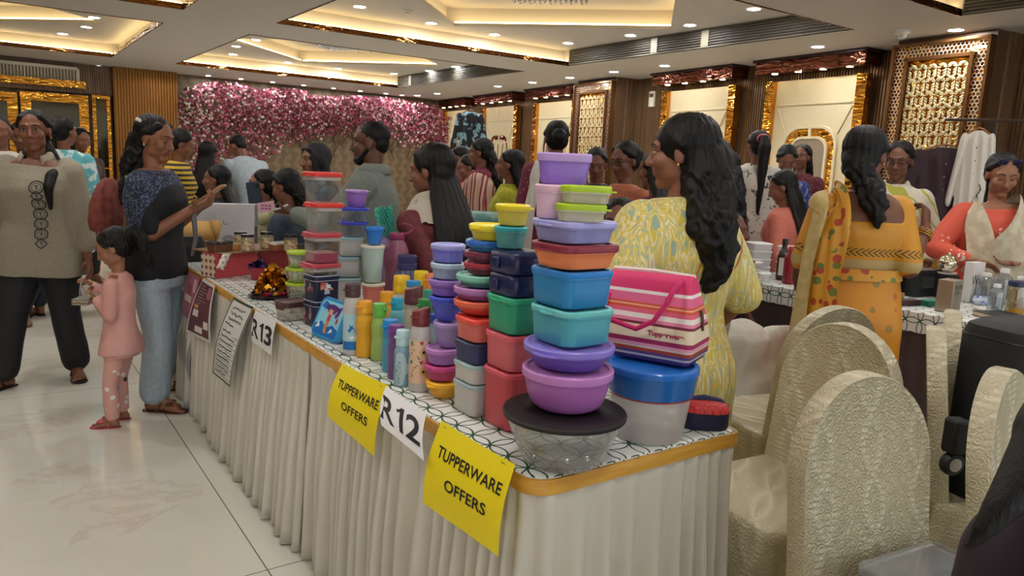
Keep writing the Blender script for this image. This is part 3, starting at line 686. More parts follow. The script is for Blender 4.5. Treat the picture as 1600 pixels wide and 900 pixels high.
sign((603, 603), (666, 645), (659, 720), (598, 664), 'white paper sign reading R12', [M_PAPER, M_INK], {'lettering': stall('2', 0.52)}, bow=0.008, slant=0.058, out=0.012)
sign((399, 485), (432, 500), (422, 556), (395, 533), 'white paper sign reading R13', [M_PAPER, M_INK], {'lettering': stall('3', 0.48)}, bow=0.006, slant=0.03)
sign((266, 402), (291, 417), (286, 456), (262, 440), 'white paper sign reading R14 half behind the jeans', [M_PAPER, M_INK], {'lettering': stall('4', 0.45)}, bow=0.004, slant=0.02)
rnd = random.Random(3); mk = []
for r in range(13):
    y = 0.90 - r * 0.066 - (0.02 if r > 3 else 0); x = 0.2 if r < 3 else 0.12; end = 0.82 if r != 12 else 0.7; pts = []
    amp = 0.022 if r < 3 else 0.012
    while x < end: pts.append((x, y + rnd.uniform(-amp, amp))); x += rnd.uniform(0.012, 0.03)
    if r in (3, 4): pts = pts[: len(pts) * 2 // 3]
    mk.append(stroke(pts, 0.006))
    if r > 3: mk.append(stroke([(0.05, y - 0.03), (0.95, y - 0.03)], 0.0025))
bord = [rect(0, 0, 0.03, 1, 1, n=12), rect(0.97, 0, 1, 1, 1, n=12), rect(0, 0.975, 1, 1, 1), rect(0, 0, 1, 0.02, 1)]
sign((366, 464), (397, 480), (358, 605), (334, 582), 'long handwritten menu sheet with a dark green border', [mat('#dcdcd6', 0.6), M_INK, mat('#23402c', 0.6)], {'handwriting': mk, 'border': bord}, bow=0.02, slant=0.07, name='menu_sheet')
sign((318, 434), (336, 446), (327, 537), (292, 518), 'maroon poster with a white border and pale pictures', [mat('#dad6d4', 0.5), mat('#5d2a30', 0.5), mat('#e8dfd8', 0.5), mat('#d98a56', 0.5), mat('#a4626c', 0.5)],
     {'print': [rect(0.06, 0.05, 0.94, 0.95), rect(0.18, 0.36, 0.45, 0.48, 1, 0.0006), rect(0.36, 0.09, 0.68, 0.20, 1, 0.0006), rect(0.72, 0.2, 0.92, 0.33, 1, 0.0006), rect(0.16, 0.5, 0.4, 0.57, 2, 0.0006), rect(0.7, 0.72, 0.9, 0.92, 3, 0.0006)] + [rect(0.2, 0.9 - i * 0.05, 0.2 + 0.3 + 0.1 * (i % 3), 0.905 - i * 0.05, 1, 0.0006) for i in range(7)]}, name='poster', cat='poster', slant=0.05)
sign((295, 423), (312, 434), (305, 508), (287, 492), 'pink poster hanging left of the maroon poster', [mat('#b5707f', 0.5), mat('#8b2f4f', 0.5), mat('#e8d2c0', 0.5), mat('#e4b1b8', 0.5)],
     {'print': [stroke([(0.2 + 0.05 * i, 0.74 + 0.05 * math.sin(i * 1.9)) for i in range(10)], 0.015), stroke([(0.25 + 0.05 * i, 0.64 + 0.03 * math.sin(i * 2.3)) for i in range(8)], 0.010), rect(0.2, 0.4, 0.7, 0.55, 1), rect(0.72, 0.66, 0.92, 0.93, 2)]}, name='poster', cat='poster', slant=0.02)
sign((279, 500), (303, 535), (296, 598), (283, 560), 'grey paper sheet hanging low on the far skirt', [mat('#b4b1aa', 0.6), mat('#8d8a84', 0.6)], {'faint_lines': [rect(0.15, 0.85 - i * 0.09, 0.85, 0.86 - i * 0.09) for i in range(8)]}, name='paper_sheet', cat='paper', slant=0.03)
# ================================================================ BOXES, BOWLS, CUPS AND BOTTLES ON THE LONG TABLE
def ring_sect(w, d, r, z, rnd): 
    n = 6 if not rnd else 8
    return rrect(w, d, r, z, n)
def tub(name, label, cat, x, y, z, w, d, h, rc, body, lid, taper=0.88, lid_h=0.016, over=0.004, tab=None, rz=0.0, group=None, bowl=False, recess=0.004, rim=True, lidname='lid', base=0.006, bnd=None):
    """lidded container: w x d at the rim, h in all; taper = base/rim; tab = direction (degrees) of the lid's pull tab"""
    t = thing(name, label, cat, (x, y, z), rz, group); rd = rc >= min(w, d) / 2 - 1e-3; n = 8 if rd else 6
    hb = h - lid_h * 0.55; b = MB(); rings = []
    if bowl == 'deep': prof = [(0.60, 0.0), (0.68, 0.025), (0.77, 0.09), (0.84, 0.2), (0.90, 0.4), (0.955, 0.7), (0.99, 0.92), (1.0, 1.0)]
    elif bowl: prof = [(taper * 0.80, 0.0), (taper * 0.90, 0.03), (taper, 0.10), (taper + (1 - taper) * 0.38, 0.28), (taper + (1 - taper) * 0.72, 0.55), (0.985, 0.85), (1.0, 1.0)]
    else: prof = [(taper - base * 2 / w, 0.0), (taper, min(0.07, base / h)), (taper + (1 - taper) * 0.5, 0.5), (1.0, 1.0)]
    for s_, u in prof: rings.append(rrect(w * s_, d * s_ if rd else d - w * (1 - s_), rc * s_ if rd else rc, u * hb, n))
    if rim: 
        k = 0.0025; rings = rings[:-1] + [rrect(w, d, rc, hb - 0.010, n), rrect(w + 2 * k, d + 2 * k, rc + k, hb - 0.009, n), rrect(w + 2 * k, d + 2 * k, rc + k, hb, n)]
    b.loft(rings, 0, (True, True)); b.build('body', body, t, ang=50)
    if bnd: bnd(t, w, d, rc, hb, n)
    b = MB(); o = over; z0 = h - lid_h
    rings = [rrect(w + 2 * o - 0.002, d + 2 * o - 0.002, rc + o, z0, n), rrect(w + 2 * o, d + 2 * o, rc + o, z0 + 0.002, n), rrect(w + 2 * o, d + 2 * o, rc + o, h - 0.003, n), rrect(w + 2 * o - 0.005, d + 2 * o - 0.005, rc + o - 0.002, h, n), rrect(w - 0.012, d - 0.012, max(rc - 0.006, 0.004), h, n), rrect(w - 0.018, d - 0.018, max(rc - 0.009, 0.003), h - recess, n)]
    b.loft(rings, 0, (True, True))
    if tab is not None:
        a = R_(tab); ux, uy = math.cos(a), math.sin(a); px_, py_ = -uy, ux
        reach = min((w / 2 + o) / max(abs(ux), 1e-3), (d / 2 + o) / max(abs(uy), 1e-3)) if not rd else w / 2 + o
        tw = min(w, d) * 0.34; pts = []
        for q in range(9):
            aa = R_(-90 + 22.5 * q); pts.append((reach - 0.006 + 0.016 * math.cos(aa) + (0.0 if q not in (0, 8) else -0.004), tw / 2 * math.sin(aa)))
        lo = [(ux * e + px_ * f, uy * e + py_ * f, z0 + 0.001) for e, f in pts]; hi = [(p[0], p[1], z0 + 0.0045) for p in lo]; b.loft([lo, hi])
    b.build(lidname, lid, t, ang=35)
    return t
STK = {}
class Stack:
    """things standing on one another; d is the depth at which their picture sizes are read"""
    def __init__(s, x, y, z=TZ + 0.0015, rz=0.0, hf=1.0): s.x, s.y, s.z, s.rz, s.hf = x, y, z, rz, hf; s.d = depth_of((x, y, z + 0.1))
    def m(s, px): return px * s.d / FPX
    def xy(s, cx, py):
        p = at(cx, py, s.d); return p[0], p[1]
    def put(s, fn, cx, top, bot, h=None, **kw):
        p = at(cx, (top + bot) / 2, s.d); x, y = (s.x, s.y) if kw.pop('keep', False) else (p[0], p[1])
        hh = (h or s.m(bot - top)) * s.hf; o = fn(x=x, y=y, z=s.z, h=hh, **kw); s.z += hh + 0.0006; return o
P = plastic
def boxy(w, d, rc, name, label, body, lid, **k):
    cat = k.pop('cat', 'container')
    return lambda x, y, z, h, **q: tub(name, label, cat, x, y, z, w, d, h, rc, body, lid, **k)
# ---- big glass bowl and the tower on it
p = gz(880, 717, TZ); A = Stack(p[0], p[1], hf=0.972)
def glass_bowl(x, y, z, h, w):
    t = thing('glass_bowl', 'big clear glass mixing bowl with a flat black lid at the table corner', 'bowl', (x, y, z)); R = w / 2; rr = [(0.60, 0.0), (0.66, 0.006), (0.73, 0.025), (0.82, 0.05), (0.90, 0.075), (0.96, 0.098), (0.985, h - 0.012)]
    b = MB(); out = [(r * R, u) for r, u in rr]; inn = [(r * R - 0.005, u + (0.006 if i < 2 else 0.002)) for i, (r, u) in enumerate(rr)][::-1]; inn[0] = (rr[-1][0] * R - 0.005, h - 0.012)
    b.lathe(out + inn, 56, cap=(True, True)); b.build('bowl', clear('#f2f5f5', 0.03, 0.03), t)
    b = MB(); b.lathe([(R - 0.003, h - 0.014), (R + 0.002, h - 0.012), (R + 0.003, h - 0.005), (R, h - 0.001), (R - 0.012, h), (R * 0.62, h), (R * 0.60, h - 0.0015), (0.002, h - 0.0015)], 56, cap=(True, True)); b.build('lid', mat('#151210', 0.55), t)
    return t
R_bowl = A.m(189)
A.put(glass_bowl, 880, 634, 720, w=R_bowl)
w = A.m(137); A.put(boxy(w, w, w / 2, 'storage_bowl', 'round orchid pink bowl with matching lid standing on the black bowl lid', P('#ad62b2'), P('#c783cc'), taper=0.62, bowl='deep', lid_h=0.018, cat='bowl'), 886, 566, 632)
w = A.m(137); A.put(boxy(w, w, w / 2, 'shallow_container', 'shallow round violet container with a lavender lid on the orchid bowl', P('#6a52b5'), P('#8f7ddc'), taper=0.78, lid_h=0.014, tab=200, base=0.012), 889, 525, 562)
w = A.m(98); A.put(boxy(w, w, 0.026, 'square_container', 'square teal container with an aqua lid, under the blue one', P('#45a3b0'), P('#6ecbca'), taper=0.95, lid_h=0.012, tab=180, rz=R_(1)), 893, 470, 528)
w = A.m(97); A.put(boxy(w, w, 0.024, 'square_container', 'square blue container below the orange box', P('#1580bd'), P('#0f7fd0'), taper=0.95, lid_h=0.012, rz=R_(1)), 893, 411, 470)
w = A.m(110); A.put(boxy(w, A.m(96), 0.03, 'sandwich_box', 'flat orange box with a dark red lid in the corner tower', P('#f4874a'), P('#8a1833'), taper=0.88, lid_h=0.016, tab=180, over=0.006, base=0.012), 898, 373, 413)
w = A.m(104); A.put(boxy(w, A.m(96), 0.03, 'divided_container', 'flat lavender blue container with an overhanging lid, above the orange box', frosted('#8f8fd0', 0.85), P('#b0b0ec'), taper=0.92, lid_h=0.012, tab=180, over=0.006), 897, 340, 375)
zt = A.z; w = A.m(64)
B = Stack(*A.xy(868, 315), z=zt); w = B.m(60)
B.put(boxy(w, w, w / 2, 'round_canister', 'tall round pale pink tub under the purple tub', P('#e3bdd8'), P('#ecc3dd'), taper=0.92, lid_h=0.014), 867, 290, 343)
w = B.m(86); B.put(boxy(B.m(80), B.m(34), 0.03, 'storage_tub', 'large purple tub with a lilac lid on the very top of the tower', P('#8f6cc9'), P('#bf9de0'), taper=0.90, lid_h=0.017, rz=R_(-40)), 881, 242, 290)
f = at(912, 325, A.d - 0.055); G = Stack(f[0], f[1], z=zt)
for i, (cx, lab) in enumerate(((908, 'lower clear oval box with a lime green lid beside the pale pink tub'), (914, 'upper clear oval box with a lime green lid beside the purple tub'))):
    G.put(boxy(G.m(76), G.m(34), 0.022, 'snack_box', lab, frosted('#cfcaa8', 0.7), P('#b2d11c'), taper=0.92, lid_h=0.014, tab=0, rz=R_(-36), group='clear boxes with lime lids', over=0.003), cx, 314, 342)
# ---- big bucket with the striped bag on it
p = gz(1012, 679, TZ); K = Stack(p[0], p[1]); w = K.m(134)
def bucket(x, y, z, h):
    R = w / 2; t = tub('storage_bucket', 'big cloudy clear bucket with a wide bright blue lid band', 'bucket', x, y, z, w, w, h, w / 2, frosted('#d8d2cc', 0.62), P('#1472d0', 0.2), taper=0.80, lid_h=0.016, over=0.007, recess=0.008)
    b = MB(); z0, z1 = h - 0.068, h - 0.013; s0 = 0.80 + 0.2 * z0 / h
    b.lathe([(R * s0 + 0.003, z0), (R * s0 + 0.0055, z0 + 0.002), (R + 0.006, z1)], 48, cap=(False, False)); b.build('band', mat('#1a69b8', 0.18, alpha=0.93), t)
    b = MB(); b.lathe([(R * s0 + 0.0015, z0 - 0.004), (R * s0 + 0.004, z0 - 0.003), (R * s0 + 0.004, z0)], 48, cap=(False, False)); b.build('red_seal', mat('#a8243a', 0.3), t); return t
K.put(bucket, 1016, 563, 680)
# ---- coral, green and navy tower
c0 = gz(792, 680, TZ); w = 0.116; C = Stack(c0[0] + w / 2, c0[1] + w / 2)
C.put(boxy(w, w, 0.022, 'square_canister', 'tall square coral red canister standing on the cloth', P('#c84550'), P('#e8566a'), taper=0.97, lid_h=0.013), 0, 572, 681, h=C.m(92), keep=True)
C.put(boxy(w, w, 0.022, 'square_canister', 'cloudy coral red square canister, second from the cloth', frosted('#dd5560', 0.9), P('#ee6070'), taper=0.96, lid_h=0.012), 0, 513, 572, h=C.m(57), keep=True)
C.put(boxy(w, w, 0.022, 'square_canister', 'square emerald green canister below the navy boxes', P('#1f9c74'), P('#2fb889'), taper=0.96, lid_h=0.012, tab=180), 0, 452, 513, h=C.m(57), keep=True)
def clasp_box(label):
    def f(x, y, z, h):
        t = thing('lunch_box', label, 'lunch box', (x, y, z), 0, 'navy clasped lunch boxes'); wd, dp = w * 1.03, w * 1.0; nav = mat('#1c2350', 0.3)
        for nm, z0, z1 in (('lower_shell', 0, h * 0.46), ('upper_shell', h * 0.48, h)):
            b = MB(); up = nm == 'upper_shell'; rs = []
            for u, s_ in ((0, 0.90), (0.18, 0.97), (0.55, 0.985), (0.70, 1.0), (1.0, 1.0)):
                k = 1 - u if up else u; rs.append((z0 + (z1 - z0) * (1 - k if up else k) if False else (z1 - (z1 - z0) * u if up else z0 + (z1 - z0) * u), s_))
            b.loft([rrect(wd * s_, dp * s_, 0.024, zz, 6) for zz, s_ in rs]); b.build(nm, nav, t, ang=50)
        b = MB(); b.loft([rrect(wd * 0.985, dp * 0.985, 0.022, h * 0.455, 6), rrect(wd * 0.985, dp * 0.985, 0.022, h * 0.485, 6)]); b.build('seal', mat('#11152e', 0.4), t)
        b = MB(); b.box((-wd / 2 - 0.003, 0.01, h * 0.5), (0.010, 0.022, h * 0.55)); b.build('clasp', nav, t, bevel=0.004)
        b = MB(); b.box((0.01, -dp / 2 - 0.0005, h * 0.72), (0.03, 0.001, 0.004)); b.build('embossed_mark', mat('#6b74a8', 0.4), t); return t
    return f
C.put(clasp_box('navy clasped lunch box, lower of two on the green canister'), 0, 418, 460, h=C.m(33), keep=True)
C.put(clasp_box('navy clasped lunch box, upper of two under the teal tub'), 0, 385, 418, h=C.m(32), keep=True)
D = Stack(*C.xy(798, 370), z=C.z); w2 = D.m(48)
D.put(boxy(w2, w2, w2 / 2, 'round_tub', 'cloudy teal round tub standing on the navy lunch boxes', frosted('#2f9d98', 0.86), P('#27a9b0'), taper=0.88, lid_h=0.011), 798, 354, 389)
D.put(boxy(D.m(50), D.m(50), D.m(25), 'round_tub', 'cloudy yellow round tub on the teal tub', frosted('#d8c416', 0.9), P('#f3dd16'), taper=0.84, lid_h=0.012, tab=-20), 801, 320, 353)
# ---- grey squares, navy square, then rounds
c0 = gz(735.5, 657, TZ); w = 0.100; E = Stack(c0[0] + w / 2 + 0.003, c0[1] + w / 2)
E.put(boxy(w, w, 0.018, 'square_canister', 'tall pale grey square canister standing on the cloth', P('#c9c6c0'), P('#a9c3c8'), taper=0.975, lid_h=0.010), 0, 0, 0, h=E.m(51), keep=True)
E.put(boxy(w, w, 0.018, 'square_canister', 'short pale grey square canister with a blue-grey lid', P('#cdcac4'), P('#a9c6cb'), taper=0.975, lid_h=0.010), 0, 0, 0, h=E.m(31), keep=True)
E.put(boxy(w, w, 0.018, 'square_canister', 'navy square canister under the orange-red one', P('#202a5c'), P('#1b2450'), taper=0.965, lid_h=0.012), 0, 0, 0, h=E.m(33), keep=True)
E.put(boxy(w, w, 0.020, 'square_canister', 'cloudy orange-red square tub on the navy canister', frosted('#dd5a4c', 0.92), P('#f4463a'), taper=0.94, lid_h=0.012, over=0.005), 0, 0, 0, h=E.m(37), keep=True)
for cx, top, bot, wp_, bc, lc, lab, k in ((750, 465, 494, 78, '#d9533a', '#ee6a48', 'round orange bowl under the orchid bowl in the middle pile', dict(bowl=True, taper=0.66)), (749, 444, 473, 76, '#a663a6', '#bd7fbe', 'round orchid bowl between the orange and the mint bowls', dict(taper=0.82)), (752, 425, 452, 74, '#5aa592', '#86ccb4', 'round mint green bowl under the dark red bowl', dict(taper=0.80))):
    w = E.m(wp_); E.put(boxy(w, w, w / 2, 'round_bowl', lab, P(bc), P(lc), lid_h=0.012, cat='bowl', **k), cx, top, bot, h=E.m((23, 19, 18.5)[[750, 749, 752].index(cx)]))
E.z -= 0.0
for cx, hh, wp_, bc, lc, lab, tb in ((758, 18, 62, '#7d1f36', '#b01f3e', 'round dark red bowl, lower of two under the blue one', None), (757, 17, 60, '#63213c', '#7d2446', 'round maroon bowl with a pink pull tab under the blue bowl', 195), (762, 17, 66, '#1f6fa8', '#1a6ed0', 'round blue bowl with a blue lid under the yellow one', None), (766, 24, 66, '#e0c810', '#f4e01c', 'round yellow bowl with a pull tab on top of the middle pile', 190)):
    w = E.m(wp_); E.put(boxy(w, w, w / 2, 'round_bowl', lab, P(bc), P(lc), lid_h=0.011, cat='bowl', taper=0.84, tab=tb), cx, 400, 420, h=E.m(hh))
# ---- purple pile on the yellow bowl
p = gz(694, 617, TZ); V = Stack(p[0], p[1], hf=0.962)
for cx, top, bot, wp_, bc, lc, lab, k in ((694, 597, 625, 60, '#e6a512', '#f6b81f', 'yellow bowl at the foot of the purple pile', dict(bowl=True, taper=0.66, tab=195)), (690, 574, 599, 56, '#b23a74', '#d4408a', 'round magenta bowl on the yellow bowl', dict(taper=0.84)), (692, 546, 573, 58, '#a572bd', '#c68ad2', 'round orchid tub with a domed lid on the magenta bowl', dict(taper=0.86)),
        (703, 505, 546, 53, '#9a7cc2', '#b89bdb', 'taller cloudy lilac tub in the middle of the purple pile', dict(taper=0.80, fr=1)), (699, 465, 505, 60, '#4a57c4', '#3344cc', 'flared blue bowl with a royal blue lid in the purple pile', dict(bowl=True, taper=0.6)), (698, 439, 465, 58, '#8158ad', '#9a74c9', 'round purple tub above the blue bowl', dict(taper=0.88)),
        (700, 411, 437, 56, '#8fa8c4', '#b8cfe6', 'cloudy ice blue tub second from the top of the purple pile', dict(taper=0.90, fr=1)), (700, 380, 409, 56, '#6f6fca', '#a6a6e6', 'round periwinkle tub on top of the purple pile', dict(taper=0.92))):
    w = V.m(wp_ - 6 if wp_ > 54 else wp_ - 4); fr = k.pop('fr', 0)
    V.put(boxy(w, w, w / 2, 'round_tub', lab, frosted(bc, 0.8) if fr else P(bc), P(lc), lid_h=0.012, **k), cx, top, bot)
# ---- bottles
def bottle(label, cx, top, base, wpx, body, cap, cap_px=22, capw=None, waist=True, foot=None, loop=True, back=0.0, prt=None, loopdir=200, slant=False, neck=0.0):
    p = gz(cx, base, TZ); d = depth_of(p); q = (p[0], p[1]); h = (base - top) * d / FPX * 1.0 + 0.0; k = d / FPX; R = wpx * k / 2; hc = cap_px * k; rc = (capw or wpx * 0.78) * k / 2; hb = h - hc
    t = thing('drink_bottle', label, 'bottle', (p[0], p[1], TZ + 0.0015), 0, None)
    if waist: pr = [(0.86, 0), (0.93, 0.012), (0.97, 0.08), (0.97, 0.25), (0.90, 0.42), (0.87, 0.52), (0.92, 0.64), (0.97, 0.76), (0.93, 0.86), (0.80, 0.95), (rc / R * 0.96, 1.0)]
    else: pr = [(0.90, 0), (0.97, 0.012), (1.0, 0.04), (1.0, 0.70), (0.99, 0.80), (0.93, 0.90), (rc / R * 0.98, 0.985), (rc / R * 0.97, 1.0)]
    n = 40; b = MB(); rings = []
    dense = []
    for (a, u), (c, v) in zip(pr, pr[1:]):
        for i in range(4): dense.append((a + (c - a) * i / 4, u + (v - u) * i / 4))
    dense.append(pr[-1])
    for r, u in dense: 
        fl = 0.018 if waist and 0.05 < u < 0.85 else 0.0
        rings.append([((R * r * (1 - fl * (0.5 + 0.5 * math.cos(8 * 2 * math.pi * j / n)))) * math.cos(2 * math.pi * j / n), (R * r * (1 - fl * (0.5 + 0.5 * math.cos(8 * 2 * math.pi * j / n)))) * math.sin(2 * math.pi * j / n), u * hb) for j in range(n)])
    b.loft(rings); b.build('body', body, t, ang=60)
    b = MB(); sl = 0.006 if slant else 0.0
    cr = [[(rc * s_ * math.cos(2 * math.pi * j / 32), rc * s_ * math.sin(2 * math.pi * j / 32), z + (sl * math.cos(2 * math.pi * j / 32 + 0.6) if z > hb + hc * 0.6 else 0)) for j in range(32)] for s_, z in ((1.0, hb + 0.0005), (1.02, hb + 0.002), (1.02, hb + hc * 0.42), (0.99, hb + hc * 0.46), (1.0, hb + hc * 0.52), (1.0, h - 0.004), (0.94, h - 0.0005), (0.5, h))]
    b.loft(cr); c = b.build('cap', cap, t, ang=35)
    if loop:
        b = MB(); a = R_(loopdir); b.tube([(rc * 0.98 * math.cos(a - 0.5), rc * 0.98 * math.sin(a - 0.5), hb + hc * 0.62), ((rc + 0.007) * math.cos(a - 0.25), (rc + 0.007) * math.sin(a - 0.25), hb + hc * 0.60), ((rc + 0.008) * math.cos(a + 0.25), (rc + 0.008) * math.sin(a + 0.25), hb + hc * 0.60), (rc * 0.98 * math.cos(a + 0.5), rc * 0.98 * math.sin(a + 0.5), hb + hc * 0.62)], 0.0028, 6); b.build('flip_tab', cap, c)
    if prt: prt(t, R, hb)
    return t
def cyl_patch(R, a0, a1, z0, z1, n=14): 
    vs = [(R * math.cos(R_(a0 + (a1 - a0) * i / n)), R * math.sin(R_(a0 + (a1 - a0) * i / n)), z) for z in (z0, z1) for i in range(n + 1)]
    return vs, [(i, i + 1, n + 2 + i, n + 1 + i) for i in range(n)]
def on_cyl(R, pts, a0, z0): return [(R * math.cos(R_(a0) + u / R), R * math.sin(R_(a0) + u / R), z0 + v) for u, v in pts]
FRONT = -128.0      # direction of the viewer as seen from the near end of the table, degrees
def disc(r, cx=0, cy=0, n=10, sx=1.0): return [(cx + sx * r * math.cos(2 * math.pi * i / n), cy + r * math.sin(2 * math.pi * i / n)) for i in range(n)]
def flower_print(t, R, hb):
    b = MB(); b.add(*cyl_patch(R + 0.0006, FRONT - 75, FRONT + 95, hb * 0.14, hb * 0.80), 0); rnd = random.Random(2)
    for a, z in ((-35, 0.30), (28, 0.32), (72, 0.30), (-35, 0.64), (28, 0.62), (72, 0.62), (-5, 0.47), (-62, 0.5)):
        big = a > -34; aa = FRONT + a; R2 = R + 0.0011
        if big and a > -6 and a != -5:
            for q in range(10):
                an = 2 * math.pi * q / 10; b.add(on_cyl(R2, [(0.011 * math.cos(an - 0.16), 0.011 * math.sin(an - 0.16)), (0.013 * math.cos(an), 0.013 * math.sin(an)), (0.011 * math.cos(an + 0.16), 0.011 * math.sin(an + 0.16)), (0.003 * math.cos(an), 0.003 * math.sin(an))], aa, hb * z), [(0, 1, 2, 3)], 1)
            b.add(on_cyl(R2 + 0.0002, disc(0.0045), aa, hb * z), [tuple(range(10))], 2)
        else:
            for q in range(7):
                u, v = rnd.uniform(-0.008, 0.008), rnd.uniform(-0.016, 0.016); c, s_ = math.cos(q * 0.9), math.sin(q * 0.9)
                b.add(on_cyl(R2, [(u - 0.004 * c, v - 0.004 * s_), (u + 0.0012 * s_, v - 0.0012 * c), (u + 0.004 * c, v + 0.004 * s_), (u - 0.0012 * s_, v + 0.0012 * c)], aa, hb * z), [(0, 1, 2, 3)], 3 if q < 3 else 2)
    for a, z, m in ((-40, 0.47, 4), (15, 0.47, 5), (-40, 0.76, 4), (15, 0.77, 5), (60, 0.48, 5), (60, 0.76, 4)):
        b.add(on_cyl(R + 0.0012, [(0.0, -0.008), (0.006, -0.002), (0.004, 0.007), (0.0015, 0.002), (-0.005, 0.004)], FRONT + a, hb * z), [(0, 1, 2, 3, 4)], m)
    b.build('flower_print', [mat('#e8c3a4', 0.5), mat('#d7a52c', 0.5), mat('#3a2b22', 0.5), mat('#55615a', 0.5), mat('#3f8a84', 0.5), mat('#a83a3a', 0.5)], t)
def sea_print(t, R, hb):
    b = MB(); b.add(*cyl_patch(R + 0.0006, FRONT - 50, FRONT + 75, hb * 0.10, hb * 0.72), 0); b.add(*cyl_patch(R + 0.0009, FRONT - 50, FRONT + 75, hb * 0.10, hb * 0.25), 1)
    b.add(on_cyl(R + 0.0012, [(-0.014, 0.0), (-0.006, -0.006), (0.008, -0.006), (0.012, 0.004), (0.004, 0.010), (0.008, 0.018), (0.0, 0.014), (-0.006, 0.020), (-0.005, 0.008)], FRONT + 10, hb * 0.44), [tuple(range(9))], 1)
    b.add(on_cyl(R + 0.0014, [(-0.014, 0.0), (-0.004, -0.007), (0.010, -0.004), (0.014, 0.003), (0.0, 0.005)], FRONT + 18, hb * 0.32), [tuple(range(5))], 2)
    b.build('sea_print', [mat('#a9cfd8', 0.5), mat('#1f6fb8', 0.5), mat('#e8eef0', 0.5)], t)
def cloud_print(t, R, hb):
    b = MB(); rnd = random.Random(4)
    for q in range(7): b.add(on_cyl(R + 0.0008 + 0.0001 * q, disc(0.012 + 0.006 * rnd.random(), rnd.uniform(-0.008, 0.010), hb * 0.16 + hb * 0.1 * q, 14), FRONT + 8, 0), [tuple(range(14))], 0)
    b.build('pale_print', mat('#b9d3da', 0.5), t)
FR = frosted
bottle('cloudy bottle with a brown cap and a blue sea print', 550, 443, 553, 29, FR('#cfc9c4', 0.75), P('#46252b'), 20, 23, False, prt=sea_print)
bottle('yellow waisted bottle with a yellow cap at the front', 569, 469, 557, 27, P('#e3a514'), P('#f3a81a'), 20, 22, loopdir=190)
bottle('lime green waisted bottle with a green cap at the front', 592, 473, 562, 26, FR('#9bbf4e', 0.88), P('#62bb45'), 21, 21, loopdir=-50)
bottle('light blue bottle with a bright blue cap behind the purple one', 609, 498, 580, 25, FR('#3d9fc8', 0.9), P('#1f8fd6'), 23, 24, False)
bottle('deep purple bottle with a plum cap', 618, 506, 591, 25, FR('#6a3a86', 0.92), P('#7d3f8f'), 24, 23, False)
bottle('pale blue bottle with an ice blue cap and a white print', 628, 514, 602, 26, FR('#86b3c4', 0.85), P('#bfe0e6'), 25, 21, False, prt=cloud_print)
bottle('cloudy bottle with a maroon cap and a flower print', 655, 481, 609, 34, FR('#d2cac6', 0.78), P('#7a2323'), 26, 28, False, prt=flower_print, slant=True)
bottle('orange waisted bottle with an amber cap behind the lime green bottle', 603, 455, 537, 25, P('#eb9a1a'), P('#f2a516'), 18, 21, loopdir=-40)
bottle('sky blue ribbed bottle with a cyan cap behind the front row', 619, 464, 551, 27, FR('#58b4c8', 0.85), P('#25a6c8'), 19, 18)
bottle('clear bottle with a big slanted maroon cap', 644, 448, 565, 30, FR('#bfb6a0', 0.6), P('#571f26'), 26, 28, slant=True, loop=False)
bottle('clear bluish bottle with a bright green cap', 662, 466, 588, 25, FR('#a9c3cc', 0.6), P('#1f8f34'), 22, 23)
bottle('cloudy white bottle with a yellow cap in the back row', 626, 430, 521, 29, FR('#d8d4ca', 0.75), P('#f3c51c'), 27, 25, False, loop=False)
bottle('cloudy bottle with a blue cap between the yellow capped ones', 644, 438, 530, 25, FR('#cdd8dc', 0.7), P('#1f8fd0'), 9, 22, False, loop=False)
bottle('tall yellow bottle with a yellow cap in the back row', 656, 423, 517, 25, FR('#e8cf2a', 0.9), P('#f4d714'), 22, 22, False, loop=False)
bottle('peach orange bottle beside the purple pile', 672, 427, 523, 22, P('#ee8a52'), P('#f3905a'), 24, 20)
bottle('small bottle with a teal cap beside the purple pile', 668, 452, 540, 18, FR('#3f9f94', 0.85), P('#2f9d8e'), 14, 16, False, loop=False)
bottle('clear bottle with a royal blue cap behind the flower print bottle', 676, 489, 594, 20, FR('#a3bccc', 0.7), P('#2352b8'), 14, 18, False, loop=False)
# ---- big magenta and navy bottles
def big_bottle(label, cx, top, base, wpx, col, handle, cap_px, capw):
    p = gz(cx, base, TZ); d = depth_of(p); k = d / FPX; R = wpx * k / 2; h = (base - top) * k; hc = cap_px * k; rc = capw * k / 2; hb = h - hc
    t = thing('drink_bottle', label, 'bottle', (p[0], p[1], TZ + 0.0015)); m = FR(col, 0.96, 0.2); b = MB()
    b.lathe([(R * 0.9, 0), (R * 0.98, 0.008), (R, hb * 0.1), (R * 0.94, hb * 0.3), (R * 0.90, hb * 0.45), (R * 0.97, hb * 0.6), (R, hb * 0.72), (R * 0.93, hb * 0.84), (R * 0.75, hb * 0.94), (rc * 0.96, hb * 0.985), (rc * 0.94, hb)], 40); b.build('body', m, t, ang=60)
    b = MB(); b.lathe([(rc, hb + 0.0004), (rc * 1.04, hb + 0.002), (rc * 1.04, hb + hc * 0.4), (rc * 0.98, hb + hc * 0.44), (rc, hb + hc * 0.5), (rc, h - 0.004), (rc * 0.9, h), (0.004, h)], 32); c = b.build('cap', P(col), t)
    if handle:
        b = MB(); b.tube([(rc * 1.0, 0.01, hb + hc * 0.8)] + [(rc * 0.9 + 0.045 * math.sin(R_(a)), 0.01, hb + hc * 0.8 + 0.02 - 0.022 * math.cos(R_(a))) for a in range(0, 200, 20)], 0.006, 8); b.build('carry_loop', P(col), c)
    return t
big_bottle('large shiny magenta bottle with a carrying loop behind the tumblers', 618, 364, 481, 40, '#861f52', True, 10, 24)
big_bottle('squat navy blue bottle in front of the woman with the watch', 634, 398, 500, 44, '#20235f', False, 22, 30)
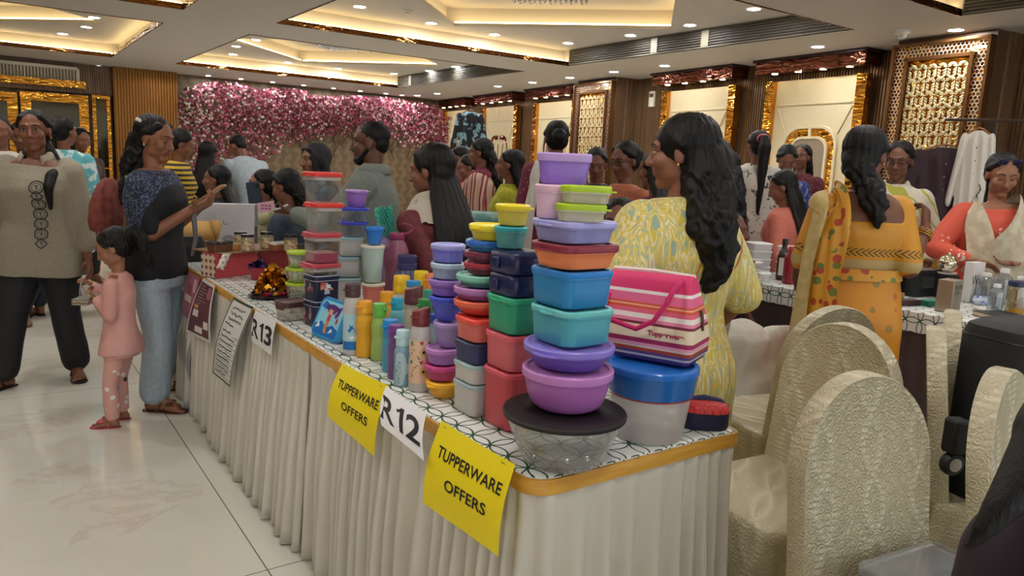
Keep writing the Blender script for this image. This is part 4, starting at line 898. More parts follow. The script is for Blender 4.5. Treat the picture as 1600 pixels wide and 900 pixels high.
bottle('lilac bottle half hidden behind the bottle brush', 597, 352, 470, 22, FR('#a487c8', 0.9), P('#b094d2'), 12, 17, False, loop=False)
# bottle brush standing in the magenta bottle's neck
pb = gz(607, 470, TZ); db = depth_of(pb) - 0.06; s0, s1 = at(609, 385, db), at(600, 330, db)
t = thing('bottle_brush', 'teal bristle bottle brush standing among the bottles', 'brush', s0); b = MB(); base = Vector((0, 0, 0)); ax = Vector((s1 - s0).tolist()); foot = Vector((0.0, 0.0, TZ + 0.002 - s0[2]))
b.tube([foot, base, ax * 0.5, ax], 0.0022, 6); b.build('wire_handle', mat('#c8cccc', 0.3, 0.8), t); b = MB(); rnd = random.Random(8); L = ax.length
for i in range(420):
    u = 0.22 + 0.82 * i / 420; c = ax * u; a = i * 2.4; r = 0.040 * (1.0 + 0.12 * rnd.uniform(-1, 1)); q = ax.normalized(); o = q.orthogonal().normalized(); o2 = q.cross(o); dd = (o * math.cos(a) + o2 * math.sin(a) + q * 0.35).normalized(); sd = q * 0.0026; s2 = dd.cross(q).normalized() * 0.0026
    b.add([c - sd - s2, c + sd - s2, c + s2 * 1.5, c + dd * r - sd * 0.7 - s2 * 0.5, c + dd * r + sd * 0.7 - s2 * 0.5, c + dd * r + s2], [(0, 1, 4, 3), (1, 2, 5, 4), (2, 0, 3, 5), (3, 4, 5)], i % 2)
b.build('bristles', [mat('#1fb39b', 0.4), mat('#8fe0d0', 0.4)], t)['kind'] = 'stuff'
# ---- cups
def cup(name, label, x, y, z, h, r, col, lidcol, taper=0.78, lid_h=0.010, frost=False):
    return tub(name, label, 'cup', x, y, z, 2 * r, 2 * r, h, r, FR(col, 0.93) if frost else P(col), P(lidcol), taper=taper, lid_h=lid_h, over=0.004)
p = gz(583, 492, TZ); T = Stack(p[0], p[1])
T.put(lambda x, y, z, h: cup('tumbler', 'coral tumbler with a cream lid under the mint tumbler', x, y, z, h, T.m(17), '#e27f72', '#f1e6d2'), 583, 441, 492)
T.put(lambda x, y, z, h: cup('tumbler', 'tall pale mint tumbler with a cream lid', x, y, z, h, T.m(17.5), '#bcd3c9', '#f1ead8', 0.80), 582, 384, 443, h=T.m(58))
T.put(lambda x, y, z, h: cup('small_cup', 'little bright blue cup with a lid on the mint tumbler', x, y, z, h, T.m(13.5), '#1f7fdc', '#1f86e6', 0.74, 0.007), 585, 358, 385)
# ---- clear jars with red lids, navy tins, mermaid-blue lunch box
def jar_clear(label, lidm, w, d, rc, x, y, z, h, tabs=True, inset=True, name='storage_jar', group=None, collar=True, bm=None):
    t = thing(name, label, 'container', (x, y, z), R_(6), group); b = MB(); hb = h - 0.012
    b.loft([rrect(w * 0.86, d * 0.86, rc * 0.9, 0, 6), rrect(w * 0.90, d * 0.90, rc, 0.005, 6), rrect(w * 0.93, d * 0.93, rc, hb * 0.75, 6), rrect(w * 0.96, d * 0.96, rc, hb, 6)]); b.build('body', bm or clear('#f0efec', 0.045), t, ang=60)
    b = MB(); o = 0.004; z0 = h - 0.016
    b.loft([rrect(w + o, d + o, rc, z0, 6), rrect(w + 2 * o, d + 2 * o, rc + o, z0 + 0.003, 6), rrect(w + 2 * o, d + 2 * o, rc + o, h - 0.003, 6), rrect(w, d, rc, h, 6), rrect(w - 0.02, d - 0.02, rc - 0.006, h, 6), rrect(w - 0.024, d - 0.024, rc - 0.006, h - 0.004, 6)])
    if tabs:
        for sx in (-1, 1): b.box((sx * (w / 2 + 0.008), 0, z0 + 0.005), (0.022, d * 0.4, 0.006))
    b.build('lid', lidm, t, ang=35)
    if collar: b = MB(); b.loft([rrect(w * 0.965, d * 0.965, rc, z0 - 0.013, 6), rrect(w * 0.99, d * 0.99, rc, z0 - 0.0005, 6)]); b.build('collar', frosted('#d9cfca', 0.5), t, ang=60)
    return t
p = gz(500, 511, TZ); N = Stack(p[0] + 0.02, p[1] + 0.04, hf=0.985)
def navy_tin(label):
    def f(x, y, z, h):
        w, d = N.m(43), N.m(40); t = thing('storage_tin', label, 'box', (x, y, z), R_(8), 'navy printed boxes'); m = mat('#171b3c', 0.35); b = MB(); b.loft([rrect(w * 0.96, d * 0.96, 0.02, 0, 6), rrect(w, d, 0.02, 0.004, 6), rrect(w, d, 0.02, h * 0.80, 6)]); b.build('body', m, t)
        b = MB(); b.loft([rrect(w + 0.006, d + 0.006, 0.022, h * 0.80 + 0.0005, 6), rrect(w + 0.006, d + 0.006, 0.022, h - 0.003, 6), rrect(w - 0.004, d - 0.004, 0.018, h, 6)]); l = b.build('lid', m, t)
        b = MB(); b.loft([rrect(w + 0.0072, d + 0.0072, 0.022, h * 0.80 + 0.001, 6), rrect(w + 0.0072, d + 0.0072, 0.022, h * 0.80 + 0.0025, 6)], 0, (False, False)); b.loft([rrect(w + 0.0008, d + 0.0008, 0.019, h - 0.0018, 6), rrect(w - 0.003, d - 0.003, 0.018, h + 0.0004, 6)], 0, (False, False)); b.build('white_line', mat('#d8dbe4', 0.4), l)
        b = MB(); rnd = random.Random(len(label))
        for q in range(9):
            ux, uz = rnd.uniform(-w * 0.2, w * 0.2), h * (0.25 + 0.45 * rnd.random()); s_ = rnd.uniform(0.006, 0.012); b.add([(ux - s_, -d / 2 - 0.0006 - 0.0001 * q, uz - s_ * 0.7), (ux + s_, -d / 2 - 0.0006 - 0.0001 * q, uz - s_ * 0.5), (ux + s_ * 0.6, -d / 2 - 0.0006 - 0.0001 * q, uz + s_ * 0.8), (ux - s_ * 0.8, -d / 2 - 0.0006 - 0.0001 * q, uz + s_ * 0.6)], [(0, 1, 2, 3)], q % 4)
            uy = rnd.uniform(-d * 0.35, d * 0.35); b.add([(-w / 2 - 0.0006, uy - 0.004, uz - 0.008), (-w / 2 - 0.0006, uy + 0.004, uz - 0.008), (-w / 2 - 0.0006, uy + 0.003, uz + 0.008), (-w / 2 - 0.0006, uy - 0.003, uz + 0.006)], [(0, 1, 2, 3)], q % 3)
        b.build('colour_print', [mat('#c98468', 0.5), mat('#a9b4d0', 0.5), mat('#b34a4a', 0.5), mat('#d9dce4', 0.5)], t); return t
    return f
N.put(navy_tin('navy printed box with white lines, lower of two'), 499, 474, 515, h=N.m(40), keep=True)
N.put(navy_tin('navy printed box with white lines, upper of two, under the red lidded jars'), 499, 430, 474, h=N.m(40), keep=True)
rl = P('#d8342f'); rd = P('#b73a48')
for cx, top, bot, lm, lab, ins in ((501, 411, 429, rd, 'low clear box with a dusky red lid and snacks inside', 1), (503, 364, 411, rd, 'clear jar with a dusky red flanged lid and a magenta base', 2), (506, 318, 364, rl, 'clear jar with a bright red lid, second from the top of the jar tower', 0), (504, 270, 317, rl, 'clear jar with a bright red lid on top of the jar tower', 0)):
    o = N.put(lambda x, y, z, h: jar_clear(lab, lm, N.m(46), N.m(46), 0.016, x, y, z, h), cx, top, bot)
    if ins == 2:
        b = MB(); w = N.m(39); b.loft([rrect(w, w, 0.013, 0.002, 6), rrect(w, w, 0.013, 0.036, 6)]); b.build('magenta_sleeve', mat('#a81f58', 0.3), o)
    if ins == 1:
        b = MB(); rnd = random.Random(1)
        for q in range(26): b.ell((rnd.uniform(-1, 1) * N.m(15), rnd.uniform(-1, 1) * N.m(15), 0.009 + 0.008 * rnd.random()), (0.009, 0.007, 0.006), 8)
        b.build('snack_filling', mat('#b58a4a', 0.6), o)['kind'] = 'stuff'
# lime lidded jars
p = gz(464, 466, TZ); J = Stack(p[0], p[1], hf=0.97)
for cx, top, bot, lab in ((465, 442, 469, 'clear jar with a lime lid standing on the cloth, lowest of its three'), (465, 421, 444, 'clear jar with a lime lid in the middle of its three'), (467, 396, 422, 'clear jar with a lime lid, topmost of its three')):
    w = J.m(38); o = J.put(boxy(w * 0.92, w * 0.92, w * 0.46, 'snack_jar', lab, clear('#e8ead8', 0.3), P('#b3cf22'), taper=0.84, lid_h=0.012, over=0.004, group='stacked jars with lime lids'), cx, top, bot)
    b = MB(); r = w * 0.38
    for q in range(10): a = 2 * math.pi * q / 10; b.tube([(r * 0.97 * math.cos(a), r * 0.97 * math.sin(a), 0.006), (r * 1.0 * math.cos(a), r * 1.0 * math.sin(a), 0.026)], 0.0022, 5)
    b.build('ribs', mat('#8a8f6a', 0.4), o)
# grey boxes, blue lidded glass boxes, purple cup
p = gz(546, 486, TZ); Q = Stack(p[0], p[1], hf=0.93)
for cx, top, bot, wd, lab in ((545, 425, 483, 46, 'tall greyish box with a blue-grey lid at the foot of its stack'), (544, 397, 431, 47, 'greyish box with a blue-grey lid, middle of its stack'), (548, 372, 404, 47, 'greyish box with a blue-grey lid under the blue lidded boxes')):
    Q.put(boxy(Q.m(wd * 0.78), Q.m(wd * 0.74), 0.014, 'square_container', lab, FR('#b9b4b0', 0.9), P('#8fb0b6'), taper=0.93, lid_h=0.011, rz=R_(-18), group='greyish boxes with blue-grey lids'), cx, top, bot)
for cx, top, bot, lab in ((551, 354, 379, 'clear round box with a royal blue lid, lower of two'), (552, 331, 354, 'clear round box with a royal blue lid under the purple cup')):
    w = Q.m(50); Q.put(boxy(w * 0.9, w * 0.9, w * 0.45, 'glass_container', lab, clear('#e8ecef', 0.07), P('#2030c0'), taper=0.86, lid_h=0.010, over=0.004, group='clear boxes with royal blue lids'), cx, top, bot)
Q.put(boxy(Q.m(32), Q.m(32), Q.m(16), 'round_cup', 'small round purple cup with a lilac lid on the blue lidded boxes', P('#8a5fb0'), P('#b48fd2'), taper=0.86, lid_h=0.008, cat='cup', tab=-20), 557, 302, 331)
# maroon lidded clear box at the edge
p = gz(457, 498, TZ); X = Stack(p[0], p[1]); o = X.put(boxy(X.m(44), X.m(36), 0.012, 'snack_box', 'clear box with a dark maroon clip lid near the table edge', clear('#e6e2de', 0.2), P('#4a1f26'), taper=0.9, lid_h=0.02, over=0.003, rz=R_(12)), 458, 472, 502)
for sx in (-1, 1): b = MB(); b.box((sx * X.m(23.5), 0, X.m(22)), (0.006, X.m(20), 0.022)); b.build('clip', P('#4a1f26'), o, bevel=0.002)
# ---- blue lunch box with a sea picture, leaning on the navy boxes
TL, TR, BR, BL = (495, 457), (534, 480), (521, 540), (480, 521)
p = (gz(521, 538, TZ) + gz(483, 521, TZ)) / 2; dL = depth_of(p)
e0, e1 = gz(482, 522, TZ), gz(522, 540, TZ); ux = Vector((e1 - e0).tolist()); wl = ux.length; ux.normalize()
tp = (at(495, 458, dL + 0.035) + at(534, 480, dL + 0.035)) / 2; uz = Vector((tp - (e0 + e1) / 2).tolist()); hl = uz.length; uz.normalize(); uz = (uz - ux * uz.dot(ux)).normalized(); un = uz.cross(ux)
t = thing('lunch_box', 'blue lunch box with an underwater picture, leaning on the navy boxes', 'lunch box', ((e0 + e1) / 2))
mx = Matrix((ux, un, uz)).transposed(); toL = lambda q: tuple(mx @ Vector(q))
def rr_xz(w, h, r, y, cz): return [toL((x, y, z + cz)) for x, z, _ in [(q[0], q[1], 0) for q in rrect(w, h, r, 0, 6)]]
b = MB(); th = 0.042; b.loft([rr_xz(wl * 0.9, hl * 0.92, 0.025, 0.030 + th * 0.6, hl / 2 + 0.004), rr_xz(wl, hl, 0.03, 0.026 + th * 0.2, hl / 2 + 0.004), rr_xz(wl, hl, 0.03, 0.022, hl / 2 + 0.004)]); b.build('base', mat('#3a2327', 0.4), t, ang=50)
b = MB(); b.loft([rr_xz(wl, hl, 0.03, 0.0215, hl / 2 + 0.004), rr_xz(wl, hl, 0.03, 0.006, hl / 2 + 0.004), rr_xz(wl * 0.96, hl * 0.96, 0.028, 0.0, hl / 2 + 0.004)]); b.build('lid', P('#1590cf'), t, ang=40)
b = MB(); b.add(rr_xz(wl * 0.84, hl * 0.84, 0.02, -0.0006, hl / 2 + 0.004), [tuple(range(28))], 0)
def blob(pts, m, lay): b.add([toL((x * wl, -0.0008 - 0.0003 * lay, (z + 0.5) * hl + 0.004)) for x, z in pts], [tuple(range(len(pts)))], m)
blob([(-0.42, -0.42), (0.42, -0.42), (0.42, -0.2), (0.2, -0.12), (0.0, -0.22), (-0.2, -0.1), (-0.42, -0.2)], 1, 1)
blob([(-0.40, 0.25), (-0.2, 0.18), (-0.12, 0.33), (-0.3, 0.40)], 1, 1)
swirl = [(0.02 + 0.22 * math.cos(a) * (1 + 0.25 * math.sin(3 * a)), 0.24 + 0.12 * math.sin(a)) for a in np.linspace(0, 2 * math.pi, 16, endpoint=False)]; blob(swirl, 2, 2)
blob([(0.2, 0.30), (0.34, 0.36), (0.3, 0.14), (0.22, 0.04), (0.16, 0.12), (0.22, 0.2)], 2, 2)
blob([(-0.10, 0.10), (0.06, 0.10), (0.08, 0.22), (-0.06, 0.24)], 3, 3); blob([(-0.06, -0.06), (0.06, -0.05), (0.05, 0.1), (-0.05, 0.1)], 4, 3)
blob([(-0.05, -0.06), (0.05, -0.05), (0.03, -0.22), (0.08, -0.36), (-0.04, -0.34), (-0.06, -0.2)], 5, 3); blob([(0.28, -0.1), (0.34, 0.0), (0.3, 0.1), (0.26, 0.02)], 4, 3)
blob([(-0.36, -0.3), (-0.22, -0.24), (-0.3, -0.1)], 6, 3); blob([(0.14, -0.34), (0.28, -0.26), (0.2, -0.2)], 6, 3)
b.build('picture', [mat('#8fd2e6', 0.4), mat('#1c6fc0', 0.4), mat('#5a2a78', 0.4), mat('#d99a78', 0.4), mat('#c23a4a', 0.4), mat('#d98a4a', 0.4), mat('#e6f2f4', 0.4)], t)
# ================================================================ MORE THINGS ON AND AROUND THE LONG TABLE
def m_stripes():
    t = NT('pink_striped_canvas'); v = t.coord('Object'); x, y, z = t.sep(v); f = t.math('DIVIDE', z, 0.197)
    st = [(0.0, '#6d4a86'), (0.05, '#e6dccb'), (0.075, '#6d4a86'), (0.11, '#b5462f'), (0.15, '#d8cdb8'), (0.17, '#e8a0b4'), (0.21, '#a8275c'), (0.265, '#e8d8b8'), (0.42, '#7d2436'), (0.45, '#e58aa4'), (0.49, '#f0e6dc'), (0.55, '#e2627f'), (0.60, '#d8552f'), (0.63, '#f0b090'), (0.65, '#d8552f'), (0.675, '#e76b94'), (0.78, '#f2e9e2'), (0.82, '#e0356f')]
    t.bump(t.noise(v, 9, 3), 0.35, 0.02)
    return t.fin(t.ramp(f, st[:32], 'CONSTANT'), 0.6)
zb = K.z; fc = at(1075, 566, K.d - 0.055); org = at(1020, 500, K.d - 0.0)
rzb = R_(-66); L = 0.255; Dp = 0.150; H = 0.200
ax = np.array([math.cos(rzb), math.sin(rzb)]); ay = np.array([-math.sin(rzb), math.cos(rzb)])
ctr = fc[:2] - ax * (L / 2 - 0.004) + ay * (Dp / 2 - 0.004)
t = thing('striped_bag', 'pink striped zip bag with a rope handle standing on the blue bucket lid', 'bag', (ctr[0], ctr[1], zb), rzb); bagT = t
b = MB(); rings = []
for u in np.linspace(0, 1, 15):
    z = u * H; dw = Dp * (1.0 - 0.60 * max(0, (u - 0.25) / 0.75) ** 1.15) * (1 if u < 0.97 else 0.8); lw = L * (1.0 - 0.20 * max(0, (u - 0.25) / 0.75) ** 1.5); r = 0.016
    q = rrect(lw - (0.012 if u in (0.0,) else 0), dw - (0.012 if u == 0 else 0), min(r, dw * 0.45), z, 5); rings.append([(x + 0.003 * math.sin(30 * z + 7 * y), y - 0.004 * math.sin(26 * x + 20 * z) * u, zz + 0.003 * math.sin(19 * x)) if u > 0.05 else (x, y, max(zz, 0.0)) for x, y, zz in q])
b.loft(rings); b.build('body', m_stripes(), t, ang=70)
b = MB(); pts = [(L * 0.40 * (1 - 2 * i / 20), 0.0, H + 0.004 - 0.004 * abs(1 - i / 10)) for i in range(21)]; b.tube(pts, 0.006, 6); b.build('zip_piping', mat('#e8e0da', 0.6), t)
b = MB(); b.loft([[(L / 2 - 0.004 + 0.004 - 0.045 * ((u - .3) / .7 if u > .3 else 0) ** 1.5, s_ * 0.011 * (1 - 0.4 * u), H * u) for s_ in (-1, 1)] for u in np.linspace(0.42, 0.98, 8)], 0, (False, False), closed=False); o = b.build('end_gusset', mat('#d82a66', 0.6), t); so = o.modifiers.new('t', 'SOLIDIFY'); so.thickness = 0.003
b = MB(); b.tube([(L / 2 - 0.004, 0, H * 0.62), (L / 2 + 0.001, 0, H * 0.5), (L / 2 + 0.003, 0, H * 0.38)], 0.004, 6); b.build('zip_puller', mat('#5b4632', 0.35, 0.6), t)
b = MB(); y0 = -Dp / 2
b.tube([(-L * 0.36, y0 * 0.62, H * 0.72), (-L * 0.38, y0 * 1.02 - 0.004, H * 0.56), (-L * 0.26, y0 - 0.014, H * 0.44), (0.0, y0 - 0.017, H * 0.38), (L * 0.16, y0 - 0.016, H * 0.50), (L * 0.25, y0 * 0.95 - 0.012, H * 0.70), (L * 0.30, y0 * 0.72 - 0.01, H * 0.90), (L * 0.34, y0 * 0.5, H * 0.97)], 0.0062, 10); b.build('rope_handle', mat('#d81e68', 0.5, bump=(140, 0.5)), t)
v, f = text_mesh('Tupperware', 0.016, 0, 0.0008, sx=1.1); b = MB(); b.add([(p[0] + L * 0.27, y0 - 0.0062, p[1] + H * 0.345) for p in v], f); b.build('lettering', mat('#b3304f', 0.5), t)
# red and navy zip pouch
p = gz(1098, 668, TZ); t = thing('zip_pouch', 'oval red and navy zip pouch at the table end', 'pouch', (p[0] + 0.01, p[1] + 0.01, TZ + 0.0015), R_(-38)); w, d, h = 0.125, 0.085, 0.060
b = MB(); b.loft([rrect(w * 0.95, d * 0.95, d * 0.45, 0, 8), rrect(w, d, d * 0.49, 0.006, 8), rrect(w, d, d * 0.49, h * 0.62, 8), rrect(w * 0.99, d * 0.99, d * 0.48, h * 0.68, 8)]); b.build('base', mat('#151a3c', 0.6), t)
def m_net():
    t2 = NT('red_quilted_cloth'); v = t2.coord('Object', (1, 1, 1), (0, 0, 0.7)); x, y, z = t2.sep(v); g = lambda a: t2.math('LESS_THAN', t2.math('FRACT', t2.math('MULTIPLY', a, 80.0)), 0.10)
    return t2.fin(t2.mix(t2.math('MAXIMUM', g(x), g(y)), '#e03a36', '#7d1f2c'), 0.55)
b = MB(); b.loft([rrect(w * 1.0, d * 1.0, d * 0.49, h * 0.68 + 0.0005, 8), rrect(w * 0.98, d * 0.97, d * 0.47, h * 0.86, 8), rrect(w * 0.86, d * 0.82, d * 0.40, h * 1.0, 8), rrect(w * 0.5, d * 0.45, d * 0.22, h * 1.07, 8)]); b.build('quilted_top', m_net(), t)
b = MB(); b.tube([(-w * 0.47, 0.0, h * 0.86), (-w * 0.3, 0.006, h * 1.03), (0, 0.012, h * 1.10), (w * 0.3, 0.006, h * 1.03), (w * 0.47, 0, h * 0.84)], [0.006, 0.009, 0.010, 0.009, 0.006], 8); b.build('carry_strip', mat('#1a2250', 0.6), t)
b = MB(); b.loft([rrect(w * 1.012, d * 1.018, d * 0.5, h * 0.63, 8), rrect(w * 1.012, d * 1.018, d * 0.5, h * 0.70, 8)], 0, (False, False)); b.build('zip', mat('#0f1224', 0.5), t)
# ---- red gift boxes carrying the dessert tray
def m_dots(base, dot, sc=150.0, r=0.28):
    t2 = NT('dotted_paper'); v = t2.coord('Object'); x, y, z = t2.sep(v); c = lambda a: t2.math('SUBTRACT', t2.math('FRACT', t2.math('MULTIPLY', a, sc / 3)), 0.5)
    g = t2.math('ADD', t2.math('MULTIPLY', c(t2.math('ADD', x, y)), c(t2.math('ADD', x, y))), t2.math('MULTIPLY', c(z), c(z))); return t2.fin(t2.mix(t2.math('LESS_THAN', g, r * r), base, dot), 0.5)
M_DOT = m_dots('#b3262e', '#d9868a', 330.0, 0.25)
q0, q1 = gz(337, 436, TZ), gz(403, 428, TZ); dd = (q1 - q0)[:2]; rz = math.atan2(dd[1], dd[0]); wl = float(np.linalg.norm(dd)); hgt = 38 * depth_of(q0) / FPX
ay = np.array([-math.sin(rz), math.cos(rz)]); c = (q0[:2] + q1[:2]) / 2 + ay * 0.055
def giftbox(cx, cy, w, d, h, rz, label):
    t = thing('gift_box', label, 'box', (cx, cy, TZ + 0.0015), rz); b = MB(); b.box((0, 0, h / 2), (w, d, h)); b.build('base', M_DOT, t, bevel=0.002)
    b = MB(); b.box((-w / 2 - 0.0012, 0, h * 0.5), (0.002, d * 0.96, h * 0.94)); b.build('printed_side', m_dots('#cdb9a4', '#6d3a34', 90), t); return t
giftbox(c[0], c[1], wl, 0.11, hgt, rz, 'red dotted gift box under the dessert tray, left of two')
c2 = c + dd / wl * (wl + 0.05) + ay * 0.07; giftbox(c2[0], c2[1], wl * 0.7, 0.12, hgt, rz - R_(12), 'red dotted gift box behind the gold foil, under the tray')
zt = TZ + hgt + 0.0025; m0 = (c + c2) / 2 + dd / wl * 0.02
tr = thing('dessert_tray', 'brown cardboard tray of desserts resting on the red boxes', 'tray', (m0[0], m0[1], zt), rz); Wt = wl * 2.2
b = MB(); b.box((0, 0, 0.003), (Wt, 0.24, 0.006)); b.build('board', mat('#8b6a45', 0.6), tr, bevel=0.001)
b = MB(); b.add([(-Wt / 2, -0.12, 0.004), (-Wt / 2 + 0.05, -0.12, 0.004), (-Wt / 2 - 0.005, -0.135, -0.075), (-Wt / 2 - 0.045, -0.13, -0.06)], [(0, 1, 2, 3)]); o = b.build('paper_flap', m_dots('#ded2c6', '#8b5a58', 120, 0.2), tr); so = o.modifiers.new('t', 'SOLIDIFY'); so.thickness = 0.001
zt += 0.0068
def on_tray(px, py): 
    p = gz(px, py, zt); return p
def jar(px, base, wpx, hpx, label):
    p = on_tray(px, base); k = depth_of(p) / FPX; R = wpx * k / 2; h = hpx * k; t = thing('dessert_jar', label, 'jar', (p[0], p[1], zt), 0, 'dessert jars on the tray')
    b = MB(); b.lathe([(R * 0.9, 0), (R, 0.004), (R, h * 0.72), (R * 0.86, h * 0.80), (R * 0.86, h * 0.84)], 24); b.build('glass', clear('#f0ece0', 0.12), t)
    b = MB(); b.lathe([(R * 0.86, 0.003), (R * 0.94, 0.006), (R * 0.94, h * 0.30), (R * 0.94, h * 0.62)], 24); tt = NT('layered_cream'); v = tt.coord('Object', (1, 1, 1.6)); b.build('cream_layers', tt.fin(tt.ramp(tt.noise(v, 45, 2), [(0.42, '#e9dfc6'), (0.52, '#d9b878'), (0.62, '#b98a4c')]), 0.5), t)
    b = MB(); b.lathe([(R * 0.95, h * 0.842), (R * 0.98, h * 0.85), (R * 0.98, h * 0.985), (R * 0.9, h)], 24); b.build('lid', mat('#22201e', 0.3), t)
jar(387, 392, 21, 26, 'dessert jar with a black lid, foremost on the tray'); jar(376, 385, 20, 23, 'dessert jar with a black lid half behind the foremost jar'); jar(417, 388, 20.5, 26, 'dessert jar with a black lid in the middle of the tray'); jar(454, 392, 20.5, 26, 'dessert jar with a black lid at the tray end by the lime jars')
def cake(px, py, w, d, h, col, topc, label, gl=True):
    p = on_tray(px, py); t = thing('cake_slice', label, 'cake', (p[0], p[1], zt), rz, 'wrapped cakes on the tray'); b = MB(); b.loft([rrect(w * 0.96, d * 0.96, 0.01, 0, 4), rrect(w, d, 0.012, h * 0.7, 4), rrect(w * 0.9, d * 0.9, 0.01, h * 0.78, 4)]); b.build('sponge', mat(col, 0.7, bump=(90, 0.4)), t)
    b = MB(); rnd = random.Random(int(px)); b.loft([[(x * s_, y * s_, z + rnd.uniform(-1, 1) * 0.003) for x, y, _ in rrect(w * 1.02, d * 1.02, 0.012, 0, 4)] for s_, z in ((1.0, h * 0.72), (1.0, h * 0.85), (0.8, h), (0.4, h * 0.95))]); b.build('topping', mat(topc, 0.15, bump=(70, 0.8)), t)
cake(344, 392, 0.11, 0.07, 0.05, '#5d3a22', '#2a211d', 'dark glossy cake slice wrapped in film at the tray corner'); cake(365, 390, 0.07, 0.06, 0.035, '#c98a45', '#b9a58c', 'small orange brown cake beside the foremost jar'); cake(436, 390, 0.10, 0.06, 0.04, '#8d5330', '#cfc9be', 'brown cake with a pale topping between two jars'); cake(468, 391, 0.07, 0.06, 0.035, '#4a3524', '#3b342e', 'dark wrapped cake at the far end of the tray')
# open cardboard carton and the tall grey printed carton behind the tray
def panel(name, pts, m, parent, org, th=0.004):
    b = MB(); b.add([np.array(p) - org for p in pts], [tuple(range(len(pts)))]); o = b.build(name, m, parent); so = o.modifiers.new('thickness', 'SOLIDIFY'); so.thickness = th; so.offset = 0; return o
p = gz(318, 398, TZ); dC = depth_of(p) + 0.05; og = at(310, 385, dC); og[2] = TZ + 0.0015; M_CARD = mat('#c39a55', 0.7)
t = thing('cardboard_carton', 'open tan cardboard carton behind the red gift box', 'box', og)
A_ = lambda px, py, d: at(px, py, d)
bl, br = A_(284, 402, dC), A_(345, 402, dC); bl[2] = br[2] = TZ + 0.003; k = (br - bl); back = np.array([0.1, 0.22, 0])
b = MB(); vs = [bl, br, br + back, bl + back]; top = [v + np.array([0, 0, 0.045]) for v in vs]; b.loft([[tuple(v - og) for v in vs], [tuple(v - og) for v in top]], 0, (True, False)); o = b.build('carton_body', mat('#6b4a30', 0.7), t); so = o.modifiers.new('thickness', 'SOLIDIFY'); so.thickness = 0.003
panel('back_flap', [A_(283, 376, dC + 0.12), A_(337, 376, dC + 0.12), A_(326, 345, dC + 0.16), A_(279, 346, dC + 0.16)], M_CARD, t, og); panel('side_flap', [A_(337, 376, dC + 0.12), A_(341, 373, dC + 0.10), A_(347, 352, dC + 0.13), A_(343, 344, dC + 0.15), A_(326, 345, dC + 0.16)], mat('#a8803f', 0.7), t, og)
dG = dC + 0.30; og = at(340, 380, dG); og[2] = TZ + 0.0015; t = thing('printed_carton', 'tall pale grey carton with faint printed drawings behind the dessert jars', 'box', og)
a0, a1, a2, a3 = A_(284, 378, dG), A_(397, 378, dG - 0.02), A_(398, 320, dG), A_(305, 318, dG + 0.02); a0[2] = a1[2] = TZ + 0.003
b = MB(); bk = np.array([0.05, 0.10, 0]); b.loft([[tuple(v - og) for v in (a0, a1, a2, a3)], [tuple(v + bk - og) for v in (a0, a1, a2, a3)]]); b.build('carton', mat('#b3b0b2', 0.6), t)
b = MB(); n = Vector(np.cross(a1 - a0, a3 - a0).tolist()).normalized(); n = -n if n.dot(Vector((bk).tolist())) > 0 else n; eu = Vector((a1 - a0).tolist()); ev = Vector((a3 - a0).tolist())
def onp(u, v): return Vector((a0 - og).tolist()) + eu * u + ev * v + n * 0.001
for u, v, r in ((0.50, 0.62, 0.06), (0.72, 0.72, 0.05), (0.86, 0.72, 0.05), (0.82, 0.56, 0.05), (0.93, 0.6, 0.04)):
    b.add([onp(u + r * 0.7 * math.cos(a) * s_, v + r * 1.5 * math.sin(a) * s_) for s_ in (1, 0.7) for a in np.linspace(0, 6.28, 14, endpoint=False)], [(i, (i + 1) % 14, 14 + (i + 1) % 14, 14 + i) for i in range(14)])
for u in (0.52, 0.74):
    arc = [(0.0, 0.0), (0.0, 0.18), (0.04, 0.24), (0.12, 0.24), (0.16, 0.18), (0.16, 0.0), (0.12, 0.0), (0.12, 0.14), (0.04, 0.14), (0.04, 0.0)]; b.add([onp(u + x, 0.06 + y) for x, y in arc], [tuple(range(10))])
for i in range(5): b.add([onp(0.1, 0.55 + i * 0.06), onp(0.34, 0.55 + i * 0.06), onp(0.34, 0.558 + i * 0.06), onp(0.1, 0.558 + i * 0.06)], [(0, 1, 2, 3)])
b.build('printed_drawings', mat('#85828a', 0.6), t)
# ---- gold foil sweets on a black tray, tub of purple foil
p = gz(428, 462, TZ); t = thing('sweet_platter', 'black platter heaped with gold foil and wrapped sweets', 'platter', (p[0], p[1] - 0.02, TZ + 0.0015), R_(20))
b = MB(); b.lathe([(0.10, 0), (0.115, 0.004), (0.125, 0.012), (0.118, 0.012), (0.105, 0.007)], 32, sy=0.75); b.build('tray', mat('#161414', 0.25), t)
b = MB(); rnd = random.Random(5)
for i in range(420):
    a, r = rnd.uniform(0, 6.28), rnd.random() ** 0.5; x, y = 0.085 * r * math.cos(a) + 0.005, 0.062 * r * math.sin(a) + 0.02; z = 0.02 + 0.12 * (1 - r ** 1.6) * rnd.uniform(0.55, 1.0); s_ = rnd.uniform(0.008, 0.017); mm = Matrix.Rotation(rnd.uniform(0, 6.28), 3, Vector((rnd.uniform(-1, 1), rnd.uniform(-1, 1), rnd.uniform(-1, 1)))); vs = [mm @ Vector(v) * s_ + Vector((x, y, z)) for v in ((-1, -.6, 0), (0, -.8, .3), (1, -.5, 0), (1, .6, .2), (0, .8, -.2), (-1, .6, .1))]
    b.add(vs, [(0, 1, 4, 5), (1, 2, 3, 4)])
b.build('gold_foil', mat('#d2942c', 0.16, 0.9), t, ang=1)['kind'] = 'stuff'
b = MB(); b.add([(0.0, -0.085, 0.016), (0.08, -0.05, 0.016), (0.095, -0.075, 0.020), (0.01, -0.115, 0.020)], [(0, 1, 2, 3)]); b.build('napkin', mat('#d6d6da', 0.7), t)
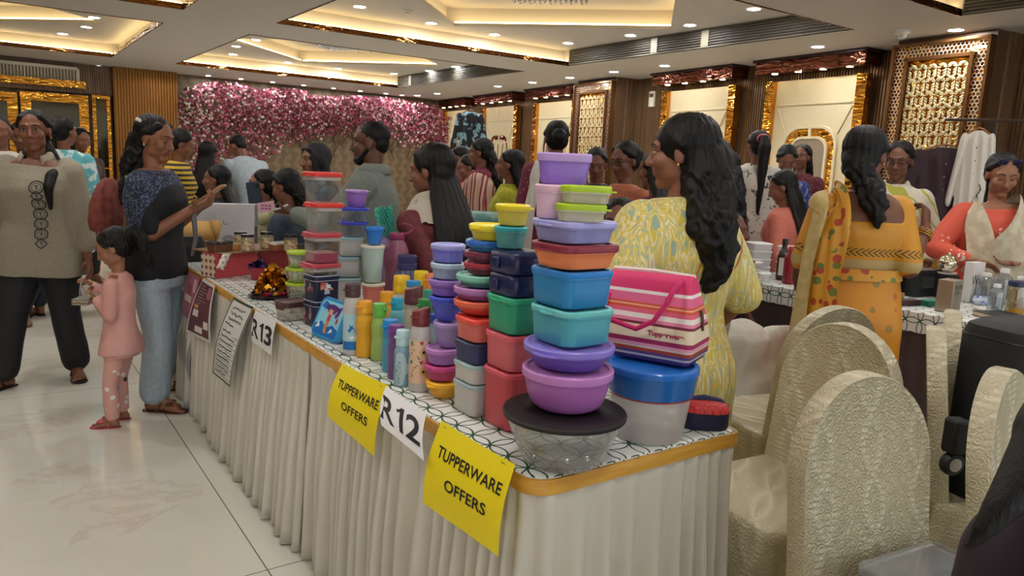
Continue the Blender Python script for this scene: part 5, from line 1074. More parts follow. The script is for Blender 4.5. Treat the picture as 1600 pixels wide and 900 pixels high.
for i in range(14):
    a = -2.6 + 0.16 * i + rnd.uniform(-.05, .05); x, y = 0.09 * math.cos(a) * rnd.uniform(0.8, 1), 0.066 * math.sin(a); cc = ['#8a1f3a', '#c2283a', '#5b2450', '#d8b02a', '#b01f2a'][i % 5]
    b = MB(); b.ell((x, y, 0.021), (0.013, 0.009, 0.009), 10)
    for sx in (-1, 1): b.loft([[(x + sx * 0.012, y - 0.003, 0.019), (x + sx * 0.012, y + 0.003, 0.023)], [(x + sx * 0.021, y - 0.009, 0.017), (x + sx * 0.021, y + 0.009, 0.027)]], 0, (False, False), closed=False)
    tag(b.build('wrapped_sweet', mat(cc, 0.15, 0.5), None, loc=(0, 0, 0)), 'small wrapped sweet on the black platter beside the gold foil', 'sweet', 'wrapped sweets on the platter'); o = COL.objects[-1]; o.matrix_world = t.matrix_basis.copy()
p = gz(404, 437, TZ); t = thing('snack_tub', 'small crimson tub spilling purple foil beside the gift box', 'tub', (p[0], p[1], TZ + 0.0015)); b = MB(); b.lathe([(0.032, 0), (0.035, 0.004), (0.042, 0.060), (0.044, 0.062), (0.040, 0.06)], 24); b.build('tub', mat('#a0263c', 0.35), t)
b = MB()
for i in range(90):
    a, r = rnd.uniform(0, 6.28), rnd.random() ** 0.5; x, y, z = 0.045 * r * math.cos(a), 0.045 * r * math.sin(a), 0.060 + 0.03 * (1 - r) + rnd.uniform(0, 0.012); s_ = rnd.uniform(0.006, 0.012); mm = Matrix.Rotation(rnd.uniform(0, 6.28), 3, Vector((rnd.uniform(-1, 1), rnd.uniform(-1, 1), 1))); b.add([mm @ Vector(v) * s_ + Vector((x, y, z)) for v in ((-1, -.6, 0), (1, -.5, .3), (1, .6, 0), (-1, .6, .2))], [(0, 1, 2, 3)], i % 2)
b.build('purple_foil', [mat('#5a2d78', 0.2, 0.8), mat('#2f3d5e', 0.2, 0.8)], t, ang=1)['kind'] = 'stuff'
# ================================================================ COVERED CHAIRS
def m_brocade():
    t = NT('cream_embossed_brocade'); v = t.coord('Object'); x, y, z = t.sep(v); u = t.math('MULTIPLY', t.math('ADD', x, t.math('MULTIPLY', y, 0.6)), 42.0); w = t.math('MULTIPLY', t.math('ADD', z, t.math('MULTIPLY', y, 0.8)), 21.0)
    og = t.math('ADD', u, t.math('MULTIPLY', t.math('SINE', w), 1.15)); og2 = t.math('SUBTRACT', u, t.math('MULTIPLY', t.math('SINE', w), 1.15))
    l1 = t.math('POWER', t.math('ABSOLUTE', t.math('COSINE', t.math('MULTIPLY', og, 0.5))), 14.0); l2 = t.math('POWER', t.math('ABSOLUTE', t.math('COSINE', t.math('MULTIPLY', og2, 0.5))), 14.0)
    dots = t.math('GREATER_THAN', t.math('SINE', t.math('MULTIPLY', z, 420.0)), -0.3)
    fl = t.vor(v, 75, 'SMOOTH_F1'); f = t.math('ADD', t.math('MULTIPLY', t.math('MULTIPLY', t.math('MAXIMUM', l1, l2), dots), 3.0), t.math('MULTIPLY', t.math('SINE', t.math('MULTIPLY', t.vor(v, 52), 17.0)), 0.22))
    t.bump(t.math('ADD', f, t.math('MULTIPLY', t.noise(v, 5, 2), 1.0)), 0.7, 0.005); return t.fin(t.mix(t.math('MULTIPLY', f, 0.22), '#c2b796', '#e4dcc0'), 0.36, 0.1)
M_BRO = m_brocade(); M_BRO2 = mat('#c4b894', 0.5, bump=(240, 0.2))
def chair_proto():
    t = thing('banquet_chair', '-', 'chair', (0, 0, 0), 0, 'cream covered banquet chairs')
    # back: arched, leaning, facing -y (sitter looks to -y)
    b = MB(); rings = []; W0 = 0.20
    def outline(th, ins):
        pts = []
        for s_ in (1,):
            for z in np.linspace(0.44, 0.74, 8): pts.append((W0 + 0.0 - ins, z))
            for a in np.linspace(0, 180, 25): pts.append(((W0 - ins) * math.cos(R_(a)), 0.74 + (0.21 - ins) * math.sin(R_(a))))
            for z in np.linspace(0.74, 0.44, 8): pts.append((-W0 + ins, z))
        return pts
    for y, ins in ((-0.022, 0.010), (-0.026, 0.004), (-0.018, 0.0), (0.018, 0.0), (0.026, 0.004), (0.022, 0.010)):
        rings.append([(x, 0.21 + y + (z - 0.44) * 0.13, z) for x, z in outline(0, ins)])
    b.loft(rings); b.build('back_cover', M_BRO, t, ang=60)
    b = MB(); rings = []
    for z, g, wv in ((0.002, 0.030, 0.012), (0.12, 0.022, 0.009), (0.30, 0.010, 0.004), (0.44, 0.002, 0.0), (0.462, 0.0, 0.0), (0.470, -0.012, 0.0)):
        rr = rrect(0.42 + 2 * g, 0.46 + 2 * g, 0.03, z, 5, (0, 0)); n = len(rr); rings.append([(x + wv * math.sin(j * 1.9), y + wv * math.cos(j * 2.3), zz) for j, (x, y, zz) in enumerate(rr)])
    b.loft(rings); b.build('seat_cover', M_BRO, t, ang=60)
    return t
CH0 = chair_proto(); nch = 0
def chair(px, py, phi, label, ztop=0.955):
    """px, py: picture place of the top of its back"""
    global nch; p = gz(px, py, ztop); rz = heading(phi); o = CH0 if nch == 0 else copy_tree(CH0); nch += 1
    off = np.array([math.sin(rz), -math.cos(rz)]) * 0.277; o.location = (p[0] + off[0], p[1] + off[1], 0); o.rotation_euler = (0, 0, rz); o['label'] = label; return o
c1 = chair(1348, 578, 24, 'cream covered chair nearest the viewer, with the clear plastic box on its seat')
chair(1330, 503, -60, 'cream covered chair just behind the nearest one, its seat toward the long table')
chair(1312, 476, 200, 'cream covered chair in front of the yellow sari, top of its back showing')
chair(1110, 428, -140, 'cream covered chair beside the white sack, behind the pink striped bag')
chair(1462, 507, 62, 'cream covered chair seen narrow, left of the black suitcase')
chair(1566, 572, 44, 'cream covered chair at the right edge, in front of the black suitcase')
chair(1489, 479, 59, 'cream covered chair seen edge on against the right table', 0.962)
# clear plastic box on the nearest chair
rz = heading(24); f = np.array([math.sin(rz), -math.cos(rz)]); pc = np.array(c1.location[:2]) - f * 0.085 + IMR * 0.045
t = thing('plastic_box', 'flat clear plastic box of dark goods on the nearest chair seat', 'box', (pc[0], pc[1], 0.4715), rz + R_(4)); w, d, h = 0.27, 0.19, 0.095
b = MB(); b.loft([rrect(w * 0.94, d * 0.94, 0.015, 0, 5), rrect(w * 0.97, d * 0.97, 0.018, h * 0.8, 5)]); b.build('tray', clear('#e8eaee', 0.08, 0.12), t, ang=60)
b = MB(); b.loft([rrect(w * 0.985, d * 0.985, 0.018, h * 0.8, 5), rrect(w, d, 0.02, h * 0.82, 5), rrect(w, d, 0.02, h * 0.97, 5), rrect(w * 0.95, d * 0.94, 0.016, h, 5), rrect(w * 0.88, d * 0.85, 0.016, h, 5), rrect(w * 0.87, d * 0.84, 0.016, h * 0.96, 5)]); b.build('lid', clear('#eef0f2', 0.10, 0.1), t, ang=40)
for x, y, r in ((-0.065, -0.03, 0.045), (0.06, 0.0, 0.045), (-0.04, 0.052, 0.034)):
    b = MB(); b.ell((x, y, 0.040), (r * 1.25, r * 0.9, 0.036), 18); tag(b.build('dark_pouch', mat('#141318', 0.6, bump=(30, 0.6))), 'dark soft pouch lying inside the clear plastic box', 'pouch', 'dark pouches in the clear box').matrix_world = t.matrix_basis.copy()
# white sack
def lumpy(name, label, cat, c, rad, m, seed, squash=0.0, amp=0.08, voxel=0.012, extra=None):
    b = MB(); b.ell((0, 0, rad[2]), rad, 24)
    if extra: extra(b)
    me = remesh(b, voxel, 4); v = coords(me); n = norms(me); rnd = np.random.RandomState(seed); d = np.zeros(len(v))
    for k in range(9):
        q = rnd.uniform(-1, 1, 3) * (4 + 6 * k); d += np.sin(v @ q + rnd.uniform(0, 6.28)) / (1.5 + k)
    v = v + n * (d * amp * rad[0])[:, None]; v[:, 2] = np.maximum(v[:, 2], 0.001); setco(me, v); o = link(name, me, m); o.location = c; return tag(o, label, cat)
ps = gz(1172, 668, 0.12); M_SACK = mat('#d6d2c6', 0.6, bump=(26, 0.5))
def ex(b): b.cap((-0.05, 0.03, 0.30), (-0.04, 0.02, 0.54), 0.20, 0.14); b.cap((0.08, -0.04, 0.40), (0.10, -0.05, 0.58), 0.12, 0.07); b.cap((0.10, -0.05, 0.60), (0.15, -0.10, 0.63), 0.05, 0.03)
g = gz(1172, 690, 0.03); lumpy('white_sack', 'bulging white cloth sack standing on the floor behind the chairs', 'sack', (3.03, 2.24, 0), (0.21, 0.20, 0.28), M_SACK, 4, amp=0.05, extra=ex)
# black suitcase on the chair
c5 = [o for o in COL.objects if o.name.startswith('banquet_chair') and o.get('label', '').startswith('cream covered chair seen narrow')][0]; p = np.array(c5.location) + np.append(np.array([-0.015, 0.02]) + (math.cos(R_(62)) * TOCAM + math.sin(R_(62)) * IMR) * 0.01, 0.0); t = thing('suitcase', 'black soft suitcase propped on a chair at the right edge', 'suitcase', (p[0], p[1], 0.4715), heading(20)); w, d, h = 0.39, 0.24, 0.53
b = MB(); b.loft([rrect(w * 0.96, d * 0.96, 0.05, 0.0, 6), rrect(w, d, 0.06, 0.02, 6), rrect(w, d, 0.06, h - 0.05, 6), rrect(w * 0.95, d * 0.93, 0.06, h - 0.015, 6), rrect(w * 0.8, d * 0.75, 0.05, h, 6)]); b.build('shell', mat('#17181b', 0.65, bump=(300, 0.2)), t)
b = MB(); b.tube([(x, y, h - 0.045) for x, y, _ in rrect(w * 0.985, d * 0.98, 0.06, 0, 6)], 0.004, 6, closed=True); b.build('piping', mat('#0c0c0e', 0.35), t); b = MB(); b.tube([(x, y, 0.05) for x, y, _ in rrect(w * 1.0, d * 1.0, 0.06, 0, 6)], 0.004, 6, closed=True); b.build('piping', mat('#0c0c0e', 0.35), t)
b = MB(); b.tube([(-w / 2 - 0.004, -0.02, h * 0.45), (-w / 2 - 0.03, -0.02, h * 0.47), (-w / 2 - 0.03, -0.02, h * 0.60), (-w / 2 - 0.004, -0.02, h * 0.62)], 0.008, 8); b.build('side_handle', mat('#0f0f11', 0.4), t)
# trolley wheel showing low beside it
p = at(1487, 724, 2.05); t = thing('trolley_wheel', 'black trolley wheel with a silver hub low beside the narrow chair', 'wheel', p, heading(10)); b = MB(); mx = Matrix.Rotation(R_(90), 4, 'X')
b.lathe([(0.012, -0.014), (0.028, -0.014), (0.033, -0.008), (0.033, 0.008), (0.028, 0.014), (0.012, 0.014)], 28); b.v = [tuple(mx @ Vector(v)) for v in b.v]; b.build('tyre', mat('#121212', 0.5), t)
b = MB(); b.lathe([(0.019, -0.0155), (0.019, -0.0145)], 24); b.v = [tuple(mx @ Vector((v[0], v[1], -v[2]))) for v in b.v]; b.build('hub', mat('#b8b4aa', 0.3, 0.4), t)
b = MB(); b.box((0.0, 0.0, 0.08), (0.05, 0.05, 0.10)); b.build('bracket', mat('#141416', 0.5), t, bevel=0.01)
# ================================================================ SECOND TABLE (right), its cloth and goods
UX0, UX1, UY0, UY1 = 3.69, 4.40, -0.2, 2.98; cx, cy = (UX0 + UX1) / 2, (UY0 + UY1) / 2
t = thing('sales_table', 'dark skirted sales table behind the sari and the chairs', 'table', (cx, cy, 0)); b = MB(); b.box((0, 0, TZ - 0.03), (UX1 - UX0 - 0.02, UY1 - UY0 - 0.02, 0.03)); b.build('tabletop', mat('#5a4030', 0.5), t)
for sx in (-1, 1):
    for sy in (-1, 1): b = MB(); b.tube([(sx * 0.25, sy * 1.45, 0), (sx * 0.25, sy * 1.45, TZ - 0.045)], 0.018, 8); b.build('leg', mat('#2a2a2a', 0.4, 0.5), t)
b = MB(); o = [(UX0 - 0.012, UY0 - 0.012), (UX1 + 0.012, UY0 - 0.012), (UX1 + 0.012, UY1 + 0.012), (UX0 - 0.012, UY1 + 0.012)]; i_ = [(x + (0.004 if x < cx else -0.004), y + (0.004 if y < cy else -0.004)) for x, y in o]
b.loft([[(x - cx, y - cy, TZ - 0.10) for x, y in o], [(x - cx, y - cy, TZ - 0.10) for x, y in o], [(x - cx, y - cy, TZ - 0.002) for x, y in o], [(x - cx, y - cy, TZ) for x, y in i_]], 0, (False, True)); o_ = b.build('tablecloth', M_RING, ang=40); o_.location = (cx, cy, 0); tag(o_, 'white cloth with a green ring border on the right sales table', 'tablecloth')
rows = []
for z in (TZ - 0.07, 0.5, 0.25, 0.01):
    pts = []; per = [(UX1, UY1), (UX0, UY1), (UX0, UY0), (UX1, UY0)]
    for a, c in zip(per, per[1:]):
        n = int(math.dist(a, c) / 0.012)
        for q in range(n):
            x, y = a[0] + (c[0] - a[0]) * q / n, a[1] + (c[1] - a[1]) * q / n; dx, dy = (c[1] - a[1]), -(c[0] - a[0]); Ln = math.hypot(dx, dy); w = 0.008 * math.sin(q * 0.9) * (TZ - z + 0.1); pts.append((x + dx / Ln * w + (0.004 if x > cx else 0.004), y + dy / Ln * w, z))
    rows.append(pts)
b = MB(); b.loft(rows, 0, (False, False), closed=False); tag(b.build('table_skirt', mat('#4b3c3c', 0.7), ang=60), 'dark mauve pleated skirt of the right sales table', 'table skirt')
ZS = TZ + 0.0015
def pt2(px, py):
    p = gz(px, py, ZS)
    while p[0] > 4.345: py += 0.5; p = gz(px, py, ZS)      # keep it on the table top
    return p
def drop2(px, py):
    q = py
    while gz(px, q, ZS)[0] > 4.345: q += 0.5
    return q - py
def ubox(name, label, cat, px, py, wpx, hpx, dep, m, rz=None, parts=(), group=None, back=0.0):
    p = pt2(px, py); k = depth_of(p) / FPX; w, h = wpx * k, (hpx + drop2(px, py) * (hpx > 20)) * k; rz = heading(0) if rz is None else rz; q = np.array([p[0], p[1]]) + np.array([-math.sin(rz), math.cos(rz)]) * (dep / 2 + back)
    t = thing(name, label, cat, (q[0], q[1], ZS), rz, group); b = MB(); b.box((0, 0, h / 2), (w, dep, h)); b.build('box', m, t, bevel=0.002)
    for fn in parts: fn(t, w, dep, h)
    return t
def ftext(body, sz, u, v, m, sx=1.0, bold=0.001):
    def f(t, w, d, h):
        vv, ff = text_mesh(body, 1.0, 0, bold / max(sz, 1e-3) / 10); s_ = sz * h; x = (vv[:, 0].max() - vv[:, 0].min()); b = MB(); b.add([(p[0] * s_ * sx + u * w, -d / 2 - 0.0008, p[1] * s_ + v * h) for p in vv], ff); b.build('lettering', m, t)
    return f
def flines(n, u0, u1, v0, v1, m):
    def f(t, w, d, h):
        b = MB()
        for i in range(n): v = v0 + (v1 - v0) * i / max(1, n - 1); b.box(((u0 + u1) / 2 * w, -d / 2 - 0.0006, v * h), ((u1 - u0) * w * (0.7 + 0.3 * ((i * 7) % 3) / 2), 0.0006, h * 0.012))
        b.build('small_print', m, t)
    return f
INK = mat('#2c2a28', 0.5)
# white takeaway boxes
bw = 0.135
def white_box(x, y, z, rz, label):
    t = thing('takeaway_box', label, 'box', (x, y, z), rz, 'white takeaway boxes'); b = MB(); h = 0.048; b.loft([rrect(bw * 0.92, bw * 0.92, 0.012, 0, 4), rrect(bw, bw, 0.014, h * 0.8, 4)]); b.build('tray', frosted('#dcdcdc', 0.93), t)
    b = MB(); b.loft([rrect(bw + 0.006, bw + 0.006, 0.015, h * 0.8, 4), rrect(bw + 0.006, bw + 0.006, 0.015, h * 0.92, 4), rrect(bw * 0.94, bw * 0.94, 0.014, h, 4)]); b.build('lid', frosted('#ececec', 0.93), t); return t
pa = pt2(1186, 430); pb_ = pt2(1222, 436); names = ['lowest', 'second', 'third', 'topmost']
for i in range(4): white_box(pa[0] + 0.10, pa[1] + 0.10, ZS + 0.0492 * i, heading(8), 'white takeaway box, %s of the left pile' % names[i])
for i in range(4): white_box(pb_[0] + 0.12, pb_[1] + 0.03, ZS + 0.0492 * i, heading(8), 'white takeaway box, %s of the pile behind the bottles' % names[i])
white_box(*pt2(1184, 437)[:2], ZS, heading(-20), 'single white takeaway box lying in front of the piles')
def plain_bottle(label, px, base, wpx, hpx, bm, capm, prof, caph, lab=None, name='bottle', group=None):
    p = pt2(px, base); k = depth_of(p) / FPX; R = wpx * k / 2; h = (hpx + drop2(px, base)) * k; t = thing(name, label, 'bottle', (p[0], p[1], ZS), heading(0), group); b = MB(); b.lathe([(R * r, h * u) for r, u in prof], 28); b.build('body', bm, t, ang=60)
    r = prof[-1][0] * 1.12; b = MB(); b.lathe([(R * r, h * prof[-1][1] + 0.0005), (R * r, h * (prof[-1][1] + caph) - 0.003), (R * r * 0.9, h * (prof[-1][1] + caph))], 24); b.build('cap', capm, t)
    if lab:
        b = MB(); b.add(*cyl_patch(R * 1.0 + 0.0008, -150, -30, h * lab[0], h * lab[1], 16), 0); b.build('paper_label', lab[2], t)
    return t
plain_bottle('dark brown bottle with a white label and black cap in front of the takeaway boxes', 1221, 437, 19, 64, mat('#3a2115', 0.1), mat('#141414', 0.3), [(0.95, 0), (1, 0.02), (1, 0.58), (0.85, 0.66), (0.45, 0.76), (0.42, 0.86)], 0.14, (0.12, 0.55, mat('#d2cfc8', 0.5)))
plain_bottle('red plastic sauce bottle beside the dark brown bottle', 1233, 443, 22, 58, mat('#8f2430', 0.25), mat('#b02636', 0.3), [(0.95, 0), (1, 0.02), (1, 0.68), (0.9, 0.76), (0.55, 0.84), (0.52, 0.88)], 0.12)
for i in range(5):
    p = pt2(1160, 440); t = thing('snack_plate', 'white snack plate, one of a stack behind the seated child', 'plate', (p[0] + 0.05, p[1] + 0.02 + 0.006 * (i % 2), ZS + 0.026 * i), 0, 'stacked snack plates'); b = MB(); b.lathe([(0.05, 0), (0.085, 0.010), (0.092, 0.013), (0.084, 0.013), (0.05, 0.004)], 28); b.build('plate', mat('#e2ddd2', 0.4), t)
    b = MB(); rnd = random.Random(i)
    for q in range(9): b.ell((rnd.uniform(-.05, .05), rnd.uniform(-.05, .05), 0.013), (0.014, 0.011, 0.008), 8)
    b.build('snack', mat('#7d5a3c', 0.7), t)['kind'] = 'stuff'
# black cartons, white card, silver box, chrome ball, white box, clear bottles, amber jar, notebook
ubox('black_carton', 'long black carton with white lines under the chrome ball', 'box', 1462, 466, 62, 42, 0.09, mat('#17181a', 0.4), parts=[flines(6, -0.3, 0.25, 0.35, 0.72, mat('#77787a', 0.5)), flines(1, 0.15, 0.4, 0.85, 0.85, mat('#d0d0d0', 0.5))], rz=heading(25), back=0.05)
ubox('black_carton', 'black carton behind the white price card', 'box', 1428, 462, 46, 36, 0.09, mat('#1b1b1d', 0.4), rz=heading(25), parts=[flines(3, -0.3, 0.2, 0.6, 0.8, mat('#6c6c6c', 0.5))], back=0.04)
ubox('green_carton', 'flat sea green carton in front of the black carton', 'box', 1462, 479, 32, 9, 0.05, mat('#1f7d62', 0.5), rz=heading(20))
ubox('red_pen_box', 'flat dark box with red labels at the cloth edge', 'box', 1420, 478, 46, 9, 0.06, mat('#33201f', 0.5), rz=heading(15), parts=[flines(2, -0.4, 0.3, 0.35, 0.7, mat('#b8382f', 0.5))])
ubox('price_card', 'white standing price card beside the yellow sari', 'card', 1405, 457, 28, 22, 0.012, mat('#d9d6d4', 0.5), rz=heading(15), parts=[flines(4, -0.3, 0.3, 0.35, 0.8, INK)])
ubox('tan_packet', 'small tan packet in front of the price card', 'packet', 1405, 466, 26, 8, 0.05, mat('#b0815a', 0.5), rz=heading(30))
ubox('calculator', 'pink calculator lying against the basket rim', 'calculator', 1399, 436, 17, 20, 0.012, mat('#b06a94', 0.4), rz=heading(30), back=0.2, parts=[flines(5, -0.35, 0.35, 0.15, 0.6, mat('#e3c4d6', 0.4)), flines(1, -0.35, 0.35, 0.85, 0.85, mat('#3d3a44', 0.3))])
ubox('silver_carton', 'silver carton with black lettering in front of the chrome ball', 'box', 1492, 488, 34, 50, 0.075, mat('#a89f8c', 0.28, 0.5), rz=heading(38), parts=[ftext('SILVER', 0.19, 0.0, 0.78, INK, 0.95), ftext('EDP', 0.16, -0.05, 0.60, INK), flines(6, -0.35, 0.2, 0.12, 0.45, mat('#5d574a', 0.4))])
ubox('white_carton', 'tall white carton with black script beside the coral sleeve', 'box', 1532, 456, 31, 45, 0.05, mat('#dedad6', 0.5), rz=heading(30), parts=[ftext('Well', 0.36, 0.0, 0.55, INK, 0.8)], back=0.03)
p = pt2(1474, 450); rb = 14 * depth_of(p) / FPX; t = thing('chrome_pot', 'round chrome pot on a white dish on the black carton', 'pot', (p[0] + 0.0, p[1] + 0.0, ZS + 0.0), 0); zb_ = 0.128; b = MB(); b.lathe([(0.03, zb_), (0.048, zb_ + 0.004), (0.052, zb_ + 0.012), (0.04, zb_ + 0.012)], 24); b.build('dish', mat('#dcd9d4', 0.3), t)
b = MB(); b.ell((0, 0, zb_ + 0.012 + rb), (rb, rb, rb), 28); b.build('pot', mat('#e6ddc8', 0.04, 1.0), t); b = MB(); b.ell((0, 0, zb_ + 0.012 + rb * 2.05), (0.009, 0.009, 0.009), 12); b.build('knob', mat('#e0d8c4', 0.08, 1.0), t)
b = MB(); b.box((0, 0, zb_ / 2), (0.10, 0.10, zb_ - 0.001)); b.build('stand', mat('#141416', 0.4), t, bevel=0.002)
BP = [(0.9, 0), (1, 0.02), (1, 0.72), (0.9, 0.80), (0.48, 0.86), (0.46, 0.90)]; WC = mat('#e6e4e2', 0.4)
for px, base, wpx, hpx, lab in ((1536, 471, 25, 44, 'clear square bottle with a white cap right of the white carton'), (1562, 470, 25, 50, 'clear bottle with a white cap, second from the white carton'), (1588, 474, 22, 42, 'clear bottle with a white cap directly behind the amber jar'), (1552, 490, 21, 46, 'small clear bottle with a white cap standing in front of the bottle row')):
    plain_bottle(lab, px, base, wpx, hpx, clear('#dfe6ea', 0.25), WC, BP, 0.12, (0.15, 0.6, clear('#c8d2d8', 0.3)))
plain_bottle('jar of amber oil with a navy lid at the right edge', 1583, 492, 26, 54, clear('#d9cba0', 0.3), mat('#262c55', 0.35), [(0.92, 0), (1, 0.03), (1, 0.76), (0.92, 0.82), (0.90, 0.84)], 0.15, (0.02, 0.22, mat('#a8761c', 0.2)), name='jar')
plain_bottle('large white bottle cut by the right edge of the picture', 1616, 474, 34, 66, clear('#e6eaee', 0.4), WC, BP, 0.1)
def notebook():
    p = pt2(1556, 497); t = thing('notebook', 'black covered notebook with cream pages at the table front', 'notebook', (p[0] + 0.03, p[1], ZS), heading(12)); w, d, h = 0.185, 0.13, 0.022; b = MB(); b.box((0, 0, h / 2), (w * 0.97, d * 0.97, h - 0.005)); b.build('pages', mat('#ddd0b0', 0.7), t)
    b = MB(); b.box((0, 0, 0.0012), (w, d, 0.0024)); b.box((0, 0, h - 0.0012), (w, d, 0.0024)); b.build('cover', mat('#222327', 0.5), t); b = MB(); b.box((w * 0.28, 0, h / 2), (0.012, d + 0.003, h + 0.002)); b.build('elastic', mat('#101012', 0.5), t)
notebook()
p = pt2(1537, 486); t = thing('saucer', 'small white saucer beside the notebook', 'dish', (p[0], p[1], ZS)); b = MB(); b.lathe([(0.03, 0), (0.048, 0.010), (0.052, 0.014), (0.046, 0.014), (0.028, 0.005)], 28); b.build('dish', mat('#e6e2da', 0.3), t)
p = pt2(1540, 476); t = thing('wrapped_pack', 'blue and white film wrapped pack behind the saucer', 'packet', (p[0] + 0.02, p[1] + 0.02, ZS), heading(30)); b = MB(); b.loft([rrect(0.13, 0.07, 0.03, 0, 5), rrect(0.14, 0.08, 0.035, 0.02, 5), rrect(0.11, 0.06, 0.025, 0.045, 5)]); tt = NT('blue_white_film'); v = tt.coord(); b.build('pack', tt.fin(tt.ramp(tt.noise(v, 40, 2), [(0.4, '#5d7fc0'), (0.55, '#d2dcec')]), 0.15), t)
p = pt2(1502, 438); t = thing('film_pack', 'small teal film pack with a lime cap behind the silver carton', 'packet', (p[0], p[1], ZS), 0); b = MB(); b.lathe([(0.028, 0), (0.033, 0.006), (0.034, 0.05), (0.024, 0.066)], 18); b.build('pack', mat('#6aa8b8', 0.15, bump=(60, 0.8)), t); b = MB(); b.lathe([(0.022, 0.0665), (0.03, 0.07), (0.03, 0.088)], 18); b.build('cap', mat('#a5b82a', 0.3), t)
# ================================================================ PEOPLE
SKIN = {}
def skin(c):
    if c in SKIN: return SKIN[c]
    t = NT('skin_' + c.strip('#')); v = t.coord(); t.fin(t.mix(t.math('MULTIPLY', t.noise(v, 9, 3), 0.35), c, '#7d4a36'), 0.5); t.b.inputs['Subsurface Weight'].default_value = 0.0; SKIN[c] = t.m; return t.m
def m_hair(c='#060504'):
    t = NT('dark_hair'); v = t.coord('Object', (1, 1, 0.12)); n = t.noise(v, 190, 3, 0.6); t.bump(n, 0.55, 0.004); t.b.inputs['Specular IOR Level'].default_value = 0.28; return t.fin(t.mix(n, c, '#120e0c'), 0.5)
HAIR = m_hair(); GREYHAIR = m_hair('#0d0b0b'); LIP = mat('#7d3f3a', 0.4); BROW = mat('#100c0a', 0.7); EYEW = mat('#a0948a', 0.35); IRIS = mat('#140c08', 0.15)
TS = np.array([-1.0, -0.6, -0.3, -0.08, 0.0, 0.08, 0.18, 0.27, 0.36, 0.43, 0.49, 0.53, 0.56])
FW = np.array([0.15, 0.16, 0.165, 0.172, 0.170, 0.160, 0.140, 0.143, 0.156, 0.163, 0.150, 0.085, 0.050]); FD = np.array([0.11, 0.11, 0.115, 0.122, 0.118, 0.110, 0.100, 0.108, 0.122, 0.112, 0.082, 0.065, 0.052])
MW = np.array([0.14, 0.15, 0.155, 0.160, 0.160, 0.158, 0.155, 0.163, 0.182, 0.192, 0.178, 0.100, 0.058]); MD = np.array([0.10, 0.10, 0.108, 0.112, 0.112, 0.112, 0.112, 0.118, 0.124, 0.116, 0.088, 0.070, 0.056])
def ik(a, t, l1, l2, pole):
    d = t - a; L = d.length; mx = (l1 + l2) * 0.995
    if L > mx: t = a + d * (mx / L); d = t - a; L = mx
    L = max(L, abs(l1 - l2) + 1e-3); n = d.normalized(); x = (l1 * l1 - l2 * l2 + L * L) / (2 * L); h = math.sqrt(max(l1 * l1 - x * x, 0)); p = Vector(pole); p = p - n * p.dot(n); p = p.normalized() if p.length > 1e-5 else n.orthogonal().normalized()
    return a + n * x + p * h, t
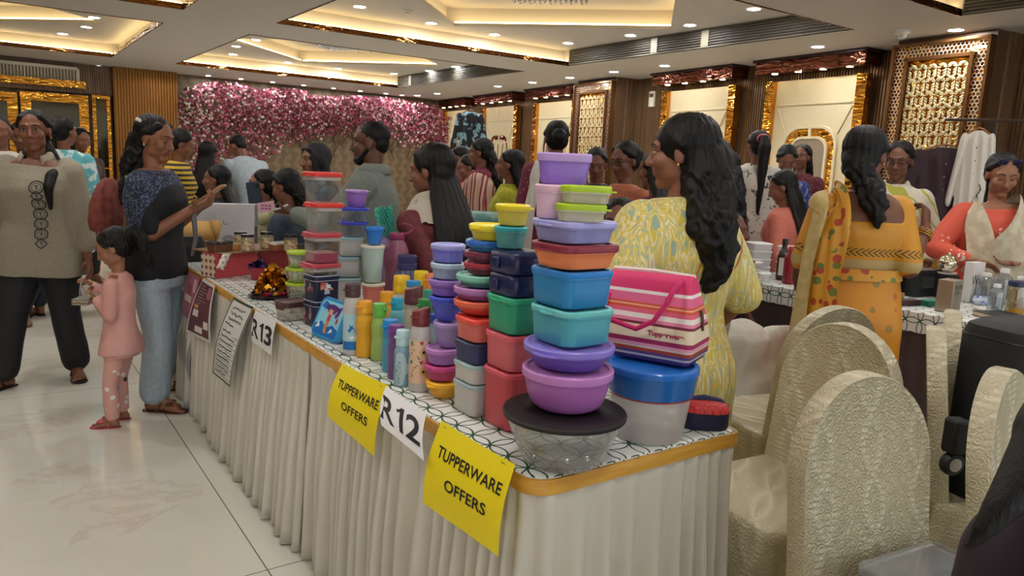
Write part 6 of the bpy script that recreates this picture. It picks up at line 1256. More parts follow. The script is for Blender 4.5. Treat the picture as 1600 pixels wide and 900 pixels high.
class Fig:
    def __init__(s, label, px, py, d, phi, sc=1.0, male=False, lean=0.0, hyaw=0.0, hpitch=0.0, hroll=0.0, tone='#8a5a42', L='down', R='down', vox=0.008, fat=1.0, child=False, feet=None, hip=None, detail=False, group=None, stance=0.09, seat=None):
        s.sc, s.male, s.fat, s.vox, s.detail = sc, male, fat, vox, detail; s.child = child
        hc = at(px, py, d); s.rz = heading(phi); Rz = Matrix.Rotation(s.rz, 3, 'Z'); s.Rz = Rz
        # spine table (unit figure, hip at the origin)
        n = 60; ss = np.linspace(0, 0.70, n); th = np.radians(lean) * np.clip((ss - 0.04) / 0.30, 0, 1); s.ss, s.th = ss, th
        ds = ss[1] - ss[0]; s.sy = np.concatenate([[0], np.cumsum(-np.sin(th[:-1]) * ds)]); s.sz = np.concatenate([[0], np.cumsum(np.cos(th[:-1]) * ds)])
        big = 1.22 if child else 1.0; s.big = big; s.neck = Vector((0, float(np.interp(0.56, ss, s.sy)), float(np.interp(0.56, ss, s.sz))))
        lt = np.radians(lean); hd = Vector((0, -math.sin(lt) * 0.06 - 0.025 * (1 if hpitch > 15 else 0.6), math.cos(lt * 0.6) * 0.128 * big)); s.hc = s.neck + hd      # head centre, unit, relative to the hip
        hw = Rz @ (s.hc * sc); base = Vector(hc.tolist()) - hw; s.hipz = max(base.z, 0.30); s.base = Vector((base.x, base.y, 0.0))
        s.o = thing('person', label, 'person', s.base, s.rz, group); s.H = Matrix.Rotation(R_(hyaw), 3, 'Z') @ Matrix.Rotation(R_(hpitch), 3, 'X') @ Matrix.Rotation(R_(hroll), 3, 'Y')
        s.W = MW if male else FW; s.D = MD if male else FD; s.skin = skin(tone)
        sh = (0.19 if male else 0.155) * (1.0 if not child else 0.85); s.arms = {}
        for side, spec in ((1, L), (-1, R)):       # figure's left is +x
            S = s.S(side * sh * (0.97 + 0.03 * fat), 0.0, 0.455); l1, l2 = (0.285, 0.245) if male else (0.265, 0.235)
            if child: l1, l2 = l1 * 0.85, l2 * 0.85
            if spec == 'down': spec = dict(off=(side * (sh + 0.055), -0.03, -0.03))
            if 'px' in spec: w = s.loc(at(spec['px'][0], spec['px'][1], d + spec.get('dd', 0.0)))
            else: w = Vector(spec['off']); w = Vector((w.x * sc, w.y * sc, w.z * sc + s.hipz))
            pole = spec.get('pole', (side * 0.5, 0.8, -0.5)); e, w = ik(S, w, l1 * sc, l2 * sc, pole); s.arms[side] = (S, e, w, spec)
        s.legs = {}
        lw = stance; l = max(s.hipz - 0.075 * sc, 0.2)
        for side in (1, -1):
            hp = Vector((side * 0.085 * sc, 0, s.hipz - 0.02)); f = (feet or {}).get(side)
            if f is None: ft = Vector((side * lw * sc, 0.02 if seat is None else -seat, 0.075 * sc)); ang = side * 8
            else: w = s.loc(gz(f[0], f[1], 0.0)); ft = Vector((w.x, w.y, 0.075 * sc)); ang = f[2] if len(f) > 2 else side * 8
            tot = 0.395 * sc if seat else max((hp - ft).length * 0.5025, 0.1); k, ft = ik(hp, ft, tot, tot * 0.98, (0, -1, 0.1)); s.legs[side] = (hp, k, ft, ang)
        s.body()
    def loc(s, w): return s.Rz.transposed() @ (Vector([float(c) for c in w]) - s.base)
    def S(s, x, y, u):
        if u >= 0: yy, zz, t = float(np.interp(u, s.ss, s.sy)), float(np.interp(u, s.ss, s.sz)), float(np.interp(u, s.ss, s.th))
        else: yy, zz, t = 0.0, u, 0.0
        return Vector((x * s.sc, (yy + y * math.cos(t)) * s.sc, (zz + y * math.sin(t)) * s.sc + s.hipz))
    def dims(s, u): f = s.fat * (0.86 if s.child else 1); return float(np.interp(u, TS, s.W)) * f, float(np.interp(u, TS, s.D)) * f
    def ring(s, u, infl=0.0, n=30, flare=0.0, pleat=None, zmin=0.0):
        w, dp = s.dims(u); w += infl + flare; dp += infl + flare * 0.8; out = []
        bust = 0.018 * math.exp(-((u - 0.35) / 0.07) ** 2) if not s.male and not s.child else 0.0; butt = 0.022 * math.exp(-((u + 0.02) / 0.10) ** 2)
        for j in range(n):
            a = 2 * math.pi * j / n; c, q = math.cos(a), math.sin(a); e = 0.86; k = 1.0 + (pleat(a, u) if pleat else 0.0)
            p = s.S(w * k * math.copysign(abs(c) ** e, c), dp * k * math.copysign(abs(q) ** e, q) - (bust if q < -0.2 else 0) * abs(q) + (butt if q > 0.2 else 0) * abs(q), u); out.append((p.x, p.y, max(p.z, zmin)))
        return out
    def Hp(s, v): return s.hc * s.sc + Vector((0, 0, s.hipz)) + s.H @ (Vector(v) * s.sc * s.big)
    def hell(s, b, c, r, rot=None):
        m = s.H.copy(); m = m @ rot if rot is not None else m; b.ell(s.Hp(c), [k * s.sc * s.big for k in r], 18, 0, m)
    def hcap(s, b, p, q, ra, rb): b.cap(s.Hp(p), s.Hp(q), ra * s.sc * s.big, rb * s.sc * s.big, 12)
    def body(s):
        b = MB(); k = s.sc
        b.loft([s.ring(u) for u in np.linspace(-0.10, 0.53, 22)])
        b.cap(s.S(0, 0.0, 0.46), s.hc * k + Vector((0, 0, s.hipz)) + s.H @ Vector((0, 0.025, -0.03)) * k, (0.055 if s.male else 0.047) * k * (0.9 if s.child else 1), (0.054 if s.male else 0.046) * k)
        # head
        m = 1.05 if s.male else 1.0
        s.hell(b, (0, 0.012, 0.030), (0.073 * m, 0.092, 0.082)); s.hell(b, (0, -0.022, -0.032), (0.058 * m, 0.064, 0.075)); s.hell(b, (0, -0.058, -0.092), (0.026 * m, 0.022, 0.022))
        s.hcap(b, (0, -0.086, 0.010), (0, -0.102, -0.026), 0.0085, 0.0125); 
        for q in (-1, 1):
            s.hell(b, (q * 0.0115, -0.094, -0.029), (0.0095, 0.010, 0.008)); s.hell(b, (q * 0.036, -0.056, -0.022), (0.027, 0.026, 0.026)); s.hcap(b, (q * 0.014, -0.080, 0.030), (q * 0.044, -0.064, 0.030), 0.011, 0.010)
            s.hell(b, (q * 0.074 * m, 0.008, -0.006), (0.011, 0.020, 0.032), Matrix.Rotation(R_(q * 22), 3, 'Z')); s.hell(b, (q * 0.030, -0.071, 0.008), (0.015, 0.010, 0.009))
            s.hell(b, (q * 0.030, -0.015, -0.060), (0.026 * m, 0.045, 0.030))
        s.hcap(b, (-0.017, -0.080, -0.050), (0.017, -0.080, -0.050), 0.0075, 0.0075); s.hcap(b, (-0.014, -0.079, -0.061), (0.014, -0.079, -0.061), 0.0085, 0.0085)
        # arms and hands
        ar = (0.054, 0.044, 0.041, 0.028) if s.male else (0.047, 0.039, 0.036, 0.024); af = (s.fat * 0.6 + 0.4) * (0.78 if s.child else 1)
        for side, (S, e, w, spec) in s.arms.items():
            b.cap(S, e, ar[0] * k * af, ar[1] * k * af); b.cap(e, w, ar[2] * k * af, ar[3] * k * af); b.cap(s.S(side * 0.09, 0, 0.47), S, 0.05 * k, ar[0] * k * af * 1.05)
            s.hand(b, side, e, w, spec)
        for side, (hp, kn, ft, ang) in s.legs.items():
            cf = 0.72 if s.child else 1; b.cap(hp, kn, 0.085 * k * s.fat * cf, 0.056 * k * cf); b.cap(kn + Vector((0, 0.006, 0)), ft, 0.055 * k * cf, 0.036 * k * cf); s.foot(b, side, ft, ang)
        me = remesh(b, s.vox, 3, 0.45); me.name = 'body'
        o = link('body', me, [s.skin, LIP], s.o); s.bodyo = o
        if s.detail:
            v = coords(me); H = np.array(s.H); c0 = np.array(s.hc * s.sc) + np.array([0, 0, s.hipz]); mi = np.zeros(len(me.polygons), 'i')
            cen = np.empty(len(me.polygons) * 3, 'f'); me.polygons.foreach_get('center', cen); q = ((cen.reshape(-1, 3) - c0) @ H) / (s.sc * s.big)
            lip = (np.abs(q[:, 0]) < 0.021) & (q[:, 1] < -0.074) & (np.abs(q[:, 2] + 0.0555) < 0.0105 - 0.16 * np.abs(q[:, 0])); mi[lip] = 1; me.polygons.foreach_set('material_index', mi)
        if s.detail: s.face()
    def face(s):
        shut = s.detail == 'down'; tree = bvh_of(s.bodyo)
        def onface(x, z, off=0.001):
            h = tree.ray_cast(s.Hp((x, -0.25, z)), s.H @ Vector((0, 1, 0))); return (h[0] + s.H @ Vector((0, -off, 0))) if h[0] else s.Hp((x, -0.08, z))
        for q in (-1, 1):
            b = MB()
            if shut: b.tube([onface(q * (0.018 + 0.006 * i), 0.004 - 0.003 * math.sin(math.pi * i / 4)) for i in range(5)], [0.0012, 0.0022, 0.0026, 0.0022, 0.001], 6, 1); b.build('eyelid_line', [EYEW, BROW], s.o)
            else:
                c = onface(q * 0.031, 0.007, -0.0035); m = s.H; b.ell(c, (0.0125 * s.sc, 0.006 * s.sc, 0.0065 * s.sc), 14, 0, m); c2 = onface(q * 0.031, 0.007, 0.0012); b.ell(c2, (0.0056 * s.sc, 0.002 * s.sc, 0.0056 * s.sc), 12, 1, m); b.tube([onface(q * (0.017 + 0.007 * i), 0.009 + 0.006 * math.sin(math.pi * i / 4), 0.0015) for i in range(5)], 0.0017, 6, 2); b.build('eye', [EYEW, IRIS, BROW], s.o)
            b = MB(); b.tube([onface(q * (0.013 + 0.0085 * i), 0.029 + 0.006 * math.sin(math.pi * (i + 0.6) / 5), 0.0006) for i in range(5)], [0.0022, 0.0032, 0.003, 0.0024, 0.0012], 6); b.build('eyebrow', BROW, s.o)
    def hand(s, b, side, e, w, spec):
        k = s.sc * (0.82 if s.child else 1.0) * (1.08 if s.male else 1.0); f = (w - e).normalized()
        if 'dir' in spec: f = (s.Rz.transposed() @ Vector(spec['dir'])).normalized() if spec.get('world') else Vector(spec['dir']).normalized()
        n = Vector(spec.get('palm', (-side, 0, 0))); n = (n - f * n.dot(f)).normalized() if (n - f * n.dot(f)).length > 1e-3 else f.orthogonal().normalized(); t = n.cross(f).normalized()
        th = spec.get('thumb'); 
        if th is None: th = (0, -1, 0.3)
        if t.dot(Vector(th)) < 0: t = -t
        cu = spec.get('curl', 0.35); r = max(0.0082, s.vox * 0.85) * k
        c = w + f * 0.045 * k
        for i, o in enumerate((-1.0, -0.35, 0.3, 0.95)): b.cap(w + f * 0.012 * k + t * o * 0.018 * k, w + f * 0.085 * k + t * o * 0.027 * k, 0.016 * k, 0.0125 * k, 10)
        for i, (o, ln) in enumerate(((0.95, 0.068), (0.32, 0.078), (-0.32, 0.074), (-0.98, 0.058))):
            p = w + f * 0.085 * k + t * o * 0.028 * k; d = (f + t * o * 0.10).normalized(); a = 0.0
            for j, q in enumerate((0.42, 0.32, 0.26)):
                a += cu * (0.9 if j == 0 else 1.1); dd = d * math.cos(a) + n * math.sin(a); p2 = p + dd * ln * q * k; b.cap(p, p2, r * (1.05 - 0.1 * j), r * (0.98 - 0.12 * j), 8); p = p2
        p = w + f * 0.022 * k + t * 0.024 * k; d = (f * 0.62 + t * 0.72 + n * 0.35).normalized(); p2 = p + d * 0.038 * k; b.cap(p, p2, r * 1.35, r * 1.15, 8); d = (f * 0.85 + t * 0.22 + n * (0.3 + cu * 0.6)).normalized(); b.cap(p2, p2 + d * 0.03 * k, r * 1.1, r * 0.9, 8)
        s.arms[side] = s.arms[side][:3] + (spec,); spec['_grip'] = w + f * 0.09 * k + n * 0.03 * k; spec['_f'] = f; spec['_n'] = n; spec['_t'] = t
    def foot(s, b, side, ft, ang):
        k = s.sc * (0.9 if s.child else 1); f = Vector((math.sin(R_(ang)), -math.cos(R_(ang)), 0)); t = Vector((f.y, -f.x, 0)); g = lambda a, c, z: ft + f * a * k + t * c * k + Vector((0, 0, z - ft.z))
        b.cap(ft, g(-0.02, 0, 0.036 * k), 0.037 * k, 0.030 * k); b.cap(g(-0.03, 0, 0.034 * k), g(0.10, 0, 0.030 * k), 0.029 * k, 0.029 * k); b.cap(ft, g(0.10, 0, 0.032 * k), 0.034 * k, 0.025 * k)
        b.cap(g(0.08, 0.018, 0.026 * k), g(0.125, 0.022, 0.024 * k), 0.022 * k, 0.020 * k); b.cap(g(0.08, -0.018, 0.026 * k), g(0.12, -0.022, 0.022 * k), 0.022 * k, 0.018 * k)
        for i in range(5): b.cap(g(0.125 - 0.006 * i, (0.034 - 0.017 * i), 0.018 * k), g(0.165 - 0.011 * i - (0.0 if i else -0.004), (0.036 - 0.0175 * i), 0.015 * k), (0.012 if i == 0 else 0.009) * k, (0.011 if i == 0 else 0.008) * k, 8)
        if not hasattr(s, 'ftf'): s.ftf = {}
        s.ftf[side] = (ft, f, t, k)
    # -- clothing
    def sandal(s, col, strap, name='sandal', bow=False):
        for side, (ft, f, t, k) in s.ftf.items():
            g = lambda a, c, z: ft + f * a * k + t * c * k + Vector((0, 0, z - ft.z)); b = MB(); pr = [(-0.068, 0.0), (-0.06, 0.026), (-0.02, 0.031), (0.03, 0.034), (0.09, 0.044), (0.14, 0.044), (0.175, 0.028), (0.183, 0.0)]
            pts = [(a, c) for a, c in pr] + [(a, -c) for a, c in pr[::-1][1:-1]]; b.loft([[tuple(g(a, c, 0.001)) for a, c in pts], [tuple(g(a, c, 0.009 * k)) for a, c in pts]]); o = b.build(name, mat(col, 0.6), s.o)
            b = MB(); top = g(0.055, 0, 0.066 * k); b.tube([g(0.02, 0.034, 0.012 * k), g(0.04, 0.03, 0.046 * k), g(0.075, 0.012, 0.058 * k), g(0.118, 0.014, 0.036 * k), g(0.135, 0.017, 0.012 * k)], [0.006 * k] * 5, 6); b.tube([g(0.02, -0.034, 0.012 * k), g(0.04, -0.028, 0.046 * k), g(0.075, 0.006, 0.058 * k), g(0.118, 0.014, 0.036 * k)], [0.006 * k] * 4, 6)
            if bow: b.ell(g(0.09, 0.03, 0.055 * k), (0.02, 0.02, 0.008), 10); b.ell(g(0.09, -0.01, 0.058 * k), (0.02, 0.02, 0.008), 10)
            b.build('strap', mat(strap, 0.5), o)
    def wrinkle(s, me, amp, seed, vert=0.35):
        v = coords(me); n = norms(me); rnd = np.random.RandomState(seed); d = np.zeros(len(v))
        for i in range(10):
            q = rnd.normal(0, 1, 3); q = q / np.linalg.norm(q) * rnd.uniform(12, 55); q[2] *= vert; w = rnd.normal(0, 1, 3) * 6; d += np.sin(v @ q + 2.2 * np.sin(v @ w + rnd.uniform(0, 6)) + rnd.uniform(0, 6)) * 14 / (14 + np.linalg.norm(q))
        setco(me, v + n * (d * amp)[:, None])
    def top(s, m, hem=-0.12, infl=0.014, sleeve=0.45, sl_w=1.25, flare=0.0, wr=0.0022, seed=1, name='top', neckline=0.52, cuff=1.0, pl=0.0, npl=16, vox=None):
        b = MB(); us = list(np.arange(hem, min(neckline, 0.50), 0.02)); rings = []
        P_ = (lambda a, u: pl * math.sin(npl * a + 3 * math.sin(2 * a)) * min(1, max(0, (0.15 - u)) * 2)) if pl else None
        for u in us: rings.append(s.ring(u, infl * (1 - 0.4 * min(1, max(0, (u - 0.36) / 0.10))), 48 if pl else 30, flare * max(0, 0.12 - u), P_))
        for u, f in ((0.50, 1.0), (0.525, 0.9), (0.545, 0.72)):
            if u <= neckline + 0.03: rings.append(s.ring(u, max(min(infl, 0.016) * f, 0.008), 48 if pl else 30))
        b.loft(rings); k = s.sc; ar = (0.054, 0.044, 0.041, 0.028) if s.male else (0.047, 0.039, 0.036, 0.024); af = (s.fat * 0.6 + 0.4) * (0.78 if s.child else 1)
        for side, (S, e, w, spec) in s.arms.items():
            sv = sleeve if not isinstance(sleeve, dict) else sleeve[side]
            if sv <= 0: continue
            g = sl_w; b.cap(s.S(side * 0.07, 0, 0.468), S, 0.045 * k + min(infl, 0.012), ar[0] * k * af * min(g, 1.3) + infl * 0.3)
            if sv <= 0.5: p = S + (e - S) * (sv / 0.5); b.cap(S, p, ar[0] * k * af * g + infl * 0.5, (ar[0] + (ar[1] - ar[0]) * sv * 2) * k * af * g * cuff + infl * 0.4)
            else: b.cap(S, e, ar[0] * k * af * g + infl * 0.5, ar[1] * k * af * g + infl * 0.4); p = e + (w - e) * ((sv - 0.5) / 0.5); b.cap(e, p, ar[2] * k * af * g * 1.05 + infl * 0.4, (ar[2] + (ar[3] - ar[2]) * (sv - 0.5) * 2) * k * af * g * cuff + infl * 0.4)
        me = remesh(b, vox or max(s.vox, 0.008), 4, 0.5); s.wrinkle(me, wr, seed); o = link(name, me, m, s.o); s.topo = o; return o
    def pants(s, m, top=0.10, w=1.15, wr=0.0022, seed=5, low=0.055, name='trousers', flare=1.0, infl=0.008):
        b = MB(); k = s.sc; b.loft([s.ring(u, infl) for u in np.linspace(-0.10, top, 10)])
        for side, (hp, kn, ft, ang) in s.legs.items():
            cf = 0.72 if s.child else 1; b.cap(hp, kn, 0.090 * k * s.fat * cf * (0.5 + 0.5 * w), 0.060 * k * w * cf); e = ft + Vector((0, 0, low * k - 0.02)); b.cap(kn, e, 0.060 * k * w * cf, 0.046 * k * w * flare * cf)
        me = remesh(b, max(s.vox, 0.009), 4, 0.5); s.wrinkle(me, wr, seed, 0.8); return link(name, me, m, s.o)
    def skirt(s, m, top=0.12, low=0.04, flare=0.10, pl=0.035, npl=13, wr=0.002, seed=6, name='skirt', infl=0.012):
        b = MB(); L = s.hipz / s.sc; P_ = lambda a, u: pl * math.sin(npl * a + 2 * math.sin(3 * a)) * min(1, max(0, -u + 0.05) * 1.6)
        b.loft([s.ring(u, infl, 60, flare * max(0, -u) / L, P_, 0.012) for u in np.linspace(-L + low, top, 26)]); me = remesh(b, max(s.vox, 0.011), 3, 0.5); s.wrinkle(me, wr, seed); return link(name, me, m, s.o)
    def drape(s, pts, width, m, name='dupatta', over=None, nw=7, gap=0.010, fold=0.006, th=0.003, wdirs=None):
        """cloth strip along pts (x, y, u on the spine), pushed out of the garment below"""
        trees = [bvh_of(x) for x in (over or [s.topo])]; P0 = [s.S(*p) if len(p) == 3 else s.S(p[0], p[1], p[2]) + Vector((0, 0, p[3] * s.sc)) for p in pts]; P = []
        for a, c in zip(P0, P0[1:]):
            for i in range(6): P.append(a.lerp(c, i / 6))
        P.append(P0[-1]); P = [(P[max(i - 2, 0)] + P[i] + P[min(i + 2, len(P) - 1)]) / 3 for i in range(len(P))]
        rows = []; n = len(P); ws = width if isinstance(width, (list, tuple)) else [width, width]
        for i, p in enumerate(P):
            t = (P[min(i + 1, n - 1)] - P[max(i - 1, 0)]).normalized(); u = i / (n - 1); axis = Vector((0, 0, 0)); cen = s.S(0, 0, 0.2); out = (p - Vector((cen.x, cen.y, p.z - 0.02))); out = out.normalized() if out.length > 1e-4 else Vector((0, -1, 0))
            wd = t.cross(out).normalized() if wdirs is None else (Vector(wdirs[0]).lerp(Vector(wdirs[1]), u)).normalized(); wid = ws[0] + (ws[1] - ws[0]) * u; row = []
            for j in range(nw):
                q = p + wd * (j / (nw - 1) - 0.5) * wid * s.sc; q = q + out * fold * math.sin(j * 2.1 + 0.35 * i)
                for tr in trees:
                    h = tr.find_nearest(q)
                    if h[0] is not None:
                        dv = q - h[0]
                        if dv.dot(h[1]) < gap: q = h[0] + h[1] * (gap + fold * (0.5 + 0.5 * math.sin(j * 2.1 + 0.3 * i)))
                row.append(q)
            rows.append(row)
        b = MB(); b.loft([[tuple(q) for q in r] for r in rows], 0, (False, False), closed=False); o = b.build(name, m, s.o, ang=80); so = o.modifiers.new('thickness', 'SOLIDIFY'); so.thickness = th; sb = o.modifiers.new('smooth', 'SUBSURF'); sb.levels = 1; sb.render_levels = 1; return o
    # -- hair
    def hair(s, style, m=None, length=0.5, width=1.0, clip=None, seed=3, fore=0.0, vol=1.0, over=0.0):
        m = m or HAIR; b = MB(); v = vol
        if style == 'short': s.hell(b, (0, 0.026, 0.044), (0.080 * v, 0.094 * v, 0.078 * v)); s.hell(b, (0, 0.060, 0.0), (0.068 * v, 0.050, 0.06))
        else:
            s.hell(b, (0, 0.029 - fore, 0.042), (0.083 * v, 0.096 * v, 0.084 * v)); s.hell(b, (0, 0.052, -0.006), (0.078 * v, 0.060 * v, 0.075 * v))
            for q in (-1, 1): s.hcap(b, (q * 0.048, -0.034, 0.078), (q * 0.077 * v, 0.012, 0.030), 0.018, 0.018)
        if style == 'bun': s.hell(b, (0, 0.125 * v, 0.015), (0.05, 0.042, 0.05)); s.hcap(b, (0, 0.08, 0.01), (0, 0.11, 0.015), 0.05, 0.04)
        if style == 'topbun': s.hell(b, (0, 0.085 * v, 0.100), (0.05, 0.05, 0.042))
        if style == 'pony':
            p = [(0, 0.09, 0.055), (0, 0.145, 0.05), (0, 0.165, -0.01), (0, 0.155, -0.08), (0, 0.14, -0.08 - length * 0.6)]; r = [0.030, 0.036, 0.040 * width, 0.036 * width, 0.015]
            for i in range(4): s.hcap(b, p[i], p[i + 1], r[i], r[i + 1])
        pts = None
        if style in ('lowpony', 'braid'):
            a = s.Hp((0, 0.085, -0.03)); dirn = Vector((0, 0.03, -1)); pts = [a]; k = s.sc; bx = over
            for i in range(1, 9):
                u = 0.50 - length * i / 8; w, dp = s.dims(u); pts.append((s.S(0, dp + 0.035, u) if bx == 0 else s.S(bx * min(1, 0.45 + i * 0.28), (dp + 0.03) * (0.35 if i == 1 else -0.15 if i == 2 else -0.75 if i == 3 else -1.0), u + 0.03 if i < 4 else u)))
            for i in range(8): r0, r1 = [0.042 * width * (1 - 0.09 * q) * (1.0 if style == 'lowpony' else 0.62 + 0.12 * (q % 2)) for q in (i, i + 1)]; b.cap(pts[i], pts[i + 1], r0 * k, r1 * k, 12)
        if style == 'long':
            rings = []; k = s.sc; hw = 0.088 * width
            seq = [(s.Hp((0, 0.050, 0.02)), 0.078, 0.050), (s.Hp((0, 0.062, -0.05)), 0.088, 0.050)]
            n = 8
            for i in range(1, n + 1): u = 0.50 - length * i / n; w_, dp = s.dims(u); seq.append((s.S(0, dp + 0.018, u), hw * (1.0 + 0.25 * math.sin(math.pi * i / n)) * (1 if i < n - 1 else 0.7 if i < n else 0.45), 0.036 - 0.012 * i / n))
            for a, c in zip(seq, seq[1:]):
                for q in range(3):
                    f = q / 3; p = a[0].lerp(c[0], f); w_ = a[1] + (c[1] - a[1]) * f; t_ = a[2] + (c[2] - a[2]) * f; rings.append([(p.x + w_ * k * math.cos(2 * math.pi * j / 28), p.y + t_ * k * math.sin(2 * math.pi * j / 28), p.z + 0.0) for j in range(28)])
            b.loft(rings)
        me = remesh(b, max(0.0065, s.vox * 0.85), 3, 0.5); v_ = coords(me); n_ = norms(me); c0 = np.array(s.Hp((0, 0.02, 0))); dx = v_ - c0; thh = np.arctan2(dx[:, 1], dx[:, 0]); dd = np.sin(46 * thh + 3 * np.sin(dx[:, 2] * 14 + seed)) * 0.0016 + np.sin(23 * thh + 2 * np.sin(dx[:, 2] * 9)) * 0.0016
        if style == 'lowpony' and width > 1.2: dd = dd + (0.0035 * np.sin(130 * dx[:, 0] + 4 * np.sin(47 * dx[:, 2]) + 2 * np.sin(90 * dx[:, 1])) + 0.004 * np.sin(75 * dx[:, 2] + 3 * np.sin(61 * dx[:, 0]) + 60 * dx[:, 1]) + 0.006 * np.sin(31 * dx[:, 2] + 40 * dx[:, 0])) * (dx[:, 2] < -0.05)
        hl = dx @ np.array(s.H); dd = dd * np.clip((hl[:, 1] + 0.055) / 0.06, 0, 1); setco(me, v_ + n_ * dd[:, None]); o = link('hair', me, m, s.o); s.hairo = o
        if style in ('lowpony', 'pony') and clip:
            b = MB(); c = s.Hp((0, 0.108, 0.052)) if style == 'pony' else pts[1]; b.tube([c + Vector((0.045 * s.sc * math.cos(a), 0.0, 0.045 * s.sc * math.sin(a) * 0.8)) for a in np.linspace(0, 2 * math.pi, 16, endpoint=False)], 0.007 * s.sc, 6, closed=True); b.build('hair_tie', mat(clip, 0.5), s.o)
        elif clip:
            b = MB(); c = s.Hp((-0.01, 0.118, 0.035)); 
            for q in (-1, 0, 1): b.cap(c + s.H @ Vector((q * 0.018, 0, 0.0)), c + s.H @ Vector((q * 0.022, 0.022, -0.012)), 0.009, 0.005, 8)
            b.build('hair_clip', mat(clip, 0.25), s.o)
        return o
    def glasses(s, col='#1c1a1a', up=0.0, lens=None):
        b = MB(); z = 0.008 + up; y = -0.098 + up * 0.35
        for q in (-1, 1):
            b.tube([s.Hp((q * 0.033 + 0.024 * math.cos(a), y + 0.004 * abs(math.cos(a)), z + 0.018 * math.sin(a))) for a in np.linspace(0, 6.283, 18, endpoint=False)], 0.0022, 6, closed=True); b.tube([s.Hp((q * 0.057, y + 0.004, z + 0.004)), s.Hp((q * 0.083, 0.0, z + 0.006))], 0.002, 6)
        b.tube([s.Hp((-0.010, y, z + 0.004)), s.Hp((0.010, y, z + 0.004))], 0.002, 6); o = b.build('eyeglasses', mat(col, 0.3), s.o)
        if lens:
            for q in (-1, 1): b = MB(); b.ell(s.Hp((q * 0.033, y + 0.001, z)), (0.023, 0.0025, 0.017), 14, 0, s.H); b.build('lens', mat(lens, 0.05, 0.6), o)
    def collar(s, m, h=0.035, r=1.0, open_=50, name='collar'):
        b = MB(); c = s.S(0, 0.004, 0.535); c2 = s.S(0, 0.006, 0.535 + h); rg = []
        for f, cc, e in ((1.30, c, 1.0), (1.10, c2, 1.0), (1.22, c2 - Vector((0, 0, 0.004)), 1.0), (1.55, c - Vector((0, 0, 0.010)), 1.1)):
            row = []
            for j in range(25): a = R_(-90 + open_ / 2 + (360 - open_) * j / 24); row.append((cc.x + 0.056 * f * r * s.sc * math.cos(a), cc.y + 0.056 * f * r * s.sc * math.sin(a) * (1.15 if math.sin(a) < 0 else 1), cc.z - (0.028 * s.sc if math.sin(a) < -0.5 else 0) * (-math.sin(a))))
            rg.append(row)
        b.loft(rg, 0, (False, False), closed=False); o = b.build(name, m, s.o, ang=60); so = o.modifiers.new('t', 'SOLIDIFY'); so.thickness = 0.003; return o
    def bangle(s, side, m, back=0.02, r=0.034, name='bangle', th=0.003, n=1):
        S, e, w, spec = s.arms[side]; f = (w - e).normalized(); u = f.orthogonal().normalized(); v = f.cross(u)
        for i in range(n):
            b = MB(); c = w - f * (back + 0.012 * i); b.tube([c + (u * math.cos(a) + v * math.sin(a)) * r * s.sc for a in np.linspace(0, 6.283, 22, endpoint=False)], th, 8, closed=True); b.build(name, m, s.o)
    def watch(s, side, strap, face):
        S, e, w, spec = s.arms[side]; f = (w - e).normalized(); u = f.orthogonal().normalized(); v = f.cross(u); c = w - f * 0.03; b = MB()
        b.loft([[tuple(c + f * q + (u * math.cos(a) + v * math.sin(a)) * 0.032 * s.sc) for a in np.linspace(0, 6.283, 22, endpoint=False)] for q in (-0.009, 0.009)], 0, (False, False)); o = b.build('wristwatch', mat(strap, 0.35), s.o); so = o.modifiers.new('t', 'SOLIDIFY'); so.thickness = 0.003
        n = (s.Rz.transposed() @ (Vector(CAM.tolist()) - (s.Rz @ c + s.base))); n = (n - f * n.dot(f)).normalized(); b = MB(); q = c + n * 0.034 * s.sc; t = f.cross(n); 
        for r0, h0 in ((0.019, 0.0),): b.loft([[tuple(q + n * hh + (f * math.cos(a) + t * math.sin(a)) * rr) for a in np.linspace(0, 6.283, 20, endpoint=False)] for rr, hh in ((0.019, -0.004), (0.019, 0.004), (0.014, 0.006))]); b.build('watch_face', mat(face, 0.2, 0.5), o)
    def earrings(s, col='#d8b45a', sides=(-1, 1)):
        for q in sides:
            b = MB(); b.ell(s.Hp((q * 0.080, 0.004, -0.036)), (0.005, 0.005, 0.007), 10); b.build('earring', mat(col, 0.2, 0.9), s.o)
    def world(s, v): return s.Rz @ Vector(v) + s.base
def cloth(name, c1, c2=None, sc=6.0, lo=0.45, hi=0.55, rough=0.75, weave=True, voro=False, kind='noise'):
    t = NT(name); v = t.coord()
    if c2 is None: col = t.mix(t.math('MULTIPLY', t.noise(v, 3, 3), 0.25), c1, '#000000') if False else t.ramp(t.noise(v, 260, 1), [(0.3, c1), (0.9, c1)])
    else: col = t.ramp(t.vor(v, sc) if voro else t.noise(v, sc, 3), [(lo, c2 if voro else c1), (hi, c1 if voro else c2)])
    if weave: t.bump(t.noise(v, 420, 2), 0.12, 0.002)
    return t.fin(col, rough)
def bands(name, cols, period, axis='z', dist=0.0, rough=0.75):
    t = NT(name); v = t.coord(); x, y, z = t.sep(v); a = {'x': x, 'y': y, 'z': z}[axis]; a = t.math('ADD', a, t.math('MULTIPLY', t.math('SUBTRACT', t.noise(v, 5, 2), 0.5), dist)); f = t.math('FRACT', t.math('DIVIDE', t.math('ADD', a, 5.0), period))
    return t.fin(t.ramp(f, cols, 'CONSTANT'), rough)
BLACK = cloth('black_cloth', '#17161a'); NAVY = cloth('navy_cloth', '#1b2338'); DENIM = cloth('pale_denim', '#a9b8c2', '#98a8b4', 60, 0.3, 0.7); DKDEN = cloth('dark_denim', '#2a3648', '#222c3c', 60, 0.3, 0.7); MAROON = cloth('maroon_cloth', '#6d1f33'); CREAM = cloth('cream_cloth', '#cfc3a6'); WHITE = cloth('white_cloth', '#cfcac0'); GOLDM = mat('#c79a45', 0.2, 1.0)
